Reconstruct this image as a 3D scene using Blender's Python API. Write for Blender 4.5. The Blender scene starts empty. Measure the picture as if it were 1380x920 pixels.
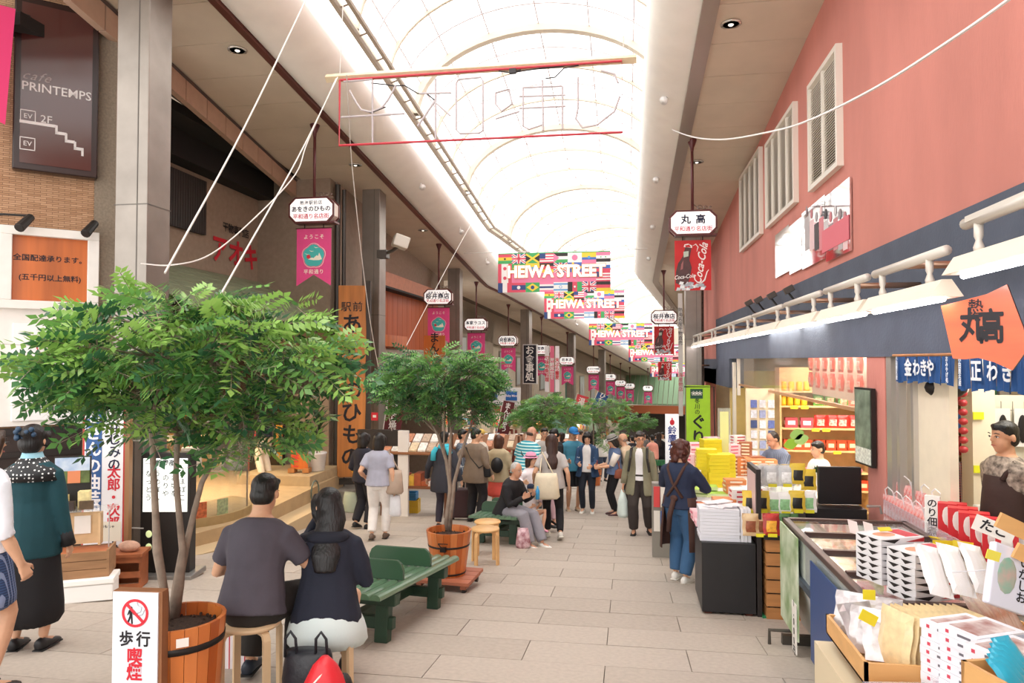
import bpy, bmesh, math, random
from math import sin, cos, tan, pi, radians, sqrt, atan2
from mathutils import Vector as V, Matrix as MX, Euler
rnd = random.Random(7)
C = bpy.context.scene.collection
# ---------------------------------------------------------------- camera
F, EYE = 950.0, 1.65
PITCH, YAW, SLOPE = math.atan(25/950), radians(9.12), 0.1015      # the street runs downhill by SLOPE
cam = bpy.data.cameras.new('camera'); co = bpy.data.objects.new('camera', cam); C.objects.link(co)
cam.sensor_width = 36; cam.lens = 36*F/1380; cam.clip_end = 300; cam.clip_start = .05
co.location = (0, 0, EYE); co.rotation_euler = (pi/2+PITCH, 0, YAW)
bpy.context.scene.camera = co
# ---------------------------------------------------------------- light: overcast daylight through the glass vault
w = bpy.data.worlds.new('sky'); bpy.context.scene.world = w; w.use_nodes = True
nt = w.node_tree; bg = nt.nodes['Background']
bg.inputs[0].default_value = (1, .985, .96, 1); bg.inputs[1].default_value = 1.6
sun = bpy.data.lights.new('sun', 'SUN'); sun.energy = 1.2; sun.angle = radians(40); sun.color = (1, .97, .92)
so = bpy.data.objects.new('sun', sun); C.objects.link(so); so.rotation_euler = (radians(14), radians(8), 0)
sc = bpy.context.scene
sc.view_settings.view_transform = 'Standard'; sc.view_settings.look = 'None'
sc.view_settings.gamma = 1; sc.view_settings.use_curve_mapping = False
sc.view_settings.exposure = 0.9
sc.cycles.max_bounces = 8; sc.cycles.transparent_max_bounces = 16; sc.cycles.sample_clamp_indirect = 6
# ---------------------------------------------------------------- helpers
RC = (Euler((pi/2+PITCH, 0, YAW)).to_matrix())
CAM = V((0, 0, EYE))
def ray(px, py): return RC @ V((px-690, 460-py, -F))
def G(px, py, h=0):                       # point h above the sloping street
    d = ray(px, py); t = (h-EYE)/(d.z+SLOPE*d.y); return CAM+d*t
def atX(px, py, x): d = ray(px, py); return CAM+d*(x/d.x)
def atY(px, py, y): d = ray(px, py); return CAM+d*(y/d.y)
def atZ(px, py, z): d = ray(px, py); return CAM+d*((z-EYE)/d.z)
def atD(px, py, d): r = ray(px, py); return CAM+r*(d/F)
BT, BA = 24.5, radians(10.7)              # the street bends right after BT metres
def zg(y, x=0): return -SLOPE*y
def lin(c):
    if isinstance(c, str):
        c = c.lstrip('#'); c = [int(c[i:i+2], 16)/255 for i in (0, 2, 4)]
        c = [a/12.92 if a <= .04045 else ((a+.055)/1.055)**2.4 for a in c]
    return (*c, 1)
MC = {}
def mat(c, rough=.6, metal=0, noise=0, scale=8, bump=0, bscale=60, emit=0, alpha=1, coat=0, trans=0, stretch=None, spec=.5, ior=1.45, c2=None, grain=None):
    k = (c, rough, metal, noise, scale, bump, bscale, emit, alpha, coat, trans, stretch, spec, c2, grain)
    if k in MC: return MC[k]
    m = bpy.data.materials.new('mat_%d' % len(MC)); m.use_nodes = True; MC[k] = m
    nt = m.node_tree; b = nt.nodes['Principled BSDF']; L = nt.links.new
    col = lin(c); b.inputs['Base Color'].default_value = col
    b.inputs['Roughness'].default_value = rough; b.inputs['Metallic'].default_value = metal
    b.inputs['Specular IOR Level'].default_value = spec
    if coat: b.inputs['Coat Weight'].default_value = coat; b.inputs['Coat Roughness'].default_value = .1
    if trans: b.inputs['Transmission Weight'].default_value = trans; b.inputs['IOR'].default_value = ior
    if alpha < 1: b.inputs['Alpha'].default_value = alpha
    if emit: b.inputs['Emission Color'].default_value = col; b.inputs['Emission Strength'].default_value = emit
    if noise or bump or c2:
        tc = nt.nodes.new('ShaderNodeTexCoord'); mp = nt.nodes.new('ShaderNodeMapping'); L(tc.outputs['Object'], mp.inputs[0])
        if stretch: mp.inputs['Scale'].default_value = stretch
    if noise or c2:
        n = nt.nodes.new('ShaderNodeTexNoise'); n.inputs['Scale'].default_value = scale; n.inputs['Detail'].default_value = 4
        L(mp.outputs[0], n.inputs[0])
        r = nt.nodes.new('ShaderNodeValToRGB'); r.color_ramp.elements[0].position = .3; r.color_ramp.elements[1].position = .7
        a = [min(1, x*(1-noise)) for x in col[:3]]; z = [min(1, x*(1+noise)) for x in col[:3]]
        r.color_ramp.elements[0].color = (*a, 1); r.color_ramp.elements[1].color = lin(c2) if c2 else (*z, 1)
        L(n.outputs[0], r.inputs[0]); L(r.outputs[0], b.inputs['Base Color'])
        if emit: L(r.outputs[0], b.inputs['Emission Color'])
    if bump:
        n = nt.nodes.new('ShaderNodeTexNoise'); n.inputs['Scale'].default_value = bscale; n.inputs['Detail'].default_value = 3
        L(mp.outputs[0], n.inputs[0]); bp = nt.nodes.new('ShaderNodeBump'); bp.inputs['Strength'].default_value = bump; bp.inputs['Distance'].default_value = .01
        L(n.outputs[0], bp.inputs['Height']); L(bp.outputs[0], b.inputs['Normal'])
    return m
def clear(c, op=.12, rough=.05):          # clear plastic film or glass: mostly see-through with real gloss
    k = ('clear', c, op, rough)
    if k in MC: return MC[k]
    m = bpy.data.materials.new('mat_%d' % len(MC)); m.use_nodes = True; MC[k] = m
    nt = m.node_tree; nt.nodes.clear(); N = nt.nodes.new; L = nt.links.new
    o = N('ShaderNodeOutputMaterial'); t = N('ShaderNodeBsdfTransparent'); g = N('ShaderNodeBsdfGlossy'); d = N('ShaderNodeBsdfDiffuse')
    d.inputs[0].default_value = lin(c); g.inputs['Roughness'].default_value = rough
    fr = N('ShaderNodeFresnel'); fr.inputs[0].default_value = 1.5
    a = N('ShaderNodeMixShader'); a.inputs[0].default_value = op; b = N('ShaderNodeMixShader')
    L(t.outputs[0], a.inputs[1]); L(d.outputs[0], a.inputs[2]); ge = N('ShaderNodeNewGeometry'); mu = N('ShaderNodeMath'); mu.operation = 'SUBTRACT'; mu.use_clamp = True; L(fr.outputs[0], mu.inputs[0]); L(ge.outputs['Backfacing'], mu.inputs[1]); L(mu.outputs[0], b.inputs[0]); L(a.outputs[0], b.inputs[1]); L(g.outputs[0], b.inputs[2]); L(b.outputs[0], o.inputs[0])
    return m
class M:
    def __init__(s, mt=None): s.v = []; s.f = []; s.mi = []; s.mats = []; s.mt = mt; s.T = None
    def _m(s, mt):
        mt = mt or s.mt
        if mt not in s.mats: s.mats.append(mt)
        return s.mats.index(mt)
    def add(s, vs, fs, mt=None):
        o = len(s.v); i = s._m(mt)
        if s.T: vs = [s.T @ V(p) for p in vs]
        s.v += [tuple(p) for p in vs]
        for f in fs: s.f.append([o+k for k in f]); s.mi.append(i)
        return s
    def box(s, x0, x1, y0, y1, z0, z1, mt=None):
        return s.add([(x0,y0,z0),(x1,y0,z0),(x1,y1,z0),(x0,y1,z0),(x0,y0,z1),(x1,y0,z1),(x1,y1,z1),(x0,y1,z1)],
                     [(3,2,1,0),(4,5,6,7),(0,1,5,4),(1,2,6,5),(2,3,7,6),(3,0,4,7)], mt)
    def cb(s, c, d, mt=None, R=None):     # box by centre, size, rotation matrix
        vs = [V((sx*d[0]/2, sy*d[1]/2, sz*d[2]/2)) for sz in (-1,1) for sx, sy in ((-1,-1),(1,-1),(1,1),(-1,1))]
        if R: vs = [R @ p for p in vs]
        return s.add([p+V(c) for p in vs], [(3,2,1,0),(4,5,6,7),(0,1,5,4),(1,2,6,5),(2,3,7,6),(3,0,4,7)], mt)
    def hexa(s, a, b, mt=None):           # a, b: matching rings of points joined
        n = len(a); return s.add(list(a)+list(b), [tuple(range(n))[::-1], tuple(range(n, 2*n))]+[(i, (i+1) % n, n+(i+1) % n, n+i) for i in range(n)], mt)
    def quad(s, *p, mt=None): return s.add(p, [tuple(range(len(p)))], mt)
    def poly(s, pts, y0, y1, mt=None):    # outline in x,z pushed along y
        return s.hexa([(x, y0, z) for x, z in pts], [(x, y1, z) for x, z in pts], mt)
    def tube(s, pts, r, n=8, mt=None, cap=True, ry=None):
        pts = [V(p) for p in pts]; k = len(pts); rs = r if isinstance(r, (list, tuple)) else [r]*k
        rings = []; up = None
        for i, p in enumerate(pts):
            t = (pts[min(i+1, k-1)]-pts[max(i-1, 0)]).normalized()
            if up is None: up = V((0,0,1)) if abs(t.z) < .9 else V((0,1,0))
            a = t.cross(up).normalized(); b = a.cross(t).normalized(); up = b
            q = ry if ry else 1
            rings.append([p+a*cos(2*pi*j/n)*rs[i]+b*sin(2*pi*j/n)*rs[i]*q for j in range(n)])
        vs = [p for g in rings for p in g]
        fs = [(i*n+j, i*n+(j+1) % n, (i+1)*n+(j+1) % n, (i+1)*n+j) for i in range(k-1) for j in range(n)]
        if cap: fs += [tuple(range(n))[::-1], tuple(range((k-1)*n, k*n))]
        return s.add(vs, fs, mt)
    def lathe(s, prof, n=16, mt=None, c=(0,0,0), sy=1):
        k = len(prof); vs = [(c[0]+r*cos(2*pi*j/n), c[1]+r*sin(2*pi*j/n)*sy, c[2]+z) for r, z in prof for j in range(n)]
        fs = [(i*n+j, i*n+(j+1) % n, (i+1)*n+(j+1) % n, (i+1)*n+j) for i in range(k-1) for j in range(n)]
        fs += [tuple(range(n))[::-1], tuple(range((k-1)*n, k*n))]
        return s.add(vs, fs, mt)
    def sph(s, c, r, mt=None, n=10, m=6, R=None):
        if not isinstance(r, (tuple, list)): r = (r, r, r)
        vs = []; c = V(c)
        for i in range(m+1):
            a = pi*i/m
            for j in range(n):
                p = V((sin(a)*cos(2*pi*j/n)*r[0], sin(a)*sin(2*pi*j/n)*r[1], cos(a)*r[2]))
                vs.append(c+(R @ p if R else p))
        return s.add(vs, [(i*n+j, (i+1)*n+j, (i+1)*n+(j+1) % n, i*n+(j+1) % n) for i in range(m) for j in range(n)], mt)
    def mesh(s, name, smooth=False):
        me = bpy.data.meshes.new(name); me.from_pydata(s.v, [], s.f)
        for m in s.mats: me.materials.append(m)
        me.polygons.foreach_set('material_index', s.mi)
        if smooth: me.polygons.foreach_set('use_smooth', [True]*len(s.f))
        me.update(); return me
    def build(s, name, parent=None, smooth=False, bevel=0, label=None, loc=None):
        o = bpy.data.objects.new(name, s.mesh(name, smooth)); C.objects.link(o)
        if parent: o.parent = parent
        if loc: o.location = loc
        if label: o['label'] = label
        if bevel:
            b = o.modifiers.new('bevel', 'BEVEL'); b.width = bevel; b.segments = 2; b.limit_method = 'ANGLE'
        return o
def tag(o, label, cat, group=None, kind=None):
    if label: o['label'] = label
    if cat: o['category'] = cat
    if group: o['group'] = group
    if kind: o['kind'] = kind
    return o
def thing(name, label, cat, loc=(0,0,0), rz=0, group=None, rx=0, ry=0):
    o = bpy.data.objects.new(name, None); C.objects.link(o); o.empty_display_size = .1
    o.location = loc; o.rotation_euler = (rx, ry, rz)
    return tag(o, label, cat, group)
def struct(m, name, **k): o = m.build(name, **k); o['kind'] = 'structure'; return o
def inst(name, me, parent, loc=(0,0,0), rot=None, scale=None):
    o = bpy.data.objects.new(name, me); C.objects.link(o); o.parent = parent; o.location = loc
    if rot: o.rotation_euler = rot
    if scale: o.scale = scale
    return o
def smooth(P, n=6):
    P = [V(p) for p in P]; Q = [P[0]*2-P[1]]+P+[P[-1]*2-P[-2]]; o = []
    for i in range(1, len(Q)-2):
        a, b, c, d = Q[i-1:i+3]
        for k in range(n): t = k/n; o.append(.5*((2*b)+(c-a)*t+(2*a-5*b+4*c-d)*t*t+(3*b-a-3*c+d)*t**3))
    return o+[P[-1]]
def kids(o): return [c for c in bpy.data.objects if c.parent == o]
def dup(o, loc, rz=None, label=None, parent=None):
    def cp(a, par):
        c = a.copy(); C.objects.link(c); c.parent = par
        for ch in a.children: cp(ch, c)
        return c
    c = cp(o, parent); c.location = loc
    if rz is not None: c.rotation_euler[2] = rz
    if label: c['label'] = label
    return c
TC = {}
def text(body, size, at, mt, parent=None, bold=0, vert=False, shear=0, sp=1, xs=1, label=None, face=True, align='CENTER', rz=0, name='lettering', depth=.0015):
    k = (body, bold, vert, shear, sp, align)
    if k not in TC:
        cu = bpy.data.curves.new('t', 'FONT'); cu.body = '\n'.join(body) if vert else body
        cjk = any(ord(c) > 0x2000 for c in body); cu.align_x = align; cu.align_y = 'CENTER'; cu.offset = min(bold, .01) if cjk else bold; cu.shear = shear; cu.resolution_u = 2
        cu.space_character = sp; cu.space_line = sp if vert else 1; cu.extrude = .004
        ob = bpy.data.objects.new('t', cu)
        me = bpy.data.meshes.new_from_object(ob); bpy.data.objects.remove(ob); TC[k] = me
        if cjk and bold > .01:             # heavier strokes: the glyph repeated a hair to each side
            e = (bold-.01)*.9; vs = [v.co.copy() for v in me.vertices]; fs = [tuple(p.vertices) for p in me.polygons]; nv = []; nf = []
            for q, (dx, dy) in enumerate(((e, 0), (-e, 0), (0, e), (0, -e))): nv += [v+V((dx, dy, q*.0004)) for v in vs]; nf += [tuple(i+q*len(vs) for i in f) for f in fs]
            me = bpy.data.meshes.new('t'); me.from_pydata(nv, [], nf); TC[k] = me
    me = TC[k]
    if me.materials and me.materials[0] != mt: me = me.copy()
    if not me.materials: me.materials.append(mt)
    else: me.materials[0] = mt
    o = bpy.data.objects.new(name, me); C.objects.link(o); o.parent = parent
    R = MX.Rotation(pi/2, 4, 'X') if face else MX.Identity(4)
    o.matrix_local = MX.Translation(V(at)) @ R @ MX.Rotation(rz, 4, 'Z') @ MX.Diagonal((size*xs, size, size, 1))
    if label: o['label'] = label
    return o
# ================================================================ people
def ik(a, b, l1, l2, pole):
    d = b-a; L = d.length
    if L > (l1+l2)*.999: b = a+d*((l1+l2)*.999/L); d = b-a; L = d.length
    L = max(L, abs(l1-l2)+.02); n = d.normalized(); x = (l1*l1-l2*l2+L*L)/(2*L); h = sqrt(max(0, l1*l1-x*x))
    p = V(pole); p = (p-n*p.dot(n)).normalized()
    return a+n*x+p*h, b
def loft(m, rings, n=16, mt=None, cap=True, gap=0):
    # rings: (centre, right vector, forward vector, rx, ry)
    vs = []; k = len(rings); c = n if not gap else n+1
    for cen, r, f, rx, ry in rings:
        for j in range(c):
            a = 2*pi*j/n if not gap else gap+(2*pi-2*gap)*j/n
            vs.append(cen+f*cos(a)*ry+r*sin(a)*rx)
    fs = [(i*c+j, i*c+(j+1) % c, (i+1)*c+(j+1) % c, (i+1)*c+j) for i in range(k-1) for j in range(n)]
    if cap and not gap: fs += [tuple(range(c))[::-1], tuple(range((k-1)*c, k*c))]
    m.add(vs, fs, mt)
def remesh(o, vox, sm=4):
    r = o.modifiers.new('remesh', 'REMESH'); r.mode = 'VOXEL'; r.voxel_size = vox; r.use_smooth_shade = True
    s = o.modifiers.new('smooth', 'SMOOTH'); s.iterations = sm; s.factor = .5
SK = lambda c='#d9a98a': mat(c, .5, noise=.04, scale=30, spec=.3)
def cloth(c, **k): k.setdefault('noise', .08); k.setdefault('scale', 9); return mat(c, .85, bump=k.pop('bump', .35), bscale=k.pop('bscale', 14), **k)
def hairm(c='#17120f'): return mat(c, .42, noise=.35, scale=60, stretch=(1, 1, .12), bump=.6, bscale=90)
TR = [(-.12, .10, .085), (-.06, .155, .105), (0, .168, .118), (.10, .155, .108), (.2, .142, .10), (.32, .16, .115), (.41, .172, .112), (.46, .15, .095), (.495, .10, .075), (.52, .062, .06), (.56, .054, .056), (.62, .05, .052)]
def hand(m, wr, dirv, palm, side, curl=.5, k=1, thin=1):
    # dirv: forearm direction, palm: palm normal, side: thumb direction
    d = dirv.normalized(); s = (side-d*side.dot(d)).normalized(); p = d.cross(s)
    if p.dot(palm) < 0: p = -p
    m.hexa([wr+s*a*k+p*b*k-d*.01*k for a, b in ((-.024,-.016),(.024,-.016),(.024,.016),(-.024,.016))], [wr+d*.085*k+s*a*k+p*b*k for a, b in ((-.04,-.012),(.04,-.012),(.04,.012),(-.04,.012))])
    for i, (off, ln) in enumerate(((.031, .068), (.011, .078), (-.010, .072), (-.030, .056))):
        a = wr+d*.075*k+s*off*k; pts = [a]; ang = 0; dd = d
        for j in range(3):
            ang += curl*(.7 if j == 0 else .9); dd = d*cos(ang)+p*sin(ang); pts.append(pts[-1]+dd*ln*k*(.42, .33, .25)[j])
        m.tube(pts, [.0095*k*thin, .009*k*thin, .0082*k*thin, .0065*k*thin], 6)
    a = wr+s*.024*k+d*.015*k; t1 = (s*.75+d*.6+p*.25).normalized(); t2 = (s*.25+d*.9+p*.4*curl*2).normalized()
    m.tube([a, a+t1*.042*k, a+t1*.042*k+t2*.032*k, a+t1*.042*k+t2*.056*k], [.013*k*thin, .0115*k*thin, .0095*k*thin, .007*k*thin], 6)
PEOPLE = []
def person(label, loc, rz, H=1.65, skin='#d9a98a', top=('#444444', 'long', .1), bottom=('#222222', 'trousers'), shoes='#222222', hair=('short', '#17120f'),
           arms=None, feet=None, lean=0, side=0, head=(0, 0), seat=None, vox=.014, jacket=None, wide=1.0, hat=None, glasses=False, curl=(.5, .5), group=None, extra=None, name='person', sit_y=0, face=True, hips=None, bsc=1):
    k = H/1.7; o = thing(name, label, 'person', loc, rz, group)
    Z = V((0, 0, 1)); P = V((0, sit_y, .93 if seat is None else seat+.09/k))
    if hips: P = V(hips)
    ax = V((sin(side), -sin(lean), cos(lean)*cos(side))).normalized(); r = V((1, 0, 0)); r = (r-ax*r.dot(ax)).normalized(); f = r.cross(ax); f = -f if f.y > 0 else f
    S = lambda z, x=0, y=0: P+ax*z+r*x+f*y
    w = wide
    sh = {1: S(.398, .162*w), -1: S(.398, -.162*w)}; hp = {1: P+V((.085*w, 0, -.02)), -1: P+V((-.085*w, 0, -.02))}
    A = {1: V((.25*w, -.03, .80)), -1: V((-.25*w, -.03, .80))}
    PO = {1: V((.35, 1, -.2)), -1: V((-.35, 1, -.2))}
    if arms:
        for q, sg in (('L', 1), ('R', -1)):
            if q in arms: A[sg] = V(arms[q])
            if q+'p' in arms: PO[sg] = V(arms[q+'p'])
    Ft = {1: (V((.1, 0, .08)), V((.12, -1, 0))), -1: (V((-.1, 0, .08)), V((-.12, -1, 0)))}
    if feet:
        for q, sg in (('L', 1), ('R', -1)):
            if q in feet: Ft[sg] = (V(feet[q][:3]), V(feet[q][3:]) if len(feet[q]) > 3 else V((0, -1, 0)))
    J = {}
    for sg in (1, -1):
        el, wr = ik(sh[sg], A[sg], .28, .25, PO[sg]); kn, an = ik(hp[sg], Ft[sg][0], .43, .43, (0.12*sg, -1, .05)); J[sg] = (el, wr, kn, an)
    hy, hpi = head; nk = S(.55)
    hz = (ax*cos(hpi*.5)+f*sin(hpi*.5)).normalized()
    RH = MX.Rotation(hy, 3, 'Z') @ MX.Rotation(hpi+lean*.4, 3, 'X')        # positive pitch looks down
    hc = nk+(RH @ V((0, -.02, .100))); HD = lambda x, y, z: hc+RH @ V((x*1.06, y*1.06, z*1.06))
    # ---- body, one continuous skin surface
    b = M(SK(skin)); b.T = MX.Scale(k, 4)
    loft(b, [(S(z), r, f, rx*w, ry*w) for z, rx, ry in TR])
    for sg in (1, -1):
        el, wr, kn, an = J[sg]
        b.tube([S(.42, .10*sg*w), sh[sg], (sh[sg]+el)/2, el, (el*.6+wr*.4), wr], [.05, .056*w, .047*w, .038, .040, .025], 10)
        b.tube([hp[sg]+ax*.05, hp[sg], (hp[sg]+kn)/2, kn, kn*.65+an*.35, an+V((0, 0, .02))], [.07, .088*w, .075*w, .053, .056, .034], 10)
        dv = (wr-el).normalized(); pl = V((-sg, 0, 0)) if dv.z < -.5 else V((0, 0, -1)) if abs(dv.z) < .6 else V((0, 1, 0))
        if arms and ('palm'+('L' if sg > 0 else 'R')) in arms: pl = V(arms['palm'+('L' if sg > 0 else 'R')])
        th = V((0, -1, .1)) if dv.z < -.5 else V((0, 0, 1)) if abs(dv.z) < .6 else V((-sg, 0, 0))
        hand(b, wr, dv, pl, th, curl[0 if sg > 0 else 1], 1, 1.0 if vox < .011 else 1.25)
        fd = Ft[sg][1].normalized()
        b.tube([an-fd*.03-Z*.02, an+fd*.05-Z*.035, an+fd*.13-Z*.06], [.035, .038, .028], 8)
    b.tube([nk-ax*.06, nk, HD(0, .01, -.06)], [.054, .052, .05], 10)
    b.sph(HD(0, .012, .03), (.076, .094, .088), n=16, m=10, R=RH); b.sph(HD(0, -.02, -.035), (.060, .070, .078), n=14, m=10, R=RH)
    b.sph(HD(0, -.045, -.085), (.03, .03, .025), n=8, m=6, R=RH)
    b.add([HD(-.011, -.088, .028), HD(.011, -.088, .028), HD(.018, -.085, -.022), HD(-.018, -.085, -.022), HD(0, -.118, -.014), HD(0, -.1, .02), HD(0, -.06, 0)],
          [(0, 5, 1), (0, 3, 4, 5), (1, 5, 4, 2), (3, 2, 4), (0, 1, 6), (1, 2, 6), (2, 3, 6), (3, 0, 6)])
    for sg in (1, -1): b.sph(HD(.077*sg, .012, -.003), (.012, .020, .030), n=8, m=6, R=RH)
    bo = b.build('body', o, True); remesh(bo, vox*k if vox > .01 else vox, 2)
    if face:
        e = M(mat('#f2ece6', .3)); e.T = MX.Scale(k, 4); dk = mat('#1c1412', .35)
        for sg in (1, -1):
            e.sph(HD(.031*sg, -.080, .012), (.014, .008, .0075), n=8, m=6, R=RH); e.sph(HD(.031*sg, -.086, .012), (.0065, .004, .0065), dk, n=8, m=6, R=RH)
            e.tube([HD(.048*sg, -.080, .014), HD(.031*sg, -.089, .021), HD(.016*sg, -.088, .014)], .0022, 5, dk)
        e.build('eye', o, True)
        e = M(dk); e.T = MX.Scale(k, 4)
        for sg in (1, -1): e.tube([HD(.052*sg, -.078, .034), HD(.033*sg, -.092, .041), HD(.014*sg, -.093, .036)], [.002, .004, .003], 5)
        e.build('eyebrow', o, True)
        e = M(mat('#a8574c', .45)); e.T = MX.Scale(k, 4); e.tube([HD(-.024, -.084, -.05), HD(-.008, -.094, -.047), HD(.008, -.094, -.047), HD(.024, -.084, -.05)], [.002, .005, .005, .002], 6); e.build('mouth', o, True)
    if glasses:
        e = M(mat('#201c1a', .3)); e.T = MX.Scale(k, 4)
        for sg in (1, -1):
            c = [HD(.032*sg+.021*cos(a), -.098, .012+.016*sin(a)) for a in [2*pi*i/10 for i in range(11)]]; e.tube(c, .0016, 4); e.tube([HD(.053*sg, -.098, .016), HD(.079*sg, -.0, .014)], .0016, 4)
        e.tube([HD(-.011, -.099, .014), HD(.011, -.099, .014)], .0016, 4); e.build('glasses', o)
    # ---- trousers, shorts or skirt
    if bottom:
        bc, bk = bottom[0], bottom[1]; bm = bc if not isinstance(bc, str) else cloth(bc)
        m = M(bm); m.T = MX.Scale(k, 4); q = bottom[2] if len(bottom) > 2 else 0
        if bk in ('trousers', 'shorts'):
            loft(m, [(S(z), r, f, (rx+.018)*w, (ry+.02)*w) for z, rx, ry in TR[:4]])
            for sg in (1, -1):
                kn, an = J[sg][2:]; u = [hp[sg]+ax*.06, hp[sg], (hp[sg]+kn)/2]; rr = [.085*w, (.105+q*.3)*w, (.09+q*.5)*w]
                if bk == 'trousers': u += [kn, (kn+an)/2, an+Z*.03]; rr += [.069+q, .068+q, .054+q]
                else: u += [kn*.95+hp[sg]*.05]; rr += [.088+q]
                m.tube(u, rr, 12)
            b2 = m.build(bk, o, True); remesh(b2, max(.014, vox), 3)
        else:                                                     # skirt: q = hem height above ground
            zh = q; kn = (J[1][2]+J[-1][2])/2; rings = [(S(.12), r, f, .16*w, .118*w), (S(0), r, f, .185*w, .14*w)]
            if seat is None: 
                for t in (.25, .5, .75, 1): rings.append((P+V((0, 0, -(P.z-zh)*t)), r, f, (.19+.07*t*bsc)*w, (.145+.07*t*bsc)*w))
            else:
                c = (P+kn)/2; c = P*.85+kn*.15; rings += [(P+V((0, -.02, -.06)), r, f, .235, .22), (P*.95+kn*.05+V((0, 0, -.15)), r, f, .265, .26), (c+V((0, .0, zh-c.z)), r, f, .295, .30)]
            loft(m, rings, 28)
            for i in range(len(m.v)):
                x, y, z = m.v[i]; a = i % 28; fz = 1+.035*sin(a*2*pi*7/28)*min(1, max(0, (P.z*k-z)*3)); cx, cy = P.x*k, (P.y*k if seat is None else (P.y*.85+kn.y*.15)*k)
                m.v[i] = (cx+(x-cx)*fz, cy+(y-cy)*fz, z)
            b2 = m.build('skirt', o, True); s = b2.modifiers.new('sub', 'SUBSURF'); s.levels = s.render_levels = 1
    # ---- top
    if top:
        tm = top[0] if not isinstance(top[0], str) else cloth(top[0]); hem = top[2] if len(top) > 2 else .08; ls = top[3] if len(top) > 3 else 0
        m = M(tm); m.T = MX.Scale(k, 4)
        tr = [(z, rx+.022+ls*max(0, min(1, (.35-z)*2.5)), ry+.022+ls*max(0, min(1, (.35-z)*2.5))) for z, rx, ry in TR if z >= 0 and z < .5]
        tr = [(-hem, .172+.03+ls, .118+.03+ls)]+([(-hem/2, .175+.028+ls, .12+.028+ls)] if hem > .1 else [])+tr+[(.51, .07, .066)]
        if seat is not None: tr = [t for t in tr if t[0] > -.13]
        loft(m, [(S(z), r, f, rx*w, ry*w) for z, rx, ry in tr])
        for sg in (1, -1):
            el, wr = J[sg][:2]; u = [S(.425, .09*sg*w), sh[sg], (sh[sg]+el)/2]; rr = [.062, .072*w, .064*w+ls*.3]
            if top[1] == 'long': u += [el, (el+wr)/2, wr-(wr-el)*.04]; rr += [.054, .05, .038+ls*.2]
            elif top[1] == 'short': u = u[:2]+[sh[sg]*.55+el*.45, sh[sg]*.32+el*.68]; rr = [.062, .072*w, .066*w, .064*w]
            elif top[1] == 'mid': u += [el, el*.8+wr*.2]; rr += [.056, .054]
            elif top[1] == 'none': u = u[:2]; rr = [.06, .05]
            m.tube(u, rr, 12)
        nm = top[4] if len(top) > 4 else ('shirt' if top[1] != 'long' else 'jacket' if hem > .12 else 'shirt')
        b2 = m.build(nm, o, True); remesh(b2, max(.013, vox*1.1), 3)
    if jacket:                                                    # open front: colour, hem, gap half angle
        m = M(cloth(jacket[0])); m.T = MX.Scale(k, 4); hem = jacket[1]; g = jacket[2]; e = .04
        tr = [(-hem, .26, .235), (-hem/2, .24, .21)]+[(z, rx+e, ry+e*.9) for z, rx, ry in TR if 0 <= z < .48]+[(.49, .12, .095), (.525, .085, .085)]
        loft(m, [(S(z), r, f, rx*w, ry*w) for z, rx, ry in tr], 20, gap=g)
        b2 = m.build('jacket', o, True); s = b2.modifiers.new('solid', 'SOLIDIFY'); s.thickness = .012; s = b2.modifiers.new('sub', 'SUBSURF'); s.levels = s.render_levels = 1
        m = M(cloth(jacket[0])); m.T = MX.Scale(k, 4)
        for sg in (1, -1):
            el, wr = J[sg][:2]; m.tube([S(.42, .10*sg*w), sh[sg], (sh[sg]+el)/2, el, (el+wr)/2, wr-(wr-el)*.06], [.062, .074*w, .069*w, .062, .058, .05], 12)
            m.build('sleeve', o, True); m = M(cloth(jacket[0])); m.T = MX.Scale(k, 4)
    # ---- shoes
    if shoes:
        for sg in (1, -1):
            an = J[sg][3]; fd = Ft[sg][1].normalized(); up = V((0, 0, 1)); up = (up-fd*up.dot(fd)).normalized(); rt = fd.cross(up)
            m = M(mat(shoes, .5, noise=.05)); m.T = MX.Scale(k, 4)
            R = MX((rt, fd, up)).transposed()
            c = an-up*.035
            loft(m, [(c-fd*.065, rt, up, .016, .02), (c-fd*.055, rt, up, .034, .045), (c-fd*.01, rt, up, .04, .052), (c+fd*.06-up*.012, rt, up, .044, .036), (c+fd*.12-up*.02, rt, up, .046, .026), (c+fd*.165-up*.026, rt, up, .036, .018), (c+fd*.185-up*.03, rt, up, .015, .010)], 12)
            so_ = m.build('shoe', o, True)
            m = M(mat('#e8e4dc' if shoes in ('#e9e6e0', '#d8d4cc') else '#1a1716', .7)); m.T = MX.Scale(k, 4)
            m.cb(c+fd*.055-up*.04, (.085, .245, .014), R=R); m.build('sole', so_, bevel=.01)
    # ---- hair
    hk, hcol = hair
    if hk:
        m = M(hairm(hcol)); m.T = MX.Scale(k, 4); nn = dict(n=18, m=12, R=RH)
        if hk == 'short':
            m.sph(HD(0, .022, .045), (.084, .098, .086), **nn); m.sph(HD(0, .045, -.01), (.077, .068, .075), **nn)
            for q in range(7): m.sph(HD(-.055+.018*q, -.062+.012*abs(q-3), .082), (.02, .024, .022), n=8, m=5, R=RH)
        if hk == 'thin':
            m.sph(HD(0, .045, .0), (.079, .068, .07), **nn); m.sph(HD(0, .026, .038), (.081, .094, .083), **nn)
        if hk == 'bald': m.sph(HD(0, .04, -.015), (.080, .068, .045), **nn)
        if hk in ('bob', 'long', 'bun', 'curly'):
            m.sph(HD(0, .022, .045), (.09, .104, .092), **nn); m.sph(HD(0, .05, -.01), (.088, .07, .085), **nn)
            for sg in (1, -1): m.tube([HD(.05*sg, -.06, .09), HD(.08*sg, -.035, .04), HD(.086*sg, -.01, -.03), HD(.078*sg, -.0, -.09 if hk != 'bun' else -.04)], [.02, .026, .026, .018], 8)
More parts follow.
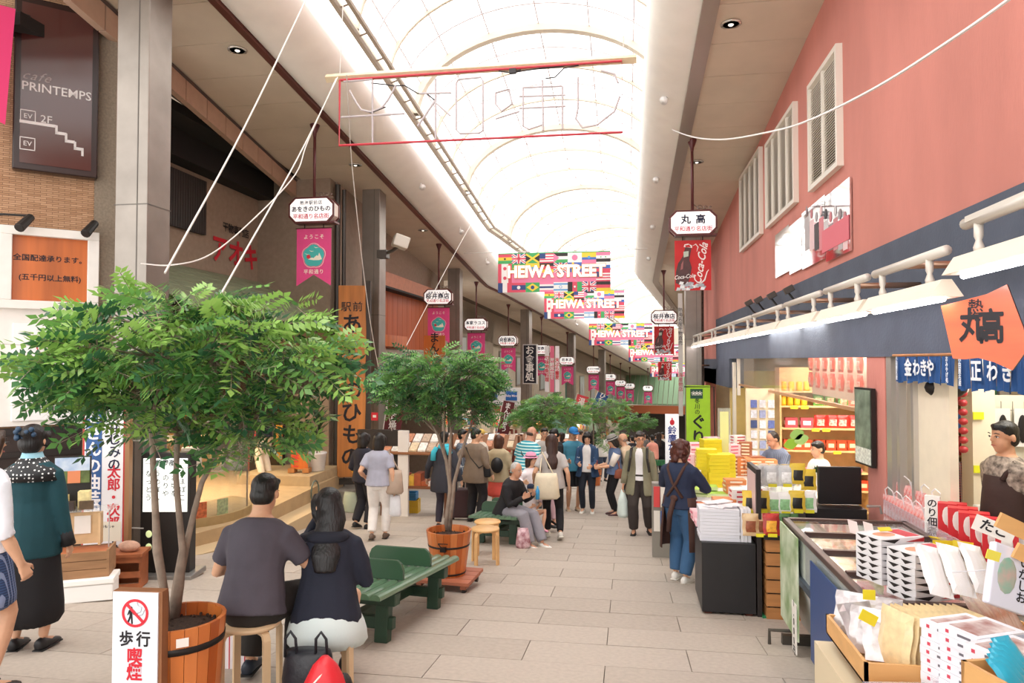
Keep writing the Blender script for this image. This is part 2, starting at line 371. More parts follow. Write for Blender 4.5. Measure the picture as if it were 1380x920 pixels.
        if hk == 'bob': loft(m, [(HD(0, .03, .03), RH @ V((1,0,0)), RH @ V((0,-1,0)), .094, .09), (HD(0, .045, -.05), RH @ V((1,0,0)), RH @ V((0,-1,0)), .10, .078), (HD(0, .05, -.12), RH @ V((1,0,0)), RH @ V((0,-1,0)), .096, .065), (HD(0, .05, -.15), RH @ V((1,0,0)), RH @ V((0,-1,0)), .075, .045)])
        if hk == 'curly':
            for q in range(46):
                a = rnd.uniform(0, 2*pi); z = rnd.uniform(-.14, .09); rr = .085 if z > -.08 else .07
                if cos(a) < -.35 and z < .05: continue
                m.sph(HD(sin(a)*rr, .03+cos(a)*rr, z), rnd.uniform(.024, .036), n=8, m=5)
        if hk == 'long':
            loft(m, [(HD(0, .04, .02), r, f, .092, .08), (HD(0, .06, -.08), r, f, .098, .066), (S(.47, 0, -.06), r, f, .10, .06), (S(.33, 0, -.125), r, f, .10, .042), (S(.22, 0, -.135), r, f, .07, .03)])
        if hk == 'bun':
            m.sph(HD(0, .085, .07), (.055, .05, .05), **nn)
        b2 = m.build('hair', o, True); remesh(b2, .011 if vox < .013 else .014, 3)
    if hat:
        m = M(mat(hat[1], .85, noise=.12, scale=20, bump=.3, bscale=80)); m.T = MX.Scale(k, 4); X_, Y_, Z_ = RH @ V((1,0,0)), RH @ V((0,-1,0)), RH @ V((0,0,1))
        if hat[0] == 'sunhat': rr = [(.055, .155, .15), (.052, .16, .155), (.068, .10, .112), (.11, .094, .106), (.14, .07, .08), (.15, .02, .02)]
        else: rr = [(.035, .096, .11), (.07, .097, .112), (.11, .082, .094), (.135, .045, .05), (.14, .01, .01)]
        loft(m, [(HD(0, .01, z), X_, Y_, a, b_) for z, a, b_ in rr], 20)
        if hat[0] == 'cap': m.hexa([HD(x, y, .055) for x, y in ((-.075, -.07), (-.055, -.165), (.055, -.165), (.075, -.07))], [HD(x, y, .065) for x, y in ((-.075, -.07), (-.055, -.165), (.055, -.165), (.075, -.07))])
        m.build('hat', o, True)
        if hat[0] == 'sunhat': m = M(mat('#20222c', .8)); m.T = MX.Scale(k, 4); loft(m, [(HD(0, .01, .062), X_, Y_, .103, .115), (HD(0, .01, .085), X_, Y_, .10, .112)], 20); m.build('hat_band', o, True)
    o['k'] = k
    PEOPLE.append(o)
    return o, dict(k=k, S=S, sh=sh, J=J, HD=HD, P=P)
# ================================================================ setting
STEEL = mat('#918981', .36, .7, noise=.12, scale=3)
def SP(t, u, h):                          # t metres down the street, u metres right of its centre line, h above the paving
    if t <= BT:
        x, y = -1.9, t; a = 0
    else:
        x, y = -1.9+sin(BA)*(t-BT), BT+cos(BA)*(t-BT); a = BA
    if abs(t-BT) < .01: a = BA/2; u /= cos(BA/2)
    return V((x+cos(a)*u, y-sin(a)*u, -SLOPE*t+h))
TS = [BT+.88*k for k in range(-34, 62)]
def strip(m, sec, ts, mt=None):           # closed section (u,h) swept along the street
    n = len(sec); vs = [SP(t, u, h) for t in ts for u, h in sec]
    fs = [(i*n+j, i*n+(j+1) % n, (i+1)*n+(j+1) % n, (i+1)*n+j) for i in range(len(ts)-1) for j in range(n)]
    fs += [tuple(range(n)), tuple(range((len(ts)-1)*n, len(ts)*n))[::-1]]
    m.add(vs, fs, mt)
pave = mat('#b1a599', .75, noise=.07, scale=25, bump=.25, bscale=250)
pave2 = mat('#aea296', .78, noise=.07, scale=22, bump=.25, bscale=240)
pave3 = mat('#b5a99d', .72, noise=.07, scale=27, bump=.25, bscale=260)
m = M(mat('#8d8377', .9, noise=.1)); strip(m, [(-7.5, -.25), (9, -.25), (9, -.035), (-7.5, -.035)], [-4, 0, 8, 16, BT, 40, 60, 80])
floor = struct(m, 'floor')
n = 0
for r in range(34):                       # granite slabs, half-lapped rows
    t0 = 3.1+r*.5
    for k in range(-4, 4):
        u0 = -1.95+1.9+k*1.2+(.6 if r % 2 else 0)
        if u0 < -5.0 or u0 > 4.5: continue
        c = V((u0+.6-1.9, t0+.25, zg(t0+.25)))
        mm = M(rnd.choice([pave, pave2, pave3])); z = rnd.uniform(-.0015, .0015)
        mm.box(-.597, .597, -.247, .247, -.04, z); o = mm.build('paving_slab', floor); o.location = c; o.rotation_euler = (-math.atan(SLOPE), 0, 0); n += 1
mm = M()
for r in range(120):
    t0 = 20.1+r*.5
    for k in range(-6, 6):
        u0 = k*1.2+(.6 if r % 2 else 0)
        q = [SP(t0+.005, u0+.005, .0), SP(t0+.005, u0+1.195, 0), SP(t0+.495, u0+1.195, 0), SP(t0+.495, u0+.005, 0)]
        mm.hexa([p-V((0,0,.03)) for p in q], q, rnd.choice([pave, pave2, pave3]))
for k in (-5, -6, 4, 5):
    for r in range(34):
        t0 = 3.1+r*.5; u0 = -.05+k*1.2+(.6 if r % 2 else 0)
        pass
        q = [SP(t0+.005, u0+.005, 0), SP(t0+.005, u0+1.195, 0), SP(t0+.495, u0+1.195, 0), SP(t0+.495, u0+.005, 0)]
        mm.hexa([p-V((0,0,.03)) for p in q], q, rnd.choice([pave, pave2, pave3]))
o = mm.build('far_paving', floor); o['kind'] = 'stuff'
# soffits --------------------------------------------------------
sof = mat('#cdbda9', .6, noise=.05, scale=2)
m = M(mat('#6b5d50', .8))
strip(m, [(-5.2, 6.86), (-3.0, 6.86), (-3.0, 6.95), (-5.2, 6.95)], TS); strip(m, [(3.0, 6.86), (4.4, 6.86), (4.4, 6.95), (3.0, 6.95)], TS)
ceil = struct(m, 'ceiling')
for i in range(len(TS)-8):
    t0, t1 = TS[i]+.006, TS[i+1]-.006
    for (a, b) in ((-4.75, -3.04), (3.0, 4.3)):
        if t0 > 52 and a > 0: continue
        mm = M(sof); q = [SP(t0, a, 6.80), SP(t0, b, 6.80), SP(t1, b, 6.80), SP(t1, a, 6.80)]
        mm.hexa(q, [p+V((0,0,.05)) for p in q]); mm.build('ceiling_panel', ceil)
gut = mat('#6a3b34', .35, .3); cov = mat('#faf6ef', .45, noise=.03, scale=3); gst = mat('#a99c92', .3, .6)
GI = [t for t in TS if t < 75]
m = M(gut); strip(m, [(-3.05, 6.76), (-2.95, 6.76), (-2.95, 6.98), (-3.05, 6.98)], GI); struct(m, 'trim_1')
m = M(gst); strip(m, [(2.83, 6.76), (3.03, 6.76), (3.03, 6.98), (2.83, 6.98)], GI); struct(m, 'trim_2')
def cove(sgn):
    a = [(sgn*(2.93-.73*sin(q*pi/18)), 6.80+.42*(1-cos(q*pi/18))) for q in range(10)]
    return a+[(u+sgn*.03, h+.03) for u, h in a[::-1]]
m = M(cov); strip(m, cove(-1), GI); struct(m, 'trim_3', smooth=True)
m = M(cov); strip(m, cove(1), GI); struct(m, 'trim_4', smooth=True)
# vault ----------------------------------------------------------
pane = bpy.data.materials.new('vault_glass'); pane.use_nodes = True; nt = pane.node_tree; nt.nodes.clear()
N = nt.nodes.new; L = nt.links.new; o_ = N('ShaderNodeOutputMaterial'); a_ = N('ShaderNodeBsdfTranslucent'); a_.inputs[0].default_value = (.95, .95, .95, 1)
b_ = N('ShaderNodeBsdfTransparent'); b_.inputs[0].default_value = (.97, .97, .97, 1); x_ = N('ShaderNodeMixShader'); x_.inputs[0].default_value = .72
L(a_.outputs[0], x_.inputs[1]); L(b_.outputs[0], x_.inputs[2]); L(x_.outputs[0], o_.inputs[0])
rib = mat('#d3c9b6', .5); ribw = mat('#d9d3d6', .5)
def arc(k, n=8, r=0, spr=8.95, rise=1.9, hw=2.98):
    a = pi*k/n; return (-(hw+r)*cos(a), spr+(rise+r)*sin(a))
vb = M(rib)
for sg in (-1, 1): strip(vb, [(sg*3.02, 8.86), (sg*2.92, 8.86), (sg*2.92, 8.97), (sg*3.02, 8.97)], GI)
vault = struct(vb, 'ceiling', label=None)
VT = GI[::2]
for i in range(len(VT)-1):
    if VT[i] > 62: break
    for k in range(8):
        (u0, h0), (u1, h1) = arc(k), arc(k+1)
        mm = M(pane); q = [SP(VT[i], u0, h0), SP(VT[i+1], u0, h0), SP(VT[i+1], u1, h1), SP(VT[i], u1, h1)]
        mm.quad(*q); mm.build('roof_pane', vault)
    for sg in (-1, 1):
        mm = M(pane); mm.quad(SP(VT[i], sg*2.99, 6.98), SP(VT[i+1], sg*2.99, 6.98), SP(VT[i+1], sg*2.99, 8.9), SP(VT[i], sg*2.99, 8.9)); mm.build('side_pane', vault)
for i, t in enumerate(GI):
    if t > 66: break
    big = i % 6 == 0
    wd, dp, mt = (.10, .16, rib) if big else (.035, .08, rib) if i % 2 == 0 else (.02, .05, ribw)
    mm = M(mt); n = 24; rings = []
    for k in range(n+1):
        u, h = arc(k, n); u2, h2 = arc(k, n, -dp)
        d = V((0, wd, 0)) if t <= BT else V((sin(BA)*wd, cos(BA)*wd, 0))
        a, b = SP(t, u, h), SP(t, u2, h2)
        rings.append([a-d, a+d, b+d, b-d])
    vs = [p for g in rings for p in g]
    fs = [(k*4+j, k*4+(j+1) % 4, (k+1)*4+(j+1) % 4, (k+1)*4+j) for k in range(n) for j in range(4)]
    mm.add(vs, fs); mm.build('arch_rib', vault)
for k in range(1, 8):
    mm = M(ribw); u, h = arc(k); strip(mm, [(u-.013, h-.04), (u+.013, h-.04), (u+.013, h), (u-.013, h)], [t for t in GI if t < 62]); mm.build('purlin', vault)
# ladder rail on both sides
for sg in (-1, 1):
    mm = M(mat('#8a7763', .5))
    strip(mm, [(sg*2.96, 8.76), (sg*2.88, 8.76), (sg*2.88, 8.85), (sg*2.96, 8.85)], GI); strip(mm, [(sg*2.74, 8.84), (sg*2.67, 8.84), (sg*2.67, 8.91), (sg*2.74, 8.91)], GI)
    mm.add([], [])
    for t in GI:
        a, b = SP(t, sg*2.92, 8.82), SP(t, sg*2.72, 8.88); mm.tube([a, b], .02, 4)
    mm.build('ladder_rail', vault)
# columns --------------------------------------------------------
def column(t, u, sz=.40, h=6.84, label='', top=True):
    p = SP(t, u, 0)
    o = thing('steel_column', label, 'column', p, -BA if t > BT else 0, 'steel clad arcade columns')
    m = M(STEEL); m.box(-sz/2, sz/2, -sz/2, sz/2, -.1, h); m.build('shaft', o, bevel=.012)
    m = M(mat('#6d6862', .5, .5))
    for z in (2.2, 4.1): m.box(-sz/2-.004, sz/2+.004, -sz/2-.004, sz/2+.004, z, z+.012)
    m.box(sz/2-.13, sz/2-.12, -sz/2-.005, sz/2, 0, h)
    m.build('joint_strip', o); return o
names = {0: 'nearest left steel column with brown floor end, beside the vertical event banner', 1: 'second left steel column, beside the tall carved wooden sign', 2: 'third left steel column, beside the orange shopfront',
 3: 'fourth left steel column, far down the arcade', 4: 'fifth left column, beyond the bend of the arcade', 5: 'sixth left column, near the far end of the arcade'}
colx = []
for i in range(6):
    colx.append(column(7.2+7.45*i, -3.5 if i < 3 else -3.3, label=names[i].replace(' with brown floor end', '')))
column(18.9, 3.65, label='right steel column beside the light green banner'); column(26.6, 3.9, label='right steel column behind the white upright shop sign')
# walls of the right side ----------------------------------------
RX = 2.35
red = mat('#ce8579', .85, noise=.10, scale=1.6, bump=.35, bscale=35, stretch=(1, 1, .35)); blue = mat('#535a69', .85, noise=.10, scale=3, bump=.35, bscale=40)
m = M(red)
m.box(RX, RX+.3, -3, 22.2, 2.7, 7.9); m.box(RX, RX+.3, 18.9, 22.2, 1.35, 2.7)
m.box(RX, RX+.4, 6.93, 7.42, -1.2, 1.7); m.box(RX, RX+.3, 21.6, 22.2, -2.6, 1.35)
wr = struct(m, 'wall_right')
m = M(blue); m.box(RX-.02, RX+.3, -3, 18.9, 1.68, 2.7); m.box(RX-.02, RX+.3, 16.6, 22.2, 1.02, 1.68); m.box(RX-.02, RX+.3, 18.9, 22.2, 1.02, 1.42)
struct(m, 'trim_5')
m = M(mat('#2b2422', .8)); m.box(RX-.03, RX, -3, 22.2, 4.9, 5.0)
# rear of the shops on the right
cream = mat('#e3d3b4', .8, noise=.04); ywall = mat('#d8bd78', .8, noise=.05)
m = M(cream); m.box(6.3, 6.4, -1, 22, -2.6, 2.9); m.box(RX+.3, 6.3, 22.1, 22.2, -2.6, 2.9); m.box(RX+.3, 6.3, -1.1, -1, -2.6, 2.9)
struct(m, 'wall_back_right')
m = M(mat('#d9d0c2', .8)); m.box(RX+.3, 6.4, -1, 22, 2.25, 2.35); struct(m, 'ceiling')
# far end and beyond: buildings closing the view
# ================================================================ left side buildings
def onp(px, py, P0, rz, off=0):            # local x,z of a pixel on the upright plane through P0 turned by rz
    n = V((sin(rz), -cos(rz), 0)); d = ray(px, py); P1 = V(P0)+n*off; t = (P1-CAM).dot(n)/d.dot(n); q = CAM+d*t-V(P0)
    return q.x*cos(rz)+q.y*sin(rz), q.z
BK = mat('#1d1917', .5); DK = mat('#1a1512', .7, noise=.1); WHITE = mat('#ece8e2', .5, noise=.03); INK = mat('#15121a', .6); REDI = mat('#cf2436', .6); LIT = mat('#fff6e6', .5, emit=1.6)
wood = mat('#a9713f', .55, noise=.22, scale=5, stretch=(1, 1, .12), bump=.2, bscale=30); woodo = mat('#c0662a', .4, noise=.22, scale=5, stretch=(1.5, 1.5, .1), coat=.15)
pale = mat('#d9ae7c', .5, noise=.12, scale=6, stretch=(.2, 1, 1))
# brick building at the far left, facing the street corner
BP = atD(137, 600, 8.7); BP.z = 0; BR = radians(43)
brick = bpy.data.materials.new('split_brick'); brick.use_nodes = True; nt = brick.node_tree; b_ = nt.nodes['Principled BSDF']; b_.inputs['Roughness'].default_value = .85
tc = nt.nodes.new('ShaderNodeTexCoord'); mp = nt.nodes.new('ShaderNodeMapping'); mp.inputs['Rotation'].default_value = (pi/2, 0, 0); bt = nt.nodes.new('ShaderNodeTexBrick')
bt.inputs['Scale'].default_value = 9; bt.inputs['Brick Width'].default_value = 1.1; bt.inputs['Row Height'].default_value = .22; bt.inputs['Mortar Size'].default_value = .02
for i, c in enumerate(('#c29a78', '#a9805f', '#6f5440')): bt.inputs[i+1].default_value = lin(c)
bp = nt.nodes.new('ShaderNodeBump'); bp.inputs['Strength'].default_value = .8; bp.inputs['Distance'].default_value = .02
nt.links.new(tc.outputs['Object'], mp.inputs[0]); nt.links.new(mp.outputs[0], bt.inputs[0]); nt.links.new(bt.outputs[0], b_.inputs[0]); nt.links.new(bt.outputs[1], bp.inputs['Height']); bp.invert = True; nt.links.new(bp.outputs[0], b_.inputs['Normal'])
m = M(brick); m.box(-5, -.12, 0, .3, -1.2, 7.2); m.box(-.12, .12, -.03, .3, -1.2, 7.2, mat('#857868', .85, noise=.15, scale=40))
o = struct(m, 'wall_left'); o.location = BP; o.rotation_euler = (0, 0, BR)
def board(px0, py0, px1, py1, off=0):
    x0, z1 = onp(px0, py0, BP, BR, off); x1, z0 = onp(px1, py1, BP, BR, off); return x0, x1, z0, z1
def bth(name, label, cat): return thing(name, label, cat, BP, BR)
# cafe sign
x0, x1, z0, z1 = board(20, 10, 131, 241, .12); o = bth('cafe_sign', 'tall dark brown glossy cafe sign with a white stair diagram on the brick wall', 'sign')
z1 = onp(75, 12, BP, BR, .12)[1]; z0 = onp(75, 228, BP, BR, .12)[1]
m = M(mat('#2a1a18', .25)); m.box(x0, x1, -.16, -.02, z0-.06, z1+.06); m.build('frame', o, bevel=.015)
m = M(mat('#4a2724', .12, coat=.6)); m.box(x0+.07, x1-.07, -.172, -.16, z0+.02, z1-.02); m.build('panel', o)
wl = mat('#d8d2d0', .5); cx = (x0+x1)/2; W_ = x1-x0
def zz(py, px=75, off=.17): return onp(px, py, BP, BR, off)[1]
text('PRINTEMPS', .185*W_/1.1, (cx, -.175, zz(123)), wl, o, bold=.008, xs=.98)
text('cafe', .19*W_/1.1, (x0+.25*W_, -.175, zz(103, 45)), mat('#9a8f8c', .5), o, shear=.5, sp=1.2)
text('2F', .16*W_/1.1, (x0+.38*W_, -.175, zz(160, 53)), wl, o)
for q in (156, 193): text('EV', .10*W_/1.1, (x0+.17*W_, -.175, zz(q, 33)), wl, o)
m = M(wl); e = .012
for a, b in ((-.075, .075),): 
    for q in (156, 193):
        z = zz(q, 33)
        for (xa, xb, za, zb) in ((-.075, .075, -.075, -.065), (-.075, .075, .065, .075), (-.075, -.067, -.075, .075), (.067, .075, -.075, .075)): m.box(x0+.17*W_+xa, x0+.17*W_+xb, -.175, -.172, z+za, z+zb)
st = [(28, 163), (74, 170), (76, 179), (88, 181), (89, 190), (99, 192), (101, 200), (111, 202), (111, 209)]
sp_ = [onp(a, b, BP, BR, .17) for a, b in st]
for i in range(len(sp_)-1):
    (xa, za), (xb, zb) = sp_[i], sp_[i+1]
    if abs(xb-xa) > abs(zb-za): m.box(min(xa, xb)-e, max(xa, xb)+e, -.1755, -.172, za-e*1.4, za+e*1.4)
    else: m.box(xb-e, xb+e, -.1755, -.172, min(za, zb)-e, max(za, zb)+e)
m.build('stair_diagram', o)
# pink flag fragment at the frame edge
o = bth('pink_banner', 'pink banner hanging at the left edge above the dark cafe sign', 'banner')
m = M(mat('#d8356f', .7)); xa, zt = onp(21, 12, BP, BR, .5); xb, zb = onp(7, 168, BP, BR, .5)
m.hexa([(xa-.6, -.5, zt+.02), (xa, -.5, zt), (xb, -.5, zb), (xb-.3, -.5, zb+.14), (xa-.6, -.5, zb)], [(xa-.6, -.497, zt+.02), (xa, -.497, zt), (xb, -.497, zb), (xb-.3, -.497, zb+.14), (xa-.6, -.497, zb)]); m.build('cloth', o)
m = M(DK); m.tube([(xa-.7, -.49, zt+.04), (xa+.12, -.3, zt+.03), (xa+.2, -.02, zt+.03)], .02); m.build('bracket', o)
# orange lit notice board and its neighbours
x0, x1, z0, z1 = board(17, 316, 117, 405, .1); z0 = onp(70, 406, BP, BR, .1)[1]; z1 = onp(70, 320, BP, BR, .1)[1]
o = bth('notice_board', 'white framed orange wooden board with brushed black writing, lit by two spotlights', 'sign')
m = M(WHITE)
for a in ((x0-.12, x1+.12, z1, z1+.1), (x0-.12, x1+.12, z0-.1, z0), (x0-.12, x0, z0, z1), (x1, x1+.12, z0, z1)): m.box(a[0], a[1], -.14, -.02, a[2], a[3])
m.build('frame', o, bevel=.008)
m = M(woodo); m.box(x0, x1, -.07, -.03, z0, z1); m.build('panel', o)
h = z1-z0; text('全国配達承ります。', .128*(x1-x0)/1.17, ((x0+x1)/2, -.073, z0+h*.66), INK, o, bold=.02); text('(五千円以上無料)', .128*(x1-x0)/1.17, ((x0+x1)/2, -.073, z0+h*.36), INK, o, bold=.02)
o = bth('framed_photo', 'white framed picture of cut timber at the left edge, left of the orange board', 'picture')
m = M(WHITE); m.box(x0-1.2, x0-.14, -.12, -.02, z0-.1, z1+.1); m.build('frame', o, bevel=.008)
m = M(mat('#7a5a42', .7, noise=.5, scale=14, stretch=(4, 1, 1))); m.box(x0-1.1, x0-.2, -.125, -.12, z0, z1); m.build('photo', o)
for i, (px, py, lb) in enumerate(((33, 299, 'black spotlight on a bent arm above the orange board, the left one'), (121, 307, 'black spotlight beside the column, right of the other spotlight'))):
    x, z = onp(px, py, BP, BR, .3); o = bth('spotlight', lb, 'lamp'); o['group'] = 'spotlights on the brick wall'
    m = M(BK); m.tube([(x+.06, -.22, z+.08), (x-.05, -.38, z-.09)], [.045, .055], 12); m.build('head', o, bevel=.01)
    m = M(BK); m.tube([(x+(-.55 if i == 0 else .02), -.02, z+.07), (x+(-.2 if i == 0 else .02), -.16, z+.09), (x+.05, -.22, z+.09)], .014); m.build('arm', o)
# white shopfront panels below the board
o = bth('white_shop_panel', 'large white wall panel with a red ring emblem behind the tree crown', 'panel')
m = M(WHITE); m.box(-3.4, -.16, -.06, 0, onp(60, 572, BP, BR)[1], onp(60, 412, BP, BR)[1]); m.build('board', o)
m = M(mat('#f4f2f2', .35)); a = board(17, 436, 113, 570, .08); m.box(a[0], a[1], -.09, -.06, onp(60, 572, BP, BR, .08)[1]+.05, onp(60, 436, BP, BR, .08)[1]); m.build('white_board', o, bevel=.01)
cx, cz = onp(66, 466, BP, BR, .1); m = M(REDI); m.tube([(cx+.12*cos(t), -.095, cz+.12*sin(t)) for t in [i*pi/12 for i in range(25)]], .007, 5); m.box(cx-.1, cx+.1, -.1, -.09, cz-.012, cz+.004); m.box(cx-.01, cx+.01, -.1, -.09, cz-.1, cz+.1); m.build('emblem', o)
text('本店', .13, (onp(66, 530, BP, BR, .1)[0], -.096, onp(66, 540, BP, BR, .1)[1]), INK, o, vert=True, bold=.02)
o = bth('dark_counter_wall', 'dark brown timber dado under the white panel, behind the woman in teal', 'panel')
zt = onp(60, 575, BP, BR)[1]
m = M(mat('#2c1c17', .5)); m.box(-3.6, -.14, -.07, 0, -1.1, zt); m.build('board', o); m = M(mat('#1d1310', .5)); m.box(-3.6, -.14, -.1, -.07, zt-.07, zt); m.box(-3.6, -.14, -.1, -.07, zt-.33, zt-.27); m.build('rail', o)
# the set back shop with the tiled awning ------------------------
WX = -7.6
stucco = mat('#9d8c7b', .9, noise=.08, scale=12, bump=.4, bscale=120)
m = M(stucco); m.box(WX-.3, WX, 8.0, 13.7, 1.9, 6.8); m.box(WX, -6.0, 13.7, 13.95, -1.6, 6.8); m.box(WX-.3, WX, 7.6, 8.6, -1.2, 1.9)
struct(m, 'wall_left')
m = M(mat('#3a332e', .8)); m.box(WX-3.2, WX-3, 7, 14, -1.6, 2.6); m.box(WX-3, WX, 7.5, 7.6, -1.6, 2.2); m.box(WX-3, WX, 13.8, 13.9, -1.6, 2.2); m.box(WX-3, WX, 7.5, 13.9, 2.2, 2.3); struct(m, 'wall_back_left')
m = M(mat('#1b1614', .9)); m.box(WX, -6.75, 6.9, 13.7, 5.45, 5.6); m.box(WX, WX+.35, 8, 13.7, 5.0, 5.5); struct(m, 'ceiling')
# pink beige fascia strip under the soffit
fas = mat('#bb9b86', .7, noise=.05)
o = thing('soffit_fascia', 'pinkish beige panelled fascia strip under the soffit above the recessed shop', 'fascia', (0,0,0))
pl = [(-6.15, 6.4), (-6.3, 8.9), (-6.62, 12.2), (-6.75, 13.7)]
for i in range(12):
    y0, y1 = 6.4+i*.61, 7.0+i*.61; x = lambda y: -6.15-(y-6.4)*.082
    m = M(fas); m.hexa([(x(y0), y0, 6.8-SLOPE*y0-.36), (x(y1-.015), y1-.015, 6.8-SLOPE*y1-.36), (x(y1-.015), y1-.015, 6.8-SLOPE*y1), (x(y0), y0, 6.8-SLOPE*y0)], [(x(y0)-.1, y0, 6.8-SLOPE*y0-.36), (x(y1-.015)-.1, y1-.015, 6.8-SLOPE*y1-.36), (x(y1-.015)-.1, y1-.015, 6.8-SLOPE*y1), (x(y0)-.1, y0, 6.8-SLOPE*y0)]); m.build('fascia_panel', o)
m = M(mat('#4a3a33', .6)); m.tube([(-6.14, 6.4, 6.78-.65), (-6.75, 13.7, 6.78-1.39)], .03, 4); m.build('edge_strip', o)
# black slatted grille
o = thing('wall_grille', 'black slatted ventilation grille high on the stucco wall', 'grille', (WX, 0, 0), pi/2)
a = onp(197, 212, (WX, 0, 0), pi/2); b = onp(272, 318, (WX, 0, 0), pi/2)
zt = onp(235, 229, (WX, 0, 0), pi/2)[1]; zb = onp(235, 306, (WX, 0, 0), pi/2)[1]
m = M(BK); m.box(a[0], b[0], -.03, 0, zb, zt); m.build('backing', o)
for i in range(22):
    m = M(mat('#2a2523', .5)); x = a[0]+(b[0]-a[0])*(i+.3)/22; m.box(x, x+.06, -.08, -.03, zb, zt); m.build('slat', o)
# red brush letters on the stucco
o = thing('wall_lettering', 'red brushed shop name on the stucco wall with small dark letters over it', 'sign', (WX, 0, 0), pi/2)
x, z = onp(317, 344, (WX, 0, 0), pi/2); text('アオキ', .56, (x, -.02, z), REDI, o, bold=.03, xs=1.0, depth=.05); text('干物専門店', .19, (x, -.02, z+.48), INK, o, bold=.02)
# tiled awning
tile = mat('#8b9478', .7, noise=.10, scale=6)
o = thing('tiled_awning', 'grey green tiled awning over the recessed shop, behind the tree crown', 'awning', (0, 0, 0))
R0, R1 = 3.25, 2.35                        # top and eave heights
for i in range(9):
    for j in range(8):
        y0 = 8.3+j*.68; x0 = WX+.02+i*.19; z = R0-(R0-R1)*i/9; x1 = x0+.22; zb = R0-(R0-R1)*(i+1)/9-.02
        if x0 > -6.9+.0 and y0 < 8.6: continue
        m = M(tile); m.hexa([(x0, y0, z), (x1, y0, zb), (x1, y0+.665, zb), (x0, y0+.665, z)], [(x0, y0, z+.035), (x1, y0, zb+.05), (x1, y0+.665, zb+.05), (x0, y0+.665, z+.035)]); m.build('tile', o)
m = M(mat('#3b2a20', .6)); m.box(WX, -5.85, 8.3, 13.7, R1-.12, R1-.04); m.box(-5.95, -5.85, 8.3, 13.7, R1-.16, R1+.02); m.build('soffit_board', o)
# platform of the set back shop
m = M(mat('#b59a74', .75, noise=.08, scale=6, bump=.2, bscale=90))
pts = [(-7.6-3, 7.6), (-6.35, 7.9), (-5.75, 8.6), (-5.45, 9.6), (-5.55, 10.9), (-5.75, 13.9), (-10.6, 13.9)]
m.hexa([(x, y, -2) for x, y in pts], [(x, y, -.68) for x, y in pts]); o = struct(m, 'floor')
m = M(mat('#c9b08a', .7)); pq = [(-7.3, 7.7), (-6.05, 7.75), (-5.4, 8.4), (-5.1, 9.5), (-5.2, 11.0), (-5.3, 12.4), (-5.7, 12.5)]
m.hexa([(x, y, -2) for x, y in pq], [(x, y, -.84+(-.02*(y-8))) for x, y in pq]); struct(m, 'floor')
# shop interior: warm shelving, glass case
shelfm = mat('#a8743c', .6, noise=.1)
o = thing('shop_shelving', 'warm lit wooden shelving at the back of the set back shop, seen through the tree', 'shelf', (WX-1.2, 0, -.68))
m = M(shelfm)
for z in (.1, .55, 1.0, 1.45, 1.9): m.box(-.3, 0, 8.4, 13.4, z, z+.03)
for y in (8.4, 9.6, 10.8, 12, 13.35): m.box(-.3, 0, y, y+.04, 0, 2.2)
m.build('frame', o)
cols = ['#c43a28', '#d9a640', '#e6dcc8', '#7f2b22', '#dd7a30', '#f0e6cf', '#9aa04a']
pk = []
def pack(cat_label, x, y, z, w, d, h, c, name='product_box', group='boxed sweets', rz=0, c2=None):
    o = M(mat(c, .5, noise=.35 if not c2 else 0, scale=18, c2=c2)).box(-w/2, w/2, -d/2, d/2, 0, h).build(name, loc=(x, y, z)); o.rotation_euler = (0, 0, rz); return tag(o, cat_label, 'box' if 'box' in name else 'pack', group)
for z in (.13, .58, 1.03, 1.48):
    for i in range(16):
        y = 8.6+i*.29
        if rnd.random() < .85: pack('small packet on the warm lit shelves of the set back shop', WX-1.35, y, -.68+z, .22, .22, rnd.uniform(.16, .32), cols[(i*3+int(z*10)) % 7], 'product_box', 'packets on the warm shelves')
lamp = bpy.data.lights.new('shop_lamp', 'AREA'); lamp.energy = 110; lamp.size = 2.5; lamp.color = (1, .78, .5)
lo = bpy.data.objects.new('shop_lamp', lamp); C.objects.link(lo); lo.location = (WX-.3, 10.8, 1.35)
m = M(LIT); 
for y in (9.4, 11, 12.6): m.box(-.5, .5, -.08, .08, 0, .05)
for y in (9.4, 11, 12.6):
    o = M(mat('#ffe0a8', .5, emit=5)).box(-.4, .4, -.07, .07, 0, .05).build('ceiling_light', loc=(WX-.4, y, 1.32)); tag(o, 'warm strip light in the ceiling of the set back shop', 'lamp', 'strip lights in the left shop')
# curved glass case with boxes
cc = atZ(245, 694, -.68); o = thing('curved_glass_case', 'curved glass display case on a stone step, holding stacks of boxed sweets', 'display case', cc)
arcp = lambda r, a0=-1.75, a1=1.35, n=14: [(r*cos(a0+(a1-a0)*i/n), r*sin(a0+(a1-a0)*i/n)) for i in range(n+1)]
m = M(clear('#cfe0d8', .08)); A_ = arcp(.95)
for i in range(len(A_)-1): m.quad((*A_[i], .1), (*A_[i+1], .1), (*A_[i+1], 1.45), (*A_[i], 1.45))
m.build('curved_glass', o, True)
m = M(mat('#a38a5e', .5, noise=.1)); m.hexa([(*p, 0) for p in arcp(.99)], [(*p, .12) for p in arcp(.99)]); m.build('base', o)
m = M(clear('#dfe8e0', .15)); m.hexa([(*p, .72) for p in arcp(.9)], [(*p, .735) for p in arcp(.9)]); m.build('glass_shelf', o)
m = M(mat('#9a8f80', .3, .7)); m.tube([(*p, 1.46) for p in A_], .018, 6); m.tube([(A_[3][0], A_[3][1], .1), (A_[3][0], A_[3][1], 1.45)], .012); m.tube([(A_[9][0], A_[9][1], .1), (A_[9][0], A_[9][1], 1.45)], .012); m.build('rim', o)
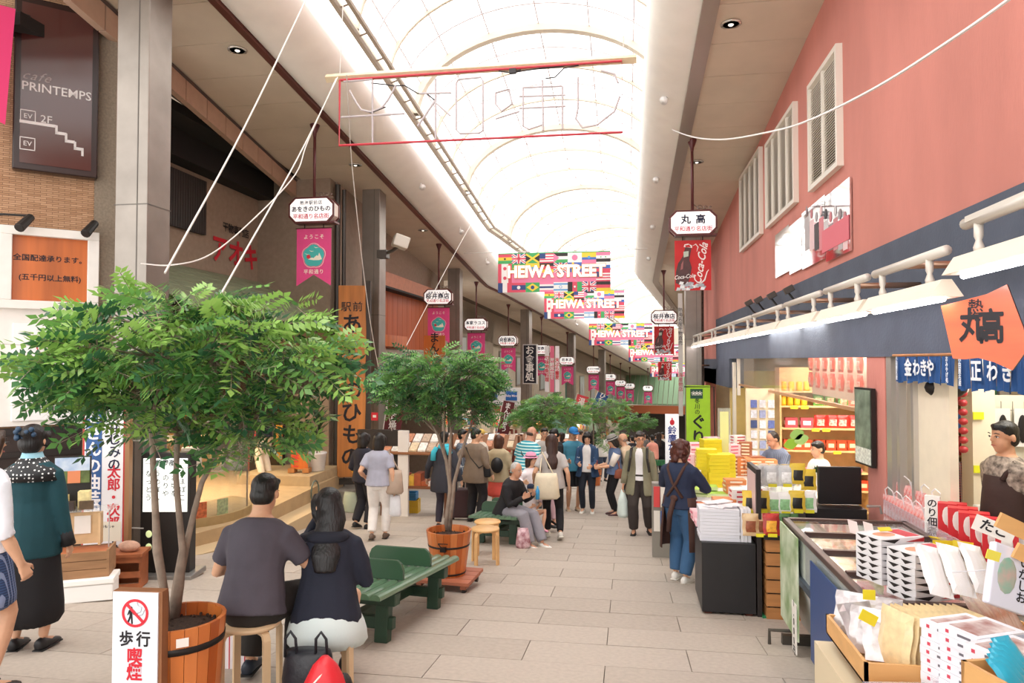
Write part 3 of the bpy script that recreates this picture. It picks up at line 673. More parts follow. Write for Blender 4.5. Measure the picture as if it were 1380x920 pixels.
for i, (dx, dy, n, c) in enumerate(((.15, -.55, 6, '#b23a30'), (.35, -.3, 7, '#e6ded0'), (.05, -.25, 9, '#b98c4c'), (.4, .05, 10, '#c9a35c'), (.3, .4, 9, '#e8dfb4'), (.0, .15, 11, '#b5524a'), (-.1, .5, 10, '#d9cfa0'))):
    for k in range(n):
        a = tag(M(mat(c, .55, noise=.15, scale=30)).box(-.13, .13, -.1, .1, 0, .045).build('product_box', loc=(cc.x+dx, cc.y+dy, cc.z+.735+k*.047)), 'flat sweet box stacked inside the curved glass case', 'box', 'boxes in the curved glass case'); a.rotation_euler = (0, 0, i*.5)
for i, (px, py) in enumerate(((291, 676), (308, 668))):
    a = 0; p = atZ(px, py, -.42); q = M(mat('#b7623a' if i == 0 else '#8f9c6a', .5, noise=.5, scale=25)).box(-.09, .09, 0, .01, 0, .22).build('price_card', loc=(cc.x+.93*cos(-.7+i*.35), cc.y+.99*sin(-.7+i*.35), cc.z+.12)); q.rotation_euler = (0, 0, pi/2-.7+i*.35); tag(q, 'small square food picture stuck on the curved glass, the %s one' % ('left' if i == 0 else 'right'), 'card')
# green potted bushes in the case foot
# wall at the right of the set back shop: dark door post, grey return wall handled by wall_left
o = thing('shop_door_post', 'black glazed shop door at the right end of the set back shop', 'door', (-6.9, 13.6, -.68))
m = M(DK); m.box(-.6, .0, -.06, 0, 0, 2.3); m.build('frame', o); m = M(clear('#3a3025', .5)); m.box(-.5, -.1, -.07, -.06, .1, 2.1); m.build('pane', o); m = M(mat('#c8902e', .6)); m.box(-.16, -.02, -.09, -.07, .3, 1.0); m.build('yellow_notice', o)
# building with the tall wooden sign and orange shopfront
m = M(mat('#a39181', .85, noise=.08, scale=10))
m.box(-6.4, -5.95, 13.95, 15.6, -2, 5.6); m.box(-9, -6.2, 15.6, 23.5, 1.35, 5.5); m.box(-9, -8.8, 15.6, 23.5, -2.8, 1.4); m.box(-9, -6.2, 23.5, 23.7, -3, 5)
struct(m, 'wall_left')
m = M(mat('#4d4a46', .4, .5)); m.tube([(-5.9, 13.85, -1.4), (-5.9, 13.85, 5.3)], .06); m.tube([(-5.78, 13.9, -1.4), (-5.78, 13.9, 5.2)], .045); o = m.build('drain_pipe'); tag(o, 'pair of grey drain pipes left of the tall carved wooden sign', 'pipe')
wp = atD(473.5, 600, 14.3); wp.z = 0; wr_ = radians(12)
zt = onp(474, 385, wp, wr_)[1]; zb = onp(474, 642, wp, wr_)[1]; xa = onp(456, 500, wp, wr_)[0]; xb = onp(493, 500, wp, wr_)[0]
o = thing('carved_wood_sign', 'tall upright wooden plank sign with large black brushed letters', 'sign', wp, wr_)
m = M(mat('#c07a3a', .5, noise=.25, scale=3, stretch=(2.5, 1, .18), bump=.2, bscale=20)); 
ed = [(xa+rnd.uniform(-.01, .01), zb+(zt-zb)*i/12) for i in range(13)]; er = [(xb+rnd.uniform(-.015, .015), zb+(zt-zb)*i/12) for i in range(12, -1, -1)]
m.poly(ed+er, -.07, 0); m.build('plank', o, bevel=.01)
m = M(mat('#3a322c', .6)); m.box(xb, xb+.09, -.05, .1, zb-.1, zt+.1); m.box(xa-.1, xb+.1, 0, .06, zb-.16, zb-.04); m.build('frame', o)
xc = (xa+xb)/2; s_ = (zt-zb)
text('駅前', .21, (xc+.0, -.072, zt-s_*.115), INK, o, bold=.01, sp=1.2)
for i, ch in enumerate('あをきのひもの'): text(ch, .43, (xc+.02*(i % 2), -.072, zt-s_*(.21+.115*i)), INK, o, bold=.022)
m = M(mat('#8d867c', .8, noise=.1)); m.box(-6.3, -5.35, 13.3, 14.6, -2, -.95); o = m.build('stone_plinth'); tag(o, 'grey stone plinth under the tall wooden sign', 'plinth')
# orange timber shopfront beyond the second column
orw = mat('#b4582a', .5, noise=.15, scale=4, stretch=(3, 3, .15)); 
o = thing('orange_shopfront', 'orange red timber boarded shopfront behind the second and third columns', 'shopfront', (-6.2, 0, 0))
for i in range(16):
    m = M(orw); y = 16.0+i*.42; m.box(0, .06, y, y+.405, 1.4, 3.45); m.build('plank', o)
m = M(mat('#b9785a', .6, noise=.1)); m.box(-.02, .35, 15.6, 22.8, 3.5, 3.85); m.build('fascia_board', o)
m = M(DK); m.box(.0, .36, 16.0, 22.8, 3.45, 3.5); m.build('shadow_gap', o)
m = M(woodo); m.box(.1, .22, 15.2, 15.4, 3.6, 4.2); m.box(.1, .2, 15.2, 19, 2.0, 2.3); m.build('rail', o)
m = M(BK); m.box(.08, .24, 15.18, 15.42, 4.15, 4.4); m.build('post_cap', o)
o = thing('side_sign_board', 'orange hanging sign board with black brushed letters by the third column', 'sign', atD(586, 480, 19.5))
o.location.z = 0; zc = lambda py: 1.65+(485-py)*19.5/950
m = M(woodo); m.box(-.3, .3, -.05, 0, zc(512), zc(452)); m.build('board', o); text('まんじゅう', .3, (0, -.052, zc(482)), INK, o, vert=True, bold=.02, sp=.9)
# ribbed awning of the orange shop
o = thing('ribbed_awning', 'beige ribbed awning below the orange boards, behind the second tree', 'awning', (0, 0, 0))
for i in range(7):
    m = M(mat('#9c8f80', .7)); x0 = -6.2+i*.2; z = 1.95-i*.13; m.hexa([(x0, 15.7, z), (x0+.2, 15.7, z-.13), (x0+.2, 22, z-.13), (x0, 22, z)], [(x0, 15.7, z+.04), (x0+.2, 15.7, z-.07), (x0+.2, 22, z-.07), (x0, 22, z+.04)]); m.build('awning_slat', o)
# security lamp box on the second column
o = thing('lamp_box', 'grey boxy floodlight on an arm of the second column', 'lamp', atD(540, 326, 14.0))
m = M(mat('#cfc8bd', .5)); m.cb((0, 0, 0), (.3, .28, .24), R=MX.Rotation(.5, 3, 'Z') @ MX.Rotation(.3, 3, 'Y')); m.build('housing', o, bevel=.02)
m = M(mat('#5e5a55', .4, .5)); m.tube([(-.45, .25, -.2), (-.2, .1, -.15), (0, 0, -.05)], .035); m.cb((-.45, .25, -.2), (.2, .2, .16)); m.build('arm', o)
o = thing('fire_sign', 'small red square notice with a white mark on the second column', 'sign', atD(505, 561, 14.2)); m = M(REDI); m.box(-.07, .07, -.01, 0, -.08, .08); m.build('plate', o); m = M(WHITE); m.box(-.035, .035, -.013, -.01, -.02, .03); m.build('mark', o)
# ================================================================ hanging signs, pennants, banners, wires
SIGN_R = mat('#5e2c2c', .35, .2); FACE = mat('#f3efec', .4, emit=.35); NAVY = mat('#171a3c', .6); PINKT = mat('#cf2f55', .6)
PINK = mat('#dd4a86', .75, noise=.04, scale=5); TEAL = mat('#46b3ae', .7); CREAMY = mat('#f1e7d6', .7)
def octo(w, h, c): return [(-w+c, -h), (w-c, -h), (w, -h+c), (w, h-c), (w-c, h), (-w+c, h), (-w, h-c), (-w, -h+c)]
def hang_sign(px, py, small, main, bot, lab, side='left', n=0, sz=1.0, H=5.31):
    p = G(px, py, H); seg2 = p.y > BT; rz = -BA if seg2 else 0
    o = thing('hanging_shop_sign', lab, 'sign', p, rz, 'octagonal hanging shop signs')
    top = 8.45-H-(-0) if 0 else 6.80-H
    w, h = .405*sz, .22*sz
    m = M(SIGN_R); m.poly(octo(w, h, .11), -.02, .0); m.poly(octo(w, h, .11), .21, .23); m.poly(octo(w-.02, h-.02, .105), 0, .21, mat('#e6d9cf', .5)); m.box(w-.1, w, 0, .21, -h-.001, -h+.03); m.box(-w+.1, w-.1, 0, .21, -h-.004, -h+.02); m.build('sign_box', o)
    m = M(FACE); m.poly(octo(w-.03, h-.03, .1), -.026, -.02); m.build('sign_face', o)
    if small: text(small, .075*sz, (0, -.028, .115*sz), NAVY, o, bold=.01, sp=1.15)
    text(main, min(.17, .70/len(main.replace(' ', '')))*sz, (0, -.028, .01*sz if small else .045), NAVY, o, bold=.03, sp=1.0 if len(main) > 3 else 1.2)
    text(bot, .095*sz, (0, -.028, -.115*sz), PINKT, o, bold=.015, sp=.95)
    m = M(SIGN_R); m.tube([(0, .1, h), (0, .1, top-.02)], .026*sz, 8); m.lathe([(.026, -.22), (.035, -.15), (.085, -.02), (.085, 0)], 12, c=(0, .1, top)); m.build('pole', o, True)
    m = M(mat('#8d7f78', .3, .8))
    for sx, r0 in ((.12, .05), (.22, .035), (.3, .025)):
        m.tube([(sx+r0*cos(a)*(1-a/9), .1, h+.06+r0*sin(a)*(1-a/9)) for a in [i*.6 for i in range(11)]], .008, 5)
    m.tube([(.02, .1, h+.12), (.1, .1, h+.05), (.34, .1, h+.01)], .008, 5); m.build('scroll_ornament', o)
    m = M(BK); m.tube([(-.17, .1, -h), (-.17, .1, -h-.07)], .01, 6); m.tube([(.17, .1, -h), (.17, .1, -h-.07)], .01, 6); m.build('hook', o)
    return p, rz, h
def pennant(p, rz, h, lab):
    o = thing('pink_pennant', lab, 'pennant', p+V((0, 0, -h-.07)), rz, 'pink pennants under the shop signs')
    w, L = .31, .98; m = M(PINK); m.poly([(-w, 0), (-w, -L), (0, -L+.19), (w, -L), (w, 0)], .095, .10); m.build('cloth', o)
    m = M(SIGN_R); m.tube([(-w-.02, .097, 0), (w+.02, .097, 0)], .01, 6); m.build('rod', o)
    pt = lambda r: [(r*(1+.13*abs(cos(2.5*(a-pi/2))) if True else r)*cos(a), -.47+r*(1+.13*abs(cos(2.5*(a-pi/2))))*sin(a)) for a in [2*pi*i/50 for i in range(50)]]
    m = M(CREAMY); m.poly(pt(.192), .091, .095); m.poly(pt(.185), .089, .095, PINK); m.poly(pt(.172), .087, .095, TEAL)
    m.poly([(-.1, -.53), (-.03, -.50), (.0, -.51), (.06, -.46), (.08, -.48), (.1, -.42), (.13, -.48), (.15, -.53), (.1, -.545), (0, -.545)], .084, .095, CREAMY)
    m.poly([(-.09+.035*cos(a), -.485+.035*sin(a)) for a in [i*pi/6 for i in range(12)]], .082, .095, REDI)
    for x, z in ((-.04, -.40), (.04, -.34), (-.12, -.45)): m.poly([(x-.04, z+.025), (x, z), (x+.05, z+.01), (x, z+.012)], .084, .095, CREAMY)
    m.build('plum_emblem', o); text('ようこそ', .085, (0, .094, -.15), CREAMY, o, bold=.01, sp=1.25); text('平和通り', .085, (0, .094, -.745), CREAMY, o, bold=.01, sp=1.2); return o
ST = '平和通り名店街'
ls = [(420, 283, '熱海駅前店', 'あをきのひもの', ST, 'nearest left octagonal hanging sign, white with a seven character shop name'),
 (590, 400, '温泉まんじゅう', '桜井商店', ST, 'second left octagonal hanging sign, in front of the orange shopfront'),
 (641, 437, '', '本家ラユス', ST, 'third left octagonal hanging sign, just right of the third column'),
 (684, 459, '魚介類全国発送', '阿部商店', ST, 'fourth left octagonal hanging sign, left of the black upright restaurant sign'),
 (729, 471, '', '阿部商店', ST, 'fifth left octagonal hanging sign, partly over the black upright restaurant sign'),
 (764, 486, '', '岩本店', ST, 'sixth left octagonal hanging sign, below the second flag banner'),
 (799.5, 498, '', 'まるたや本舗', ST, 'seventh left octagonal hanging sign, by the green wall strip'),
 (822, 508, '', '一越', ST, 'eighth left octagonal hanging sign, small and far, first of a row of three close ones'),
 (836, 516, '', '一杉屋', ST, 'ninth left octagonal hanging sign, middle of the far row of three'),
 (848.5, 520, '', '四季', ST, 'tenth left octagonal hanging sign, last of the far row of three'),
 (873, 523, '', '平和', '', 'farthest octagonal hanging sign, beside the pale blue far column')]
od = ['nearest', 'second', 'third', 'fourth', 'fifth', 'sixth', 'seventh', 'eighth', 'ninth', 'tenth', 'farthest']
for i, (px, py, a, b, c, l) in enumerate(ls):
    p, rz, h = hang_sign(px, py, a, b, c, l, H=5.31 if i < 10 else 5.2)
    pennant(p, rz, h, 'pink swallowtail pennant with a teal plum blossom, under the %s left shop sign' % od[i])
hang_sign(934, 300, '', '丸 高', ST, 'nearest right octagonal hanging sign, large white face with two bold characters', H=5.31)
hang_sign(895, 427, 'ひもの', '桜井商店', ST, 'second right octagonal hanging sign, near the steel columns', H=5.31)
# drinks banners below the right signs
COLA = mat('#c62326', .6, noise=.04); COLW = mat('#f2ebe8', .6); GLS = mat('#4a2322', .35, noise=.3, scale=9)
def drink_banner(px, py, lab):
    p = G(px, py, 5.31)+V((0, 0, -.29)); o = thing('drink_banner', lab, 'banner', p, 0, 'red soft drink banners')
    w, L = .31, .88; m = M(COLA); m.box(-w, w, .095, .10, -L, 0); m.build('cloth', o)
    m = M(GLS); m.poly([(-.19, -.80), (-.29, -.75), (-.29, -.55), (-.25, -.40), (-.17, -.28), (-.13, -.13), (-.12, -.10), (-.02, -.12), (-.03, -.18), (-.06, -.34), (-.02, -.48), (-.04, -.60), (-.09, -.78)], .088, .095)
    m.poly([(-.155, -.115), (-.14, -.07), (-.08, -.06), (-.015, -.09), (-.01, -.135)], .086, .095, COLW); m.poly([(-.13, -.09), (-.06, -.075), (-.03, -.125), (-.12, -.12)], .084, .095, COLA)
    m.poly([(-.16, -.20), (-.07, -.19), (-.075, -.28), (-.155, -.30)], .086, .095, mat('#b9c4b4', .4)); m.poly([(-.2, -.42), (-.16, -.35), (-.17, -.5), (-.21, -.52)], .086, .095, mat('#9c5a58', .4)); m.build('bottle_picture', o)
    m = M(COLW); rr = random.Random(3)
    for i in range(22):
        x = -.28+.5*rr.random()*(1 if i % 3 else .8); z = -.86+.07*rr.random()*(1.6 if x < 0 else 1); m.poly([(x-.04, z-.02), (x+.03, z-.02), (x+.045, z+.02), (x-.02, z+.035)], .087-i*.0003, .095, mat(rr.choice(['#e9ecee', '#c9ced2', '#a8aeb5']), .4))
    m.build('ice_picture', o)
    text('Coca-Cola', .20, (.135, .093, -.42), COLW, o, bold=.014, shear=.5, rz=radians(80), xs=.84); text('Coca-Cola', .10, (-.15, .083, -.64), COLW, o, bold=.012, shear=.4, rz=radians(6), xs=.8)
    m = M(COLW); m.tube([(.03, .092, -.78), (.09, .092, -.80), (.2, .092, -.70), (.24, .092, -.56), (.27, .092, -.52)], [.004, .01, .014, .01, .004], 5); m.tube([(.0, .092, -.1), (.05, .092, -.07), (.09, .092, -.12), (.07, .092, -.2)], [.004, .01, .01, .004], 5); m.build('swoosh', o)
drink_banner(934, 300, 'red soft drink banner with a bottle picture, under the nearest right shop sign'); drink_banner(895, 427, 'smaller red soft drink banner under the second right shop sign')
drink_banner(896, 479, 'far red soft drink banner, lowest one beside the small flag banner')
# flag banners --------------------------------------------------
fc = {k: mat(v, .7) for k, v in dict(r='#e0566c', y='#f2d24a', g='#4fae68', b='#4a74c4', w='#f6f2f0', k='#3a3534', n='#3a4f86', p='#ee86aa', l='#62a6da').items()}
def fl(m, t, x, z, w, h):
    q = lambda a, b, c, d, k, e=0: m.box(x+w*a, x+w*c, -.003-e, 0, z+h*b, z+h*d, fc[k])
    def H(*ks):
        n = len(ks)
        for i, k in enumerate(ks): q(0, 1-(i+1)/n, 1, 1-i/n, k)
    def Vv(*ks):
        for i, k in enumerate(ks): q(i/len(ks), 0, (i+1)/len(ks), 1, k)
    def dg(a, b, c, d, tk, k, e=.002):
        ax, az, bx, bz = x+w*a, z+h*b, x+w*c, z+h*d; nx, nz = -(bz-az), bx-ax; L = sqrt(nx*nx+nz*nz); nx, nz = nx/L*tk, nz/L*tk
        m.poly([(ax-nx, az-nz), (bx-nx, bz-nz), (bx+nx, bz+nz), (ax+nx, az+nz)], -.003-e, 0, fc[k])
    def disc(r, k, e=.004, cx=.5, cz=.5): m.poly([(x+w*cx+r*cos(a), z+h*cz+r*sin(a)) for a in [i*pi/6 for i in range(12)]], -.003-e, 0, fc[k])
    if t == 'bo': H('r', 'y', 'g'); disc(.03, 'k')
    elif t == 'uk': q(0, 0, 1, 1, 'n'); dg(.03, .05, .97, .95, .035, 'w'); dg(.03, .95, .97, .05, .035, 'w'); dg(.03, .05, .97, .95, .014, 'r', .003); dg(.03, .95, .97, .05, .014, 'r', .003); q(.38, 0, .62, 1, 'w', .004); q(0, .34, 1, .66, 'w', .004); q(.43, 0, .57, 1, 'r', .005); q(0, .41, 1, .59, 'r', .005)
    elif t == 'ja': q(0, 0, 1, 1, 'g'); m.poly([(x, z), (x, z+h), (x+w/2, z+h/2)], -.004, 0, fc['k']); m.poly([(x+w, z), (x+w/2, z+h/2), (x+w, z+h)], -.004, 0, fc['k']); dg(.03, .05, .97, .95, .025, 'y', .003); dg(.03, .95, .97, .05, .025, 'y', .003)
    elif t == 'us': H(*('r', 'w')*3, 'r'); q(0, .45, .42, 1, 'n', .002)
    elif t == 'pa': H('k', 'w', 'g'); m.poly([(x, z), (x+w*.4, z+h/2), (x, z+h)], -.005, 0, fc['p'])
    elif t == 'jp': q(0, 0, 1, 1, 'w'); disc(h*.3, 'p')
    elif t == 'ec': q(0, 0, 1, .25, 'p'); q(0, .25, 1, .5, 'b'); q(0, .5, 1, 1, 'y'); disc(.04, 'l')
    elif t == 'sy': H('p', 'w', 'k'); disc(.018, 'g', cx=.33); disc(.018, 'g', cx=.66)
    elif t == 'ca': q(0, 0, 1, 1, 'w'); q(0, 0, .25, 1, 'r', .001); q(.75, 0, 1, 1, 'r', .001); disc(.05, 'r')
    elif t == 'fr': Vv('n', 'w', 'r')
    elif t == 'la': H('r', 'n', 'n', 'r'); disc(.05, 'w')
    elif t == 'br': q(0, 0, 1, 1, 'g'); m.poly([(x+w*.06, z+h/2), (x+w/2, z+h*.08), (x+w*.94, z+h/2), (x+w/2, z+h*.92)], -.005, 0, fc['y']); disc(.055, 'n', .005)
    elif t == 'th': H('p', 'w', 'n', 'w', 'p')
    elif t == 'il': q(0, 0, 1, 1, 'w'); q(0, .12, 1, .28, 'l', .001); q(0, .72, 1, .88, 'l', .001); disc(.045, 'l'); disc(.03, 'w', .005)
    elif t == 'af': Vv('k', 'r', 'g'); disc(.03, 'w')
    elif t == 'de': H('k', 'r', 'y')
    elif t == 'ru': H('w', 'b', 'r')
    elif t == 'sw': q(0, 0, 1, 1, 'b'); q(.3, 0, .45, 1, 'y', .001); q(0, .4, 1, .6, 'y', .001)
    elif t == 'gr': q(0, 0, 1, 1, 'p')
    else: q(0, 0, 1, 1, 'r')
rows = [['bo', 'uk', 'ja', 'us', 'pa', 'jp', 'ec', 'sy'], ['ca', 'br', 'ec', 'de', 'uk', 'sw', 'th', 'ru'], ['ca', 'gr', 'gr', 'gr', 'gr', 'gr', 'gr', 'us'], ['fr', 'la', 'br', 'th', 'il', 'af', 'uk', 'de']]
fm = M(); BW, BH = 3.2, 1.1
for j, rw in enumerate(rows):
    for i, t in enumerate(rw): fl(fm, t, -BW/2+i*BW/8, -(j+1)*BH/4, BW/8, BH/4)
fm.box(-BW/2, BW/2, 0, .006, -BH, .03, fc['w']); fm.box(-BW/2, BW/2, -.002, 0, 0, .03, fc['g']); fme = fm.mesh('flag_patchwork')
for i, (px, py, d, nm) in enumerate(((746, 341, 20, 'nearest'), (787, 392, 28.2, 'second'), (836, 436, 36, 'third'), (881, 464, 45.5, 'fourth'), (904, 489, 56, 'farthest'))):
    p = atD(px, py, d); o = thing('flag_banner', '%s wide banner of national flags with bold white street name lettering' % nm, 'banner', p, 0, 'flag patchwork banners across the street')
    inst('cloth', fme, o)
    text('HEIWA STREET', .46, (.06, -.012, -.53), mat('#f3a35a', .7), o, bold=.07, xs=.90, label='orange outline'); text('HEIWA STREET', .46, (.06, -.018, -.53), mat('#fffdf8', .7, emit=.2), o, bold=.04, xs=.90, label='white lettering')
    m = M(mat('#cfc9c4', .6)); m.tube([(-2.6, 0, .06), (2.6, 0, .06)], .012, 5); m.build('wire', o)
# rope light sign frame over the near street
Yr = 9.0; fp = lambda x, y, dy=0: atY(x, y, Yr)+V((0, dy, 0)); o = thing('rope_light_frame', 'wooden bar and red tubed frame with unlit white rope lights bent into characters', 'light display', fp(648, 90)); B0 = o.location.copy()
lp = lambda x, y, dy=0: fp(x, y, dy)-B0
m = M(mat('#d6c3a2', .6, noise=.1)); a, b = lp(438, 104, .05), lp(858, 77, .05); m.tube([a, b], .06, 4); m.build('wooden_bar', o)
m = M(mat('#c23845', .5)); m.tube([lp(458, 108), lp(838, 82), lp(839, 178), lp(457, 196), lp(458, 108)], .016, 6); m.build('red_tube_frame', o)
rl = mat('#bdb4b6', .5)
for pl in ([(471, 122), (480, 138), (487, 148), (500, 151), (515, 145), (524, 133), (533, 116)], [(502, 108), (502, 193)], [(460, 158), (545, 153)], [(463, 110), (502, 107)], [(565, 126), (608, 125)], [(587, 106), (587, 188)], [(587, 135), (563, 170)], [(587, 138), (607, 156)],
           [(618, 107), (648, 104), (651, 109), (651, 176), (646, 179), (620, 180), (615, 175), (615, 112), (618, 107)], [(705, 118), (705, 170), (713, 174), (731, 168)], [(731, 108), (732, 176)], [(758, 116), (758, 174)], [(700, 130), (762, 128)], [(700, 146), (762, 143)], [(705, 118), (758, 116)], [(779, 104), (779, 145), (776, 160), (785, 172), (805, 168), (828, 150), (835, 130)], [(668, 125), (686, 120), (690, 140), (676, 150), (668, 140), (668, 125)], [(668, 160), (700, 150)], [(810, 95), (828, 100), (833, 112)]):
    m = M(rl); m.tube([lp(*q) for q in pl], .014, 6); m.build('rope_light', o)
bl = mat('#2a2426', .5)
for pl in ([(500, 112), (520, 114), (532, 116), (545, 115), (563, 126), (575, 126), (587, 136)], [(487, 148), (500, 152), (520, 144)], [(695, 97), (730, 92), (755, 90), (762, 88)], [(735, 106), (748, 104), (760, 92), (780, 88)], [(672, 96), (690, 98), (702, 94)]):
    m = M(bl); m.tube([lp(*q) for q in pl], .009, 5); m.build('cable', o)
m = M(bl); m.cb(lp(691, 96), (.09, .05, .06)); m.build('connector_box', o)
# ropes and wires
def rope(pts, r, lab, c='#d8d2cc', cat='rope', name='rope'): return tag(M(mat(c, .7)).tube(smooth(pts), r, 5).build(name), lab, cat)
rope([atD(463, -10, 9.2), atD(458, 100, 9.2)], .006, 'thin rope holding up the left end of the wooden bar')
rope([atD(840, -10, 9.2), atD(840, 76, 9.2)], .006, 'thin rope holding up the right end of the wooden bar')
rope([atD(414, -4, 7.5), atD(330, 170, 6.2), atD(222, 368, 4.7)], .008, 'pale rope running from the roof down to the left of the tree crown')
rope([atD(455, 104, 9.1), atD(400, 215, 8), atD(287, 415, 5)], .008, 'pale rope from the wooden bar down into the middle of the near tree crown')
rope([atD(453, 106, 9.1), atD(415, 190, 8.6), atD(398, 235, 8.2), atD(345, 292, 7.4), atD(285, 342, 6.9), atD(232, 357, 6.6), atD(190, 355, 7.5)], .007, 'slack pale rope looping from the wooden bar towards the nearest left column')
rope([atD(467, 100, 9.2), atD(476, 240, 10.5), atD(500, 440, 12), atD(528, 580, 13.5)], .007, 'pale rope hanging down across the second left column')
rope([atD(636, 300, 16), atD(600, 365, 15), atD(548, 465, 13)], .007, 'pale rope slanting down to the second tree crown')
rope([atD(1400, -30, 3.4), atD(1290, 48, 4), atD(1180, 118, 4.9), atD(1090, 162, 6), atD(1035, 178, 7), atD(970, 188, 9), atD(925, 182, 11), atD(890, 165, 13), atD(866, 138, 15)], .010, 'thick white cable swooping across the red wall and the right soffit', '#efebe8', 'cable', 'white_cable')
# soffit downlights and small globe spots on the coves
dl = mat('#e8e4dc', .25, .6)
for i, (px, py, lb) in enumerate(((320, 67, 'nearest recessed downlight in the left soffit'), (479, 222, 'second recessed downlight in the left soffit'), (570, 310, 'third recessed downlight in the left soffit'), (985, 32, 'nearest recessed downlight in the right soffit'), (939, 218, 'second recessed downlight in the right soffit, by the hanging pole'))):
    p = G(px, py, 6.80); o = thing('downlight', lb, 'lamp', p, 0, 'recessed downlights')
    m = M(dl); m.lathe([(.13, -.012), (.13, -.001), (.1, -.001), (.1, -.012)], 20); m.build('trim_ring', o, True)
    m = M(mat('#8a8078', .2, .9)); m.lathe([(.1, -.01), (.04, -.004), (.04, -.003)], 16); m.sph((0, 0, -.012), (.035, .035, .02), mat('#fff7ea', .3, emit=.6)); m.build('reflector', o, True)
def cove_spot(px, py, sg, lb):
    p = G(px, py, 6.9); o = thing('cove_spotlight', lb, 'lamp', p, 0, 'globe spotlights on the coves')
    m = M(mat('#e9e5e0', .4)); m.tube([(0, 0, .12), (0, 0, .0), (-sg*.04, -.06, -.06)], .014, 6); m.build('stem', o)
    m = M(mat('#f2efec', .2)); m.tube([(-sg*.02, -.03, -.04), (-sg*.07, -.10, -.10)], [.03, .07], 12); m.build('shade', o, True); m = M(dl); m.lathe([(.05, 0), (.05, .02)], 12, c=(0, 0, .1)); m.build('base', o)
for i, (px, py) in enumerate(((567, 248), (620, 309), (655, 351), (738, 417), (776, 435))): cove_spot(px, py, -1, '%s small white globe spotlight on the left cove' % od[i])
for i, (px, py) in enumerate(((900, 130), (888, 238), (883, 302), (877, 345))): cove_spot(px, py, 1, '%s small white globe spotlight on the right cove' % od[i])
# right end flag on the far side behind the columns
# ================================================================ things standing in the street
green = mat('#56765a', .35, noise=.12, scale=7, coat=.5); green2 = mat('#26412f', .5, noise=.12); birch = mat('#d9ab72', .45, noise=.1, scale=5); birchp = mat('#dcbf98', .45, noise=.06, scale=5)
def bench(loc, rz, lab, L=1.78, Wd=.72, fulls=True):
    o = thing('green_bench', lab, 'bench', loc, rz, 'green slatted benches', rx=-math.atan(SLOPE))
    for i in range(8):
        x = -Wd/2+Wd*(i+.5)/8; m = M(green)
        pr = [(x+.043*cos(a), .40+.028*sin(a)) for a in [pi*k/6 for k in range(7)]]+[(x-.043, .385), (x+.043, .385)]
        m.poly(pr, -L/2, L/2); m.build('slat', o)
    for y in (-L/2+.34, L/2-.34):
        for sx in (-1, 1): m = M(green2); m.box(sx*.24-.055, sx*.24+.055, y-.045, y+.045, 0, .37); m.build('leg', o, bevel=.008)
        m = M(green2); m.box(-.35, .35, y-.055, y+.055, .28, .375); m.box(-.33, .33, y-.035, y+.035, .10, .19); m.build('cross_rail', o, bevel=.006)
    m = M(green2); m.box(-.04, .04, -L/2+.3, L/2-.3, .12, .2); m.build('stretcher', o)
    for y in (-.33, .28):
        m = M(mat('#294b31', .4, coat=.2)); w = Wd/2-.06
        m.poly([(-w, .425), (w, .425), (w, .50), (w-.02, .55), (w-.06, .58), (-w+.06, .58), (-w+.02, .55), (-w, .50)], y-.02, y+.02); m.build('divider_board', o, bevel=.004)
    return o
def mid2(a, b): return (a+b)/2
a = G(508, 806, .42); b = G(618, 750, .42); dr = atan2(b.x-a.x, b.y-a.y); c_ = (a+b)/2+V((-cos(dr)*.36, sin(dr)*.36, 0)); c_.z = zg(c_.y)
bench(c_, -dr, 'near green slatted bench with two divider boards, right of the seated couple')
c2 = G(666, 733); c2 += V((.05, .65, 0)); c2.z = zg(c2.y); bench(c2, -.05, 'far green bench carrying the seated old man, behind the two round stools'); B2 = c2.copy()
def stool(loc, rz, lab, mt, mtp, h=.44):
    o = thing('round_stool', lab, 'stool', loc, rz, 'round bentwood stools')
    m = M(mt); m.lathe([(.165, h-.028), (.176, h-.022), (.178, h-.008), (.172, h)], 28); m.build('seat', o, True)
    for k in range(4):
        a = pi/4+k*pi/2; m = M(mt); c, s = cos(a), sin(a)
        pts = [(.09, h-.036), (.15, h-.037), (.172, h-.045), (.186, h-.075), (.19, 0)]
        u = V((c, s, 0)); t = V((-s, c, 0)); rings = []
        for i, (r, z) in enumerate(pts):
            q = u*r+V((0, 0, z)); nrm = V((0, 0, 1)) if i < 2 else (u+V((0, 0, 1))).normalized() if i == 2 else u
            rings.append([q+t*.022-nrm*.011, q+t*.022+nrm*.011, q-t*.022+nrm*.011, q-t*.022-nrm*.011])
        vs = [p for g in rings for p in g]; m.add(vs, [(i*4+j, i*4+(j+1) % 4, (i+1)*4+(j+1) % 4, (i+1)*4+j) for i in range(4) for j in range(4)]+[(0, 1, 2, 3), (19, 18, 17, 16)]); m.build('leg', o)
    return o
def gp(px, py, h=0): p = G(px, py, h); return V((p.x, p.y, zg(p.y)))
S1 = gp(339, 836, .46); stool(S1, .2, 'pale round stool under the man in the grey T-shirt', birchp, birchp, .46)
S2 = gp(440, 829, .46); stool(S2, .5, 'pale round stool under the girl in the navy jacket', birchp, birchp, .46)
stool(gp(654, 711, .44), .35, 'nearer empty round wooden stool, beside the second tree pot', birch, birch); stool(gp(657, 701.5, .44), .2, 'farther empty round wooden stool, right behind the nearer one', birch, birch)
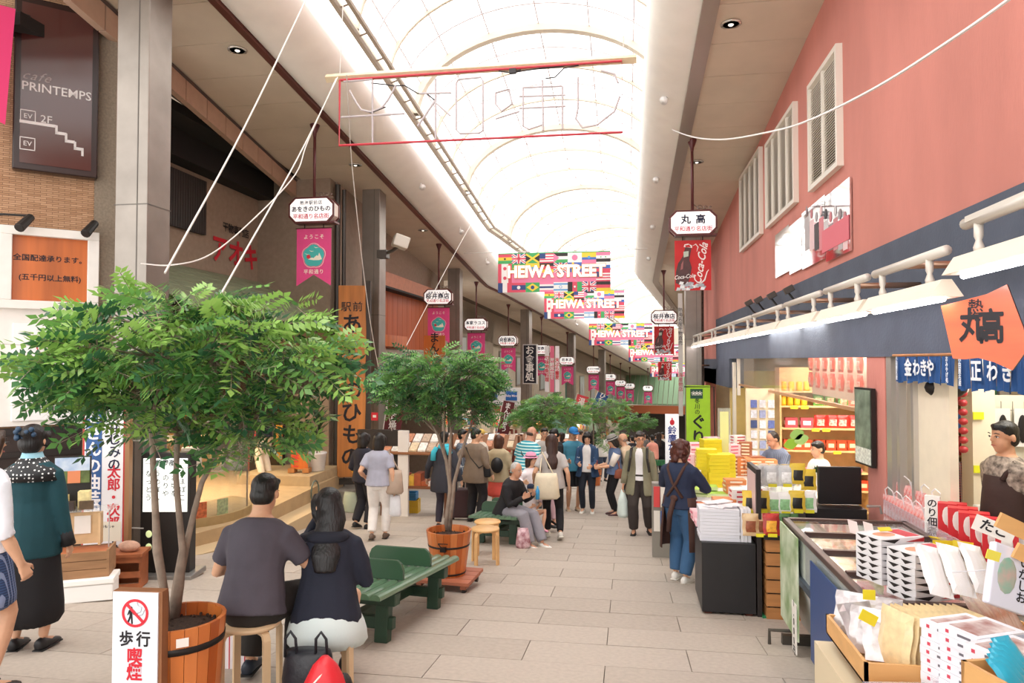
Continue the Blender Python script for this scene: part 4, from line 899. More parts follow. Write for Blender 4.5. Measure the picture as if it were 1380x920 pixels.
# barrel planters with trees ------------------------------------
soil = mat('#3a2a20', .9, noise=.5, scale=60, bump=1, bscale=120); iron = mat('#241f1d', .5, .4)
def barrel(loc, rt, rb, z0, z1, lab, hoops, ns=20, handle=False):
    o = thing('barrel_planter', lab, 'planter', loc, 0, 'wooden barrel planters'); hh = z1-z0
    for i in range(ns):
        a0, a1 = 2*pi*i/ns+.006, 2*pi*(i+1)/ns-.006; m = M(mat(rnd.choice(['#b8642c', '#c4733a', '#ad5822', '#bf6c30']), .42, noise=.18, scale=4, stretch=(2, 2, .3), coat=.15))
        ring = lambda r, z: [(r*cos(a0), r*sin(a0), z), (r*cos(a1), r*sin(a1), z)]
        t = .022; (p, q), (s, u) = ring(rb, z0), ring(rt, z1); (p2, q2), (s2, u2) = ring(rb-t, z0), ring(rt-t, z1)
        m.hexa([p, q, q2, p2], [s, u, u2, s2]); m.build('stave', o)
    for z, wz in hoops:
        r = rb+(rt-rb)*(z-z0)/hh+.003; r2 = rb+(rt-rb)*(z+wz-z0)/hh+.003
        m = M(iron); m.lathe([(r-.01, z), (r, z), (r2, z+wz), (r2-.01, z+wz)], 32); m.build('hoop', o, True)
    m = M(soil); m.lathe([(rt-.03, z1-.07), (.1, z1-.05), (.01, z1-.05)], 24); 
    for k in range(60): a = rnd.uniform(0, 6.28); r = rt*.85*sqrt(rnd.random()); m.sph((r*cos(a), r*sin(a), z1-.055), rnd.uniform(.006, .014), n=5, m=3)
    m.build('soil', o)
    if handle: m = M(iron); y = -(rb+rt)/2*1.0-.03; m.tube([(-.05, y-.012, z0+hh*.8), (.0, y-.01, z0+hh*.66), (.05, y-.012, z0+hh*.8), (-.05, y-.012, z0+hh*.8)], .006, 5); m.box(-.03, .03, y-.02, y+.02, z0+hh*.62, z0+hh*.72); m.build('handle', o)
    return o
def leafm(c):
    m = bpy.data.materials.new('leaf_green'); m.use_nodes = True; nt = m.node_tree; b = nt.nodes['Principled BSDF']; b.inputs['Base Color'].default_value = lin(c); b.inputs['Roughness'].default_value = .28
    t = nt.nodes.new('ShaderNodeBsdfTranslucent'); t.inputs[0].default_value = [min(1, x*1.15) for x in lin(c)[:3]]+[1]; x = nt.nodes.new('ShaderNodeMixShader'); x.inputs[0].default_value = .3
    nt.links.new(b.outputs[0], x.inputs[1]); nt.links.new(t.outputs[0], x.inputs[2]); nt.links.new(x.outputs[0], nt.nodes['Material Output'].inputs[0]); return m
lf = [leafm(c) for c in ('#5a8c4a', '#447546', '#93bb60', '#376343', '#74a558')]
bark = mat('#8a7a6c', .85, noise=.25, scale=12, bump=.4, bscale=50)
def sprig(L, n, lw, mt, seed):
    m = M(mt); r = random.Random(seed); sd = []
    for i in range(n):
        t = (i+.8)/n*L; z = -.35*t*t/L
        for sg in (-1, 1):
            a = V((t, 0, z)); ll = lw*(1.25-.5*abs(i/n-.4)); d = V((.45, sg, -.25+r.uniform(-.25, .25))).normalized(); s = V((1, -sg*.45, 0)).normalized()*ll*.21
            m.add([a, a+d*ll*.45+s, a+d*ll, a+d*ll*.45-s], [(0, 1, 2, 3)] if sg > 0 else [(3, 2, 1, 0)])
    a = V((L, 0, -.35*L)); m.add([a, a+V((.4, .3, -.1))*lw, a+V((1, 0, -.3))*lw, a+V((.4, -.3, -.1))*lw], [(0, 1, 2, 3)])
    m.add([(0, 0, 0), (0, .003, 0), (L, 0, -.35*L), (L, .003, -.35*L)], [(0, 1, 3, 2)], bark); return m
def tree(loc, trunks, blobs, n, nparts, lab, L=.17, lw=.042, group=None, cols=(0, 1, 2, 3, 4), seed=1, name='street_tree'):
    r = random.Random(seed); o = thing(name, lab, 'tree', loc, 0, group); lo = V(loc)
    for i, (pts, rad) in enumerate(trunks): m = M(bark); m.tube([V(p)-lo for p in pts], rad, 8, cap=True); m.build('trunk' if i < 3 else 'branch', o, True)
    protos = [sprig(L*s, 6, lw, lf[c], k*7+c) for k, (c, s) in enumerate([(c, s) for c in cols for s in (.8, 1.1)])]
    pm = [p.mesh('leaf') for p in protos]; big = M(); tot = sum(b[3] for b in blobs)
    tw = M(bark); tips = [V(t[0][-1])-lo for t in trunks if t[0][-1][2]-lo.z > .8] or [V((0, 0, 1))]
    for i in range(n):
        w_ = r.random()*tot; k = 0
        while w_ > blobs[k][3]: w_ -= blobs[k][3]; k += 1
        c, rad, _, _ = blobs[k]; c = V(c)-lo
        a = r.uniform(0, 2*pi); u = r.uniform(-1, 1); q = sqrt(1-u*u); rr = r.random()**.33 if r.random() < .35 else r.uniform(.82, 1.02)
        dv = V((cos(a)*q, sin(a)*q, u)); p = c+V((dv.x*rad[0], dv.y*rad[1], dv.z*rad[2]))*rr
        rot = Euler((r.uniform(-1.15, 1.15), r.uniform(-.5, .45)-.3*max(0, dv.z), atan2(dv.y, dv.x)+r.uniform(-.9, .9)))
        sc_ = r.uniform(.8, 1.25)
        top = (p.z-c.z)/rad[2]; j = r.randrange(len(protos)) if top < .1 or r.random() < .5 else min(len(protos)-1, 4+r.randrange(2))
        if i < nparts: inst('leaf', pm[j], o, p, rot, (sc_,)*3)
        else:
            R = rot.to_matrix(); pr = protos[j]; big.T = MX.Translation(p) @ R.to_4x4() @ MX.Scale(sc_, 4); base = len(big.v)
            big.v += [tuple(big.T @ V(v)) for v in pr.v]; mi = [big._m(x) for x in pr.mats]; big.f += [[base+q_ for q_ in f] for f in pr.f]; big.mi += [mi[q_] for q_ in pr.mi]
        if i % 5 == 0:
            s = min(tips, key=lambda t: (t-p).length); mm_ = (s+p)/2+V((r.uniform(-.06, .06), 0, r.uniform(-.08, .02))); tw.tube([s, mm_, p], [.009, .006, .003], 4, cap=False)
    big.T = None
    q = big.build('foliage', o); q['kind'] = 'stuff'; q = tw.build('twigs', o); q['kind'] = 'stuff'
    return o
P1 = G(241, 830, .6); P1 = V((P1.x, P1.y, zg(P1.y)))
barrel(P1, .245, .205, 0, .6, 'large orange brown barrel planter with a black hoop, behind the no smoking sign', ((.47, .035), (.08, .035)), 22)
m = M(mat('#efe9e2', .6)); m.cb(P1+V((.155, -.195, .54)), (.06, .004, .045), R=MX.Rotation(.65, 3, 'Z')); tag(m.build('paper_tag'), 'small white paper tag on the rim of the near barrel', 'tag')
tp = lambda x, y, d=3.95: tuple(atD(x, y, d))
tr = [([tp(224, 845), tp(222, 800), tp(212, 742), tp(210, 700), tp(207, 640), tp(204, 565), tp(190, 530)], [.024, .022, .025, .019, .017, .015, .01]),
      ([tp(232, 845, 4.05), tp(240, 790, 4.05), tp(246, 740, 4.05), tp(241, 690, 4.05), tp(237, 640, 4.05), tp(240, 582, 4.0)], [.034, .033, .020, .017, .016, .014]),
      ([tp(240, 790, 4.1), tp(252, 730, 4.1), tp(262, 688, 4.1), tp(272, 650, 4.1), tp(295, 605, 4.1), tp(325, 572, 4.1), tp(350, 540, 4.15)], [.026, .019, .017, .016, .015, .014, .009]),
      ([tp(240, 582, 4), tp(228, 565, 4), tp(222, 545, 4), tp(205, 480, 4.0)], [.013, .012, .011, .005]), ([tp(240, 582, 4), tp(258, 570, 4), tp(270, 545, 4), tp(290, 480, 4.1)], [.013, .012, .011, .005]),
      ([tp(204, 565), tp(185, 550), tp(160, 540), tp(110, 500, 3.9)], [.012, .01, .009, .004]), ([tp(204, 565), tp(215, 520), tp(220, 450, 4)], [.012, .009, .004]),
      ([tp(325, 572, 4.1), tp(370, 545, 4.1), tp(410, 520, 4.1)], [.012, .008, .004]), ([tp(240, 575, 4), tp(262, 500, 4.1), tp(330, 450, 4.2)], [.012, .009, .004])]
bl_ = [(tp(245, 482, 4.1), (.62, .55, .38), 0, 1.0), (tp(160, 490, 4.0), (.37, .40, .22), 0, .42), (tp(128, 500, 4.0), (.26, .3, .15), 0, .22), (tp(345, 480, 4.1), (.42, .4, .30), 0, .5), (tp(415, 485, 4.1), (.17, .25, .11), 0, .10), (tp(330, 580, 4.1), (.26, .3, .13), 0, .16), (tp(240, 405, 4.1), (.3, .3, .10), 0, .12), (tp(385, 425, 4.2), (.16, .2, .10), 0, .08), (tp(205, 555, 4.0), (.28, .3, .13), 0, .16), (tp(125, 525, 4.0), (.2, .2, .13), 0, .1), (tp(345, 590, 4.1), (.2, .2, .08), 0, .06)]
tree(P1, tr, bl_, 1050, 290, 'near leafy tree with three grey stems growing from the large barrel', L=.19, lw=.055, seed=5)
P2 = G(605, 713, .6); P2 = V((P2.x, P2.y, zg(P2.y)))
o = thing('plant_dolly', 'low reddish wooden dolly on black casters under the second barrel', 'dolly', P2, -.08)
for i in range(4): m = M(mat('#a8654a', .6, noise=.18, scale=6, stretch=(.3, 1, 1))); m.box(-.30, .30, -.28+i*.14, -.15+i*.14, .105, .135); m.build('board', o)
for x in (-.27, .21): m = M(mat('#94563c', .6)); m.box(x, x+.06, -.27, .27, .065, .105); m.build('bearer', o)
for x in (-.24, .24):
    for y in (-.22, .22): m = M(BK); m.tube([(x-.015, y, .032), (x+.015, y, .032)], .032, 12); m.box(x-.02, x+.02, y-.02, y+.02, .03, .066); m.build('caster', o)
barrel(P2, .24, .175, .137, .60, 'smaller orange barrel planter standing on the wooden dolly', ((.44, .02), (.155, .02)), 20, True)
t2 = lambda x, y, d=7.7: tuple(atD(x, y, d))
tr2 = [([t2(601, 715), t2(603, 690), t2(607, 660), t2(603, 625), t2(590, 585), t2(575, 560)], [.03, .028, .024, .02, .016, .008]), ([t2(604, 715), t2(609, 680), t2(612, 650), t2(625, 600), t2(640, 560)], [.026, .025, .02, .016, .008]), ([t2(607, 715), t2(606, 670), t2(606, 620), t2(608, 580), t2(600, 530)], [.026, .02, .018, .014, .008]),
       ([t2(590, 585), t2(565, 560), t2(545, 535)], [.012, .009, .004]), ([t2(603, 640), t2(598, 600), t2(600, 550)], [.014, .01, .006])]
bl2 = [(t2(590, 515), (.62, .5, .22), 0, 1), (t2(560, 520), (.4, .4, .16), 0, .4), (t2(630, 510), (.35, .3, .2), 0, .4), (t2(590, 485), (.55, .4, .10), 0, .3), (t2(610, 548), (.4, .3, .14), 0, .3), (t2(640, 560), (.18, .2, .10), 0, .12), (t2(560, 552), (.2, .2, .10), 0, .12)]
tree(P2, tr2, bl2, 1300, 200, 'second slender tree growing from the barrel on the dolly', L=.15, lw=.042, seed=9, cols=(1, 3, 4, 0))
# far trees down the middle of the street
def far_tree(px, py_base, d, blobs, lab, seed, n=500, cols=(2, 4, 0)):
    b = atD(px, py_base, d); b.z = zg(b.y); q = lambda x, y: tuple(atD(x, y, d)); c = blobs[0]
    trk = [([tuple(b+V((0, 0, .3))), q(px, c[1]+25), q(px-2, c[1])], [.03, .025, .015])]
    bb = [(q(x, y), (rx*d/F, rx*d/F*.8, ry*d/F), 0, rx*ry) for x, y, rx, ry in blobs]
    barrel(b, .26, .2, 0, .5, 'planter of the '+lab, ((.3, .03),), 12)
    tree(b, trk, bb, n, 60, lab, L=.17, lw=.055, seed=seed, cols=cols)
far_tree(733, 690, 16.5, [(740, 555, 38, 22), (715, 565, 24, 14), (765, 560, 26, 14)], 'feathery light green tree in mid street below the black upright sign', 21, 650)
far_tree(800, 650, 22, [(812, 552, 24, 16), (790, 560, 22, 11), (822, 590, 16, 18), (835, 548, 12, 10)], 'light green tree beyond the blue capped man', 22, 420)
far_tree(860, 620, 28, [(862, 568, 20, 9), (850, 572, 14, 7)], 'small round topped green tree near the end of the street', 23, 300, (0, 4))
# no smoking board
nb = G(184, 796, .80); nb.z = zg(nb.y); o = thing('no_smoking_sign', 'white upright board with a red no smoking ring in front of the barrel', 'sign', nb, radians(4)); w2 = .122
m = M(mat('#8a5a38', .6, noise=.1)); m.box(-w2-.002, w2+.018, 0, .055, -.02, .80); m.build('wooden_back', o)
m = M(mat('#e6e9f2', .35)); m.box(-w2, w2, -.008, 0, 0, .795); m.build('face', o)
m = M(mat('#d22c3c', .5)); cz = .69; R_ = .072; ringp = lambda r: [(r*cos(a), r*sin(a)) for a in [2*pi*i/36 for i in range(36)]]
A_, B_ = ringp(R_), ringp(R_-.014)
for i in range(36): j = (i+1) % 36; m.quad((A_[i][0], -.010, cz+A_[i][1]), (A_[j][0], -.010, cz+A_[j][1]), (B_[j][0], -.010, cz+B_[j][1]), (B_[i][0], -.010, cz+B_[i][1]))
m.cb((0, -.011, cz), (.125, .002, .014), R=MX.Rotation(radians(45), 3, 'Y')); m.build('red_ring', o)
m = M(INK); m.sph((-.022, -.010, cz+.026), (.008, .002, .008)); m.poly([(-.034, cz+.015), (-.012, cz+.015), (-.003, cz-.008), (-.008, cz-.01), (-.016, cz+.002), (-.014, cz-.02), (-.012, cz-.055), (-.02, cz-.055), (-.023, cz-.025), (-.035, cz-.05), (-.042, cz-.045), (-.03, cz-.015), (-.031, cz), (-.038, cz-.012), (-.043, cz-.01)], -.0095, -.008); m.build('walking_figure', o)
m = M(mat('#b9bcc4', .5)); m.tube([(.005, -.009, cz-.0), (.03, -.009, cz+.008), (.035, -.009, cz+.03), (.015, -.009, cz+.04), (.01, -.009, cz+.055)], .003, 5); m.tube([(.0, -.009, cz-.012), (.04, -.009, cz-.006), (.052, -.009, cz+.02)], .003, 5); m.build('smoke_mark', o)
text('歩 行', .082, (0, -.010, .555), INK, o, bold=.025, sp=.9, xs=.95); text('喫煙', .09, (0, -.010, .425), mat('#cf2436', .5), o, bold=.03, vert=True, sp=.88, xs=.95); text('禁止', .09, (0, -.010, .24), mat('#cf2436', .5), o, bold=.03, vert=True, sp=.88, xs=.95)
# event banner leaning beside the first column
eb = atD(141, 600, 7.45); eb.z = zg(eb.y)-.05; o = thing('event_banner', 'tall white and blue vertical event board with red border, by the nearest left column', 'sign', eb, radians(14))
zt, zb = onp(140, 497, eb, radians(14))[1], .42; xa, xb = -.215, .215
m = M(mat('#c23a38', .5)); m.box(xa, xb, -.01, .0, zb, zt); m.build('red_border', o)
m = M(mat('#efedf0', .45)); m.box(xa+.02, xb-.02, -.014, -.01, zb, zt-.02); m.build('face', o)
m = M(mat('#2d5a96', .5)); m.box(xa+.035, -.02, -.017, -.014, zb+.25, zt-.05); m.build('blue_stripe', o)
m = M(mat('#9c7550', .6)); m.box(xb, xb+.045, -.02, .06, 0, zt+.01); m.box(xa-.01, xb, .0, .03, 0, zt); m.build('timber_frame', o)
text('おさるさんの曲芸開催', .17, (-.105, -.02, zt-.05-.89), mat('#f2f0f4', .5), o, bold=.03, vert=True, sp=1.02)
text('反省でおなじみの', .135, (.105, -.016, zt-.05-.50), NAVY, o, bold=.02, vert=True, sp=.98); text('太郎・次郎', .14, (.105, -.016, zt-.05-1.31), REDI, o, bold=.025, vert=True, sp=.95); text('による', .13, (.105, -.016, zt-1.83), NAVY, o, bold=.02, vert=True, sp=.95)
# lit menu stand
ms = gp(226, 776); ms.z = zg(ms.y); o = thing('menu_stand', 'black floor stand with a lit white menu of brushed writing, behind the tree stems', 'menu board', ms, radians(10))
m = M(BK); m.box(-.27, .27, -.08, .08, .06, 1.36); m.box(-.34, .34, -.2, .2, 0, .06, mat('#8d8a86', .4, .5)); m.build('case', o, bevel=.01)
m = M(mat('#eef2ec', .4, emit=.5)); m.box(-.24, .24, -.086, -.08, .72, 1.30); m.build('lit_face', o)
for i, s in enumerate(('かまぼこ', 'お塩辛', 'のりや', 'うめぼし', 'なっとう')): text(s, .075, (.19-i*.092, -.088, 1.0), INK, o, vert=True, sp=1.15, bold=.008)
text('静岡産', .07, (0, -.088, 1.245), INK, o, bold=.02); m = M(INK); m.box(-.22, -.11, -.088, -.086, 1.24, 1.244); m.box(.11, .22, -.088, -.086, 1.24, 1.244); m.build('rule', o)
m = M(mat('#c9d49a', .4, emit=.4)); m.sph((-.17, -.085, .48), (.035, .01, .04)); m.sph((-.17, -.085, .34), (.035, .01, .04)); m.build('lamp_disc', o, True)
# stall of the left shop: crates, styrofoam box, postcards
cr = mat('#9a7350', .7, noise=.25, scale=6, stretch=(.3, 1, 2)); crd = mat('#a5603a', .6, noise=.2, scale=8)
p = gp(96, 812); o = thing('styrofoam_box', 'long white styrofoam box lying on the ground under the timber crate', 'box', p+V((0, .12, 0)), radians(28))
m = M(mat('#f1efec', .7)); m.box(-.29, .29, -.14, .14, 0, .15); m.build('body', o, bevel=.01); m = M(mat('#f6f4f0', .7)); m.box(-.30, .30, -.15, .15, .155, .21); m.build('lid', o, bevel=.01)
o = thing('timber_crate', 'weathered timber crate on the white styrofoam box', 'crate', p+V((-.06, .16, .212)), radians(28))
for i in range(3):
    for y in (-.16, .14): m = M(cr); m.box(-.26, .26, y, y+.02, .0+i*.08, .075+i*.08); m.build('board', o)
for x in (-.28, .26): m = M(cr); m.box(x, x+.02, -.16, .16, 0, .25); m.build('end_board', o)
m = M(crd); m.box(-.25, .25, -.13, .13, .2, .23); m.build('inner_tray', o)
o = thing('open_fruit_box', 'pale open wooden box with a paper note, standing on the timber crate', 'box', p+V((-.16, .24, .47)), radians(28))
m = M(mat('#d4b48a', .6, noise=.1)); m.box(-.22, .22, .0, .02, 0, .3); m.box(-.22, -.2, -.1, 0, 0, .3); m.box(.2, .22, -.1, 0, 0, .3); m.build('box_wall', o); m = M(WHITE); m.box(-.02, .12, -.012, -.004, .1, .27); m.build('note', o)
o = thing('display_shelf', 'clear shelf above the pale open box, holding cards and small boxes', 'shelf', p+V((-.18, .26, .80)), radians(28)); m = M(clear('#e8e8e0', .2)); m.box(-.26, .34, -.16, .1, 0, .01); m.tube([(.3, -.12, 0), (.3, -.12, -.78)], .006, 5, mat('#c9c9c9', .3, .5)); m.build('clear_board', o)
Rz = radians(28); cs = p+V((-.18, .26, .812))
for i, (dx, dy, w, h, d, c, lb) in enumerate(((-.12, .0, .09, .13, .09, '#e2cf8e', 'pale yellow small box on the clear shelf, left one'), (.06, .02, .10, .16, .09, '#e6d79c', 'pale yellow small box on the clear shelf, right one'), (-.06, -.08, .12, .08, .07, '#3a2c28', 'row of black packets on the clear shelf'), (.10, -.09, .12, .08, .03, '#5a4630', 'dark picture card on the clear shelf'))):
    q = M(mat(c, .5, noise=.2, scale=20)).box(-w/2, w/2, -d/2, d/2, 0, h).build('gift_box' if i < 3 else 'picture_card', loc=cs+V((dx*cos(Rz)-dy*sin(Rz), dx*sin(Rz)+dy*cos(Rz), 0))); q.rotation_euler = (0, 0, Rz); tag(q, lb, 'box' if i < 3 else 'card')
o = thing('landscape_poster', 'small mountain landscape poster with an orange label above the clear shelf', 'poster', cs+V((-.14, .10, .22)), Rz); m = M(mat('#5a8fc4', .5, noise=.0, c2='#e6ecf2', scale=5)); m.box(-.15, .15, -.01, 0, .12, .25); m.box(-.15, .15, -.01, 0, 0, .12, mat('#5a6a38', .5, noise=.4, scale=14)); m.box(-.04, .07, -.014, -.01, .0, .12, mat('#d8855a', .5)); m.build('print', o); m = M(BK); m.box(-.16, .16, .0, .02, -.2, .26); m.build('backing_board', o)
p = gp(170, 790); o = thing('small_open_crate', 'small reddish wooden crate beside the styrofoam box, below the column', 'crate', p, radians(20))
for z in (0, .12, .27):
    m = M(crd); m.box(-.17, .17, -.13, -.11, z, z+.06); m.build('slat', o)
m = M(crd); m.box(-.17, .17, .11, .13, 0, .33); m.box(-.17, -.15, -.11, .11, 0, .33); m.box(.15, .17, -.11, .11, 0, .33); m.box(-.19, .19, -.15, .15, .33, .36); m.build('crate_wall', o)
o = thing('rough_stone', 'rough pinkish stone lying on the small reddish crate', 'stone', p+V((.03, 0, .36))); m = M(mat('#c49a84', .85, noise=.2, scale=14, bump=.5, bscale=30)); m.sph((0, 0, .05), (.13, .08, .06), n=9, m=6); q = m.build('stone_body', o); q.modifiers.new('s', 'SUBSURF').levels = 1
q = M(mat('#eee8d8', .6)).box(-.13, .13, 0, .006, 0, .2).build('paper_notice', loc=p+V((-.22, .0, .45))); q.rotation_euler = (0, 0, .2); tag(q, 'paper notice hanging above the small reddish crate', 'notice'); text('おもちゃ', .035, (0, -.002, .15), INK, q, bold=.01)
o = thing('column_sticker', 'yellow oval dog notice sticker low on the nearest left column', 'sticker', colx[0].location+V((.02, -.202, .95))); m = M(mat('#f0c22a', .5)); m.poly([(.055*cos(a), .12*sin(a)) for a in [i*pi/10 for i in range(20)]], -.003, 0); m.build('oval', o); m = M(WHITE); m.poly([(.035*cos(a), .02+.04*sin(a)) for a in [i*pi/10 for i in range(20)]], -.005, -.003); m.build('ring', o)
c = colx[0].location
for z in (.55, 1.5):
    m = M(mat('#c9c4be', .6)); m.tube([c+V((x, y, z)) for x, y in ((-.21, -.21), (.21, -.21), (.21, .21), (-.21, .21), (-.21, -.21))], .008, 5)
    tag(m.build('tie_rope'), 'pale rope tied round the nearest left column, %s tie' % ('lower' if z < 1 else 'upper'), 'rope')
# things on the raised platform
def potted(loc, lab):
    o = thing('potted_plant', lab, 'plant', loc); m = M(mat('#e6e3e0', .5)); m.lathe([(.13, 0), (.15, .02), (.18, .32), (.19, .33), (.19, .36), (.16, .36), (.15, .3)], 20); m.build('pot', o, True); r = random.Random(4); m0 = None
    for i in range(60):
        L = r.uniform(.35, .55); a = r.uniform(0, 6.28); z = .45+r.random()*.75; el = r.uniform(.5, 1.2); w = .022
        if i % 3 == 0: m0 = M(mat(r.choice(['#2c4a30', '#3c6038', '#23402a']), .45)); 
        if i % 3 == 0: m0.add([(0, -.008, 0), (.5*L, -w, .03), (L, 0, -.06), (.5*L, w, .03), (0, .008, 0)], [(0, 1, 2, 3, 4)]); me = m0.mesh('leaf')
        inst('leaf', me, o, (0, 0, z), (0, -el, a))
    m = M(bark); m.tube([(0, 0, .3), (0, 0, 1.2)], .015); m.build('stem', o); return o
pz = -.68
q = atY(427, 634, 13.0); potted(V((q.x, q.y, q.z)), 'spiky dark green plant in a white pot against the grey wall')
m = M(mat('#b09a78', .75, noise=.08)); m.box(-7.2, -5.75, 12.3, 13.7, -.68, q.z); tag(m.build('stone_step'), 'tan stone step carrying the potted plant and the small orange sign', 'step')
q = atY(404, 636, 12.7); o = thing('small_orange_sign', 'small upright orange wooden sign on feet beside the white plant pot', 'sign', V((q.x, q.y, q.z)), radians(8)); m = M(woodo); m.box(-.16, .16, -.03, 0, .06, .85); m.build('board', o); m = M(wood); m.box(-.2, -.08, -.1, .1, 0, .08); m.build('foot', o); m = M(wood); m.box(.08, .2, -.1, .1, 0, .08); m.build('foot', o)
text('籠清の', .17, (.07, -.033, .58), INK, o, vert=True, bold=.02); text('揚かまぼこ', .15, (-.07, -.033, .44), REDI, o, vert=True, bold=.02, sp=.95)
q = gp(391, 697); o = thing('chalkboard', 'small black chalkboard sign standing left of the girl, lower than the orange sign', 'sign', q+V((.0, .3, .1)), .1); m = M(BK); m.box(-.22, .22, -.02, .02, 0, .62); m.build('board', o); text('静岡', .12, (0, -.022, .5), WHITE, o, bold=.01); text('おでん', .13, (-.02, -.022, .25), WHITE, o, vert=True, bold=.01)
m = M(mat('#5a665c', .5)); m.tube([V((-5.6, 12.2, -.75))+V((.0, .16*cos(a), .2*sin(a))) for a in [i*.5 for i in range(14)]], .015, 6); tag(m.build('coiled_hose'), 'coiled green grey hose hanging on the side of the platform', 'hose')
# bags by the couple
# ================================================================ right side: wall fittings, lamps, shop and stall goods
RW = (RX, 0, 0); RR = -pi/2                # local x runs towards the viewer, local -y is out of the wall
def rw(px, py, off=0): return onp(px, py, RW, RR, off)
# louvred windows
lw_ = mat('#e6ded2', .5)
for n_, (xa, xb, yt, yb, nd) in enumerate(((1000, 1028, 197, 316, 4), (1036, 1076, 135, 273, 4), (1096, 1137, 55, 223, 2))):
    x0, _ = rw(xa, 200); x1, _ = rw(xb, 200); zt = rw(xb, yt)[1]; zb = rw(xb, yb)[1]
    fr = M(lw_); e = .06
    for b in ((x0, x0+e, zb, zt), (x1-e, x1, zb, zt), (x0+e, x1-e, zb, zb+e), (x0+e, x1-e, zt-e, zt)): fr.box(b[0], b[1], -.07, 0, b[2], b[3])
    for i in range(1, nd): x = x0+(x1-x0)*i/nd; fr.box(x-.03, x+.03, -.06, -.001, zb+e, zt-e)
    o = struct(fr, 'window_%d' % (n_+1)); o.location = RW; o.rotation_euler = (0, 0, RR)
    m = M(mat('#6e6660', .7)); m.box(x0+e, x1-e, -.012, -.002, zb+e, zt-e); m.build('backing', o)
    for i in range(nd):
        a, b = x0+(x1-x0)*i/nd+.035, x0+(x1-x0)*(i+1)/nd-.035
        if n_ == 2:
            for k in range(38): z = zb+.07+(zt-zb-.14)*k/38; mm = M(lw_); mm.hexa([(a, -.045, z), (b, -.045, z), (b, -.04, z-.005), (a, -.04, z-.005)], [(a, -.015, z+.028), (b, -.015, z+.028), (b, -.012, z+.02), (a, -.012, z+.02)]); mm.build('louvre_slat', o)
        else:
            mm = M(lw_)
            for k in range(36): z = zb+.07+(zt-zb-.14)*k/36; mm.hexa([(a, -.045, z), (b, -.045, z), (b, -.04, z-.005), (a, -.04, z-.005)], [(a, -.015, z+.025), (b, -.015, z+.025), (b, -.012, z+.018), (a, -.012, z+.018)])
            q = mm.build('louvre_slats', o); q['kind'] = 'stuff'
# mirror panels with a photo print
o = thing('mirror_panel', 'stepped mirror panel sign with a faded picture of standing figures, on the red wall', 'sign', RW, RR)
mir = mat('#e8e6e6', .06, 1); 
for (xa, xb, yt, yb) in ((1083, 1115, 262, 348), (1115, 1149, 238, 338), (1047, 1066, 302, 365), (1066, 1083, 292, 362)):
    a, b = rw(xa, yt)[0], rw(xb, yt)[0]; za, zb2 = rw(xb, yt)[1], rw(xb, yb)[1]; m = M(mir); m.box(a+.004, b-.004, -.03, -.01, zb2, za-.0); m.build('mirror_tile', o)
cols_ = ['#9a8d90', '#c9848a', '#b9b2b4', '#e8c7c9', '#4a4446', '#d8868e', '#cfcacc']
m = M()
for i in range(9):
    px = 1088+i*6.5; a, zt = rw(px, 286+(i % 3)*4); b, zb2 = rw(px+6, 335); m.sph(((a+b)/2, -.034, zt), (.05, .003, .06), mat(cols_[i % 7], .6), n=8, m=6); m.box(a, b, -.034, -.03, zb2, zt-.08, mat(cols_[(i+2) % 7], .6))
q = m.build('figure_print', o)
m = M(mat('#dd6f7c', .6)); a, z1 = rw(1112, 312); b, z2 = rw(1149, 322); m.box(a, b, -.038, -.034, z2, z1); m.build('pink_strip', o)
# lamps on tubes along the fascia
WT = mat('#ddd6cc', .35, .1); TB = mat('#a98772', .3, .7); HOOD = mat('#efe3cf', .45); TL = mat('#fff9ff', .5, emit=13)
def lamp_unit(y0, lab, L=1.12, X_=1.75, z=2.0):
    o = thing('hooded_lamp', lab, 'lamp', (X_, y0, z), 0, 'hooded fluorescent lamps along the right fascia')
    m = M(HOOD); sec = [(-.085, 0), (.085, 0), (.025, .095), (-.025, .095)]
    m.hexa([(x, 0, h) for x, h in sec], [(x, L, h) for x, h in sec]); m.build('hood', o)
    m = M(TL); m.tube([(0, .05, -.010), (0, L-.05, -.010)], .016, 8); m.build('light_tube', o)
    for y in (.22, L-.22): m = M(WT); m.lathe([(.022, .09), (.026, .115), (.014, .15), (.022, .17), (.022, .235)], 10, c=(0, y, 0)); m.build('holder', o, True)
    m = M(WT); m.tube([(0, .0, .255), (0, L*.93, .255)], .03, 12); m.build('support_tube', o, True)
    m = M(TB); m.tube([(0, L*.5, .25), (RX-X_-.02, L*.5, .25)], .024, 10); m.build('cross_tube', o, True)
    return o
for i, y0 in enumerate((2.86, 4.2, 5.49, 6.75, 8.34, 10.35, 12.2, 14.6, 17.3)):
    lamp_unit(y0, '%s cream hooded lamp on a tube along the blue fascia' % (['nearest', 'second nearest', 'third nearest', 'fourth nearest', 'fifth', 'sixth', 'seventh', 'eighth', 'farthest'][i]), z=2.10 if i == 0 else 2.0, L=[1.2, 1.2, 1.15, 1.5, 1.9, 1.8, 2.3, 2.6, 1.6][i])
m = M(WT); a, b = atD(1300, 300, 3.6), atD(1400, 258, 3.0); m.hexa([a+V((0, 0, .03)), a, a+V((.1, 0, 0)), a+V((.1, 0, .04))], [b+V((0, 0, .03)), b, b+V((.1, 0, 0)), b+V((.1, 0, .04))]); tag(m.build('awning_rail'), 'grey awning rail above the lamps at the right edge', 'rail')
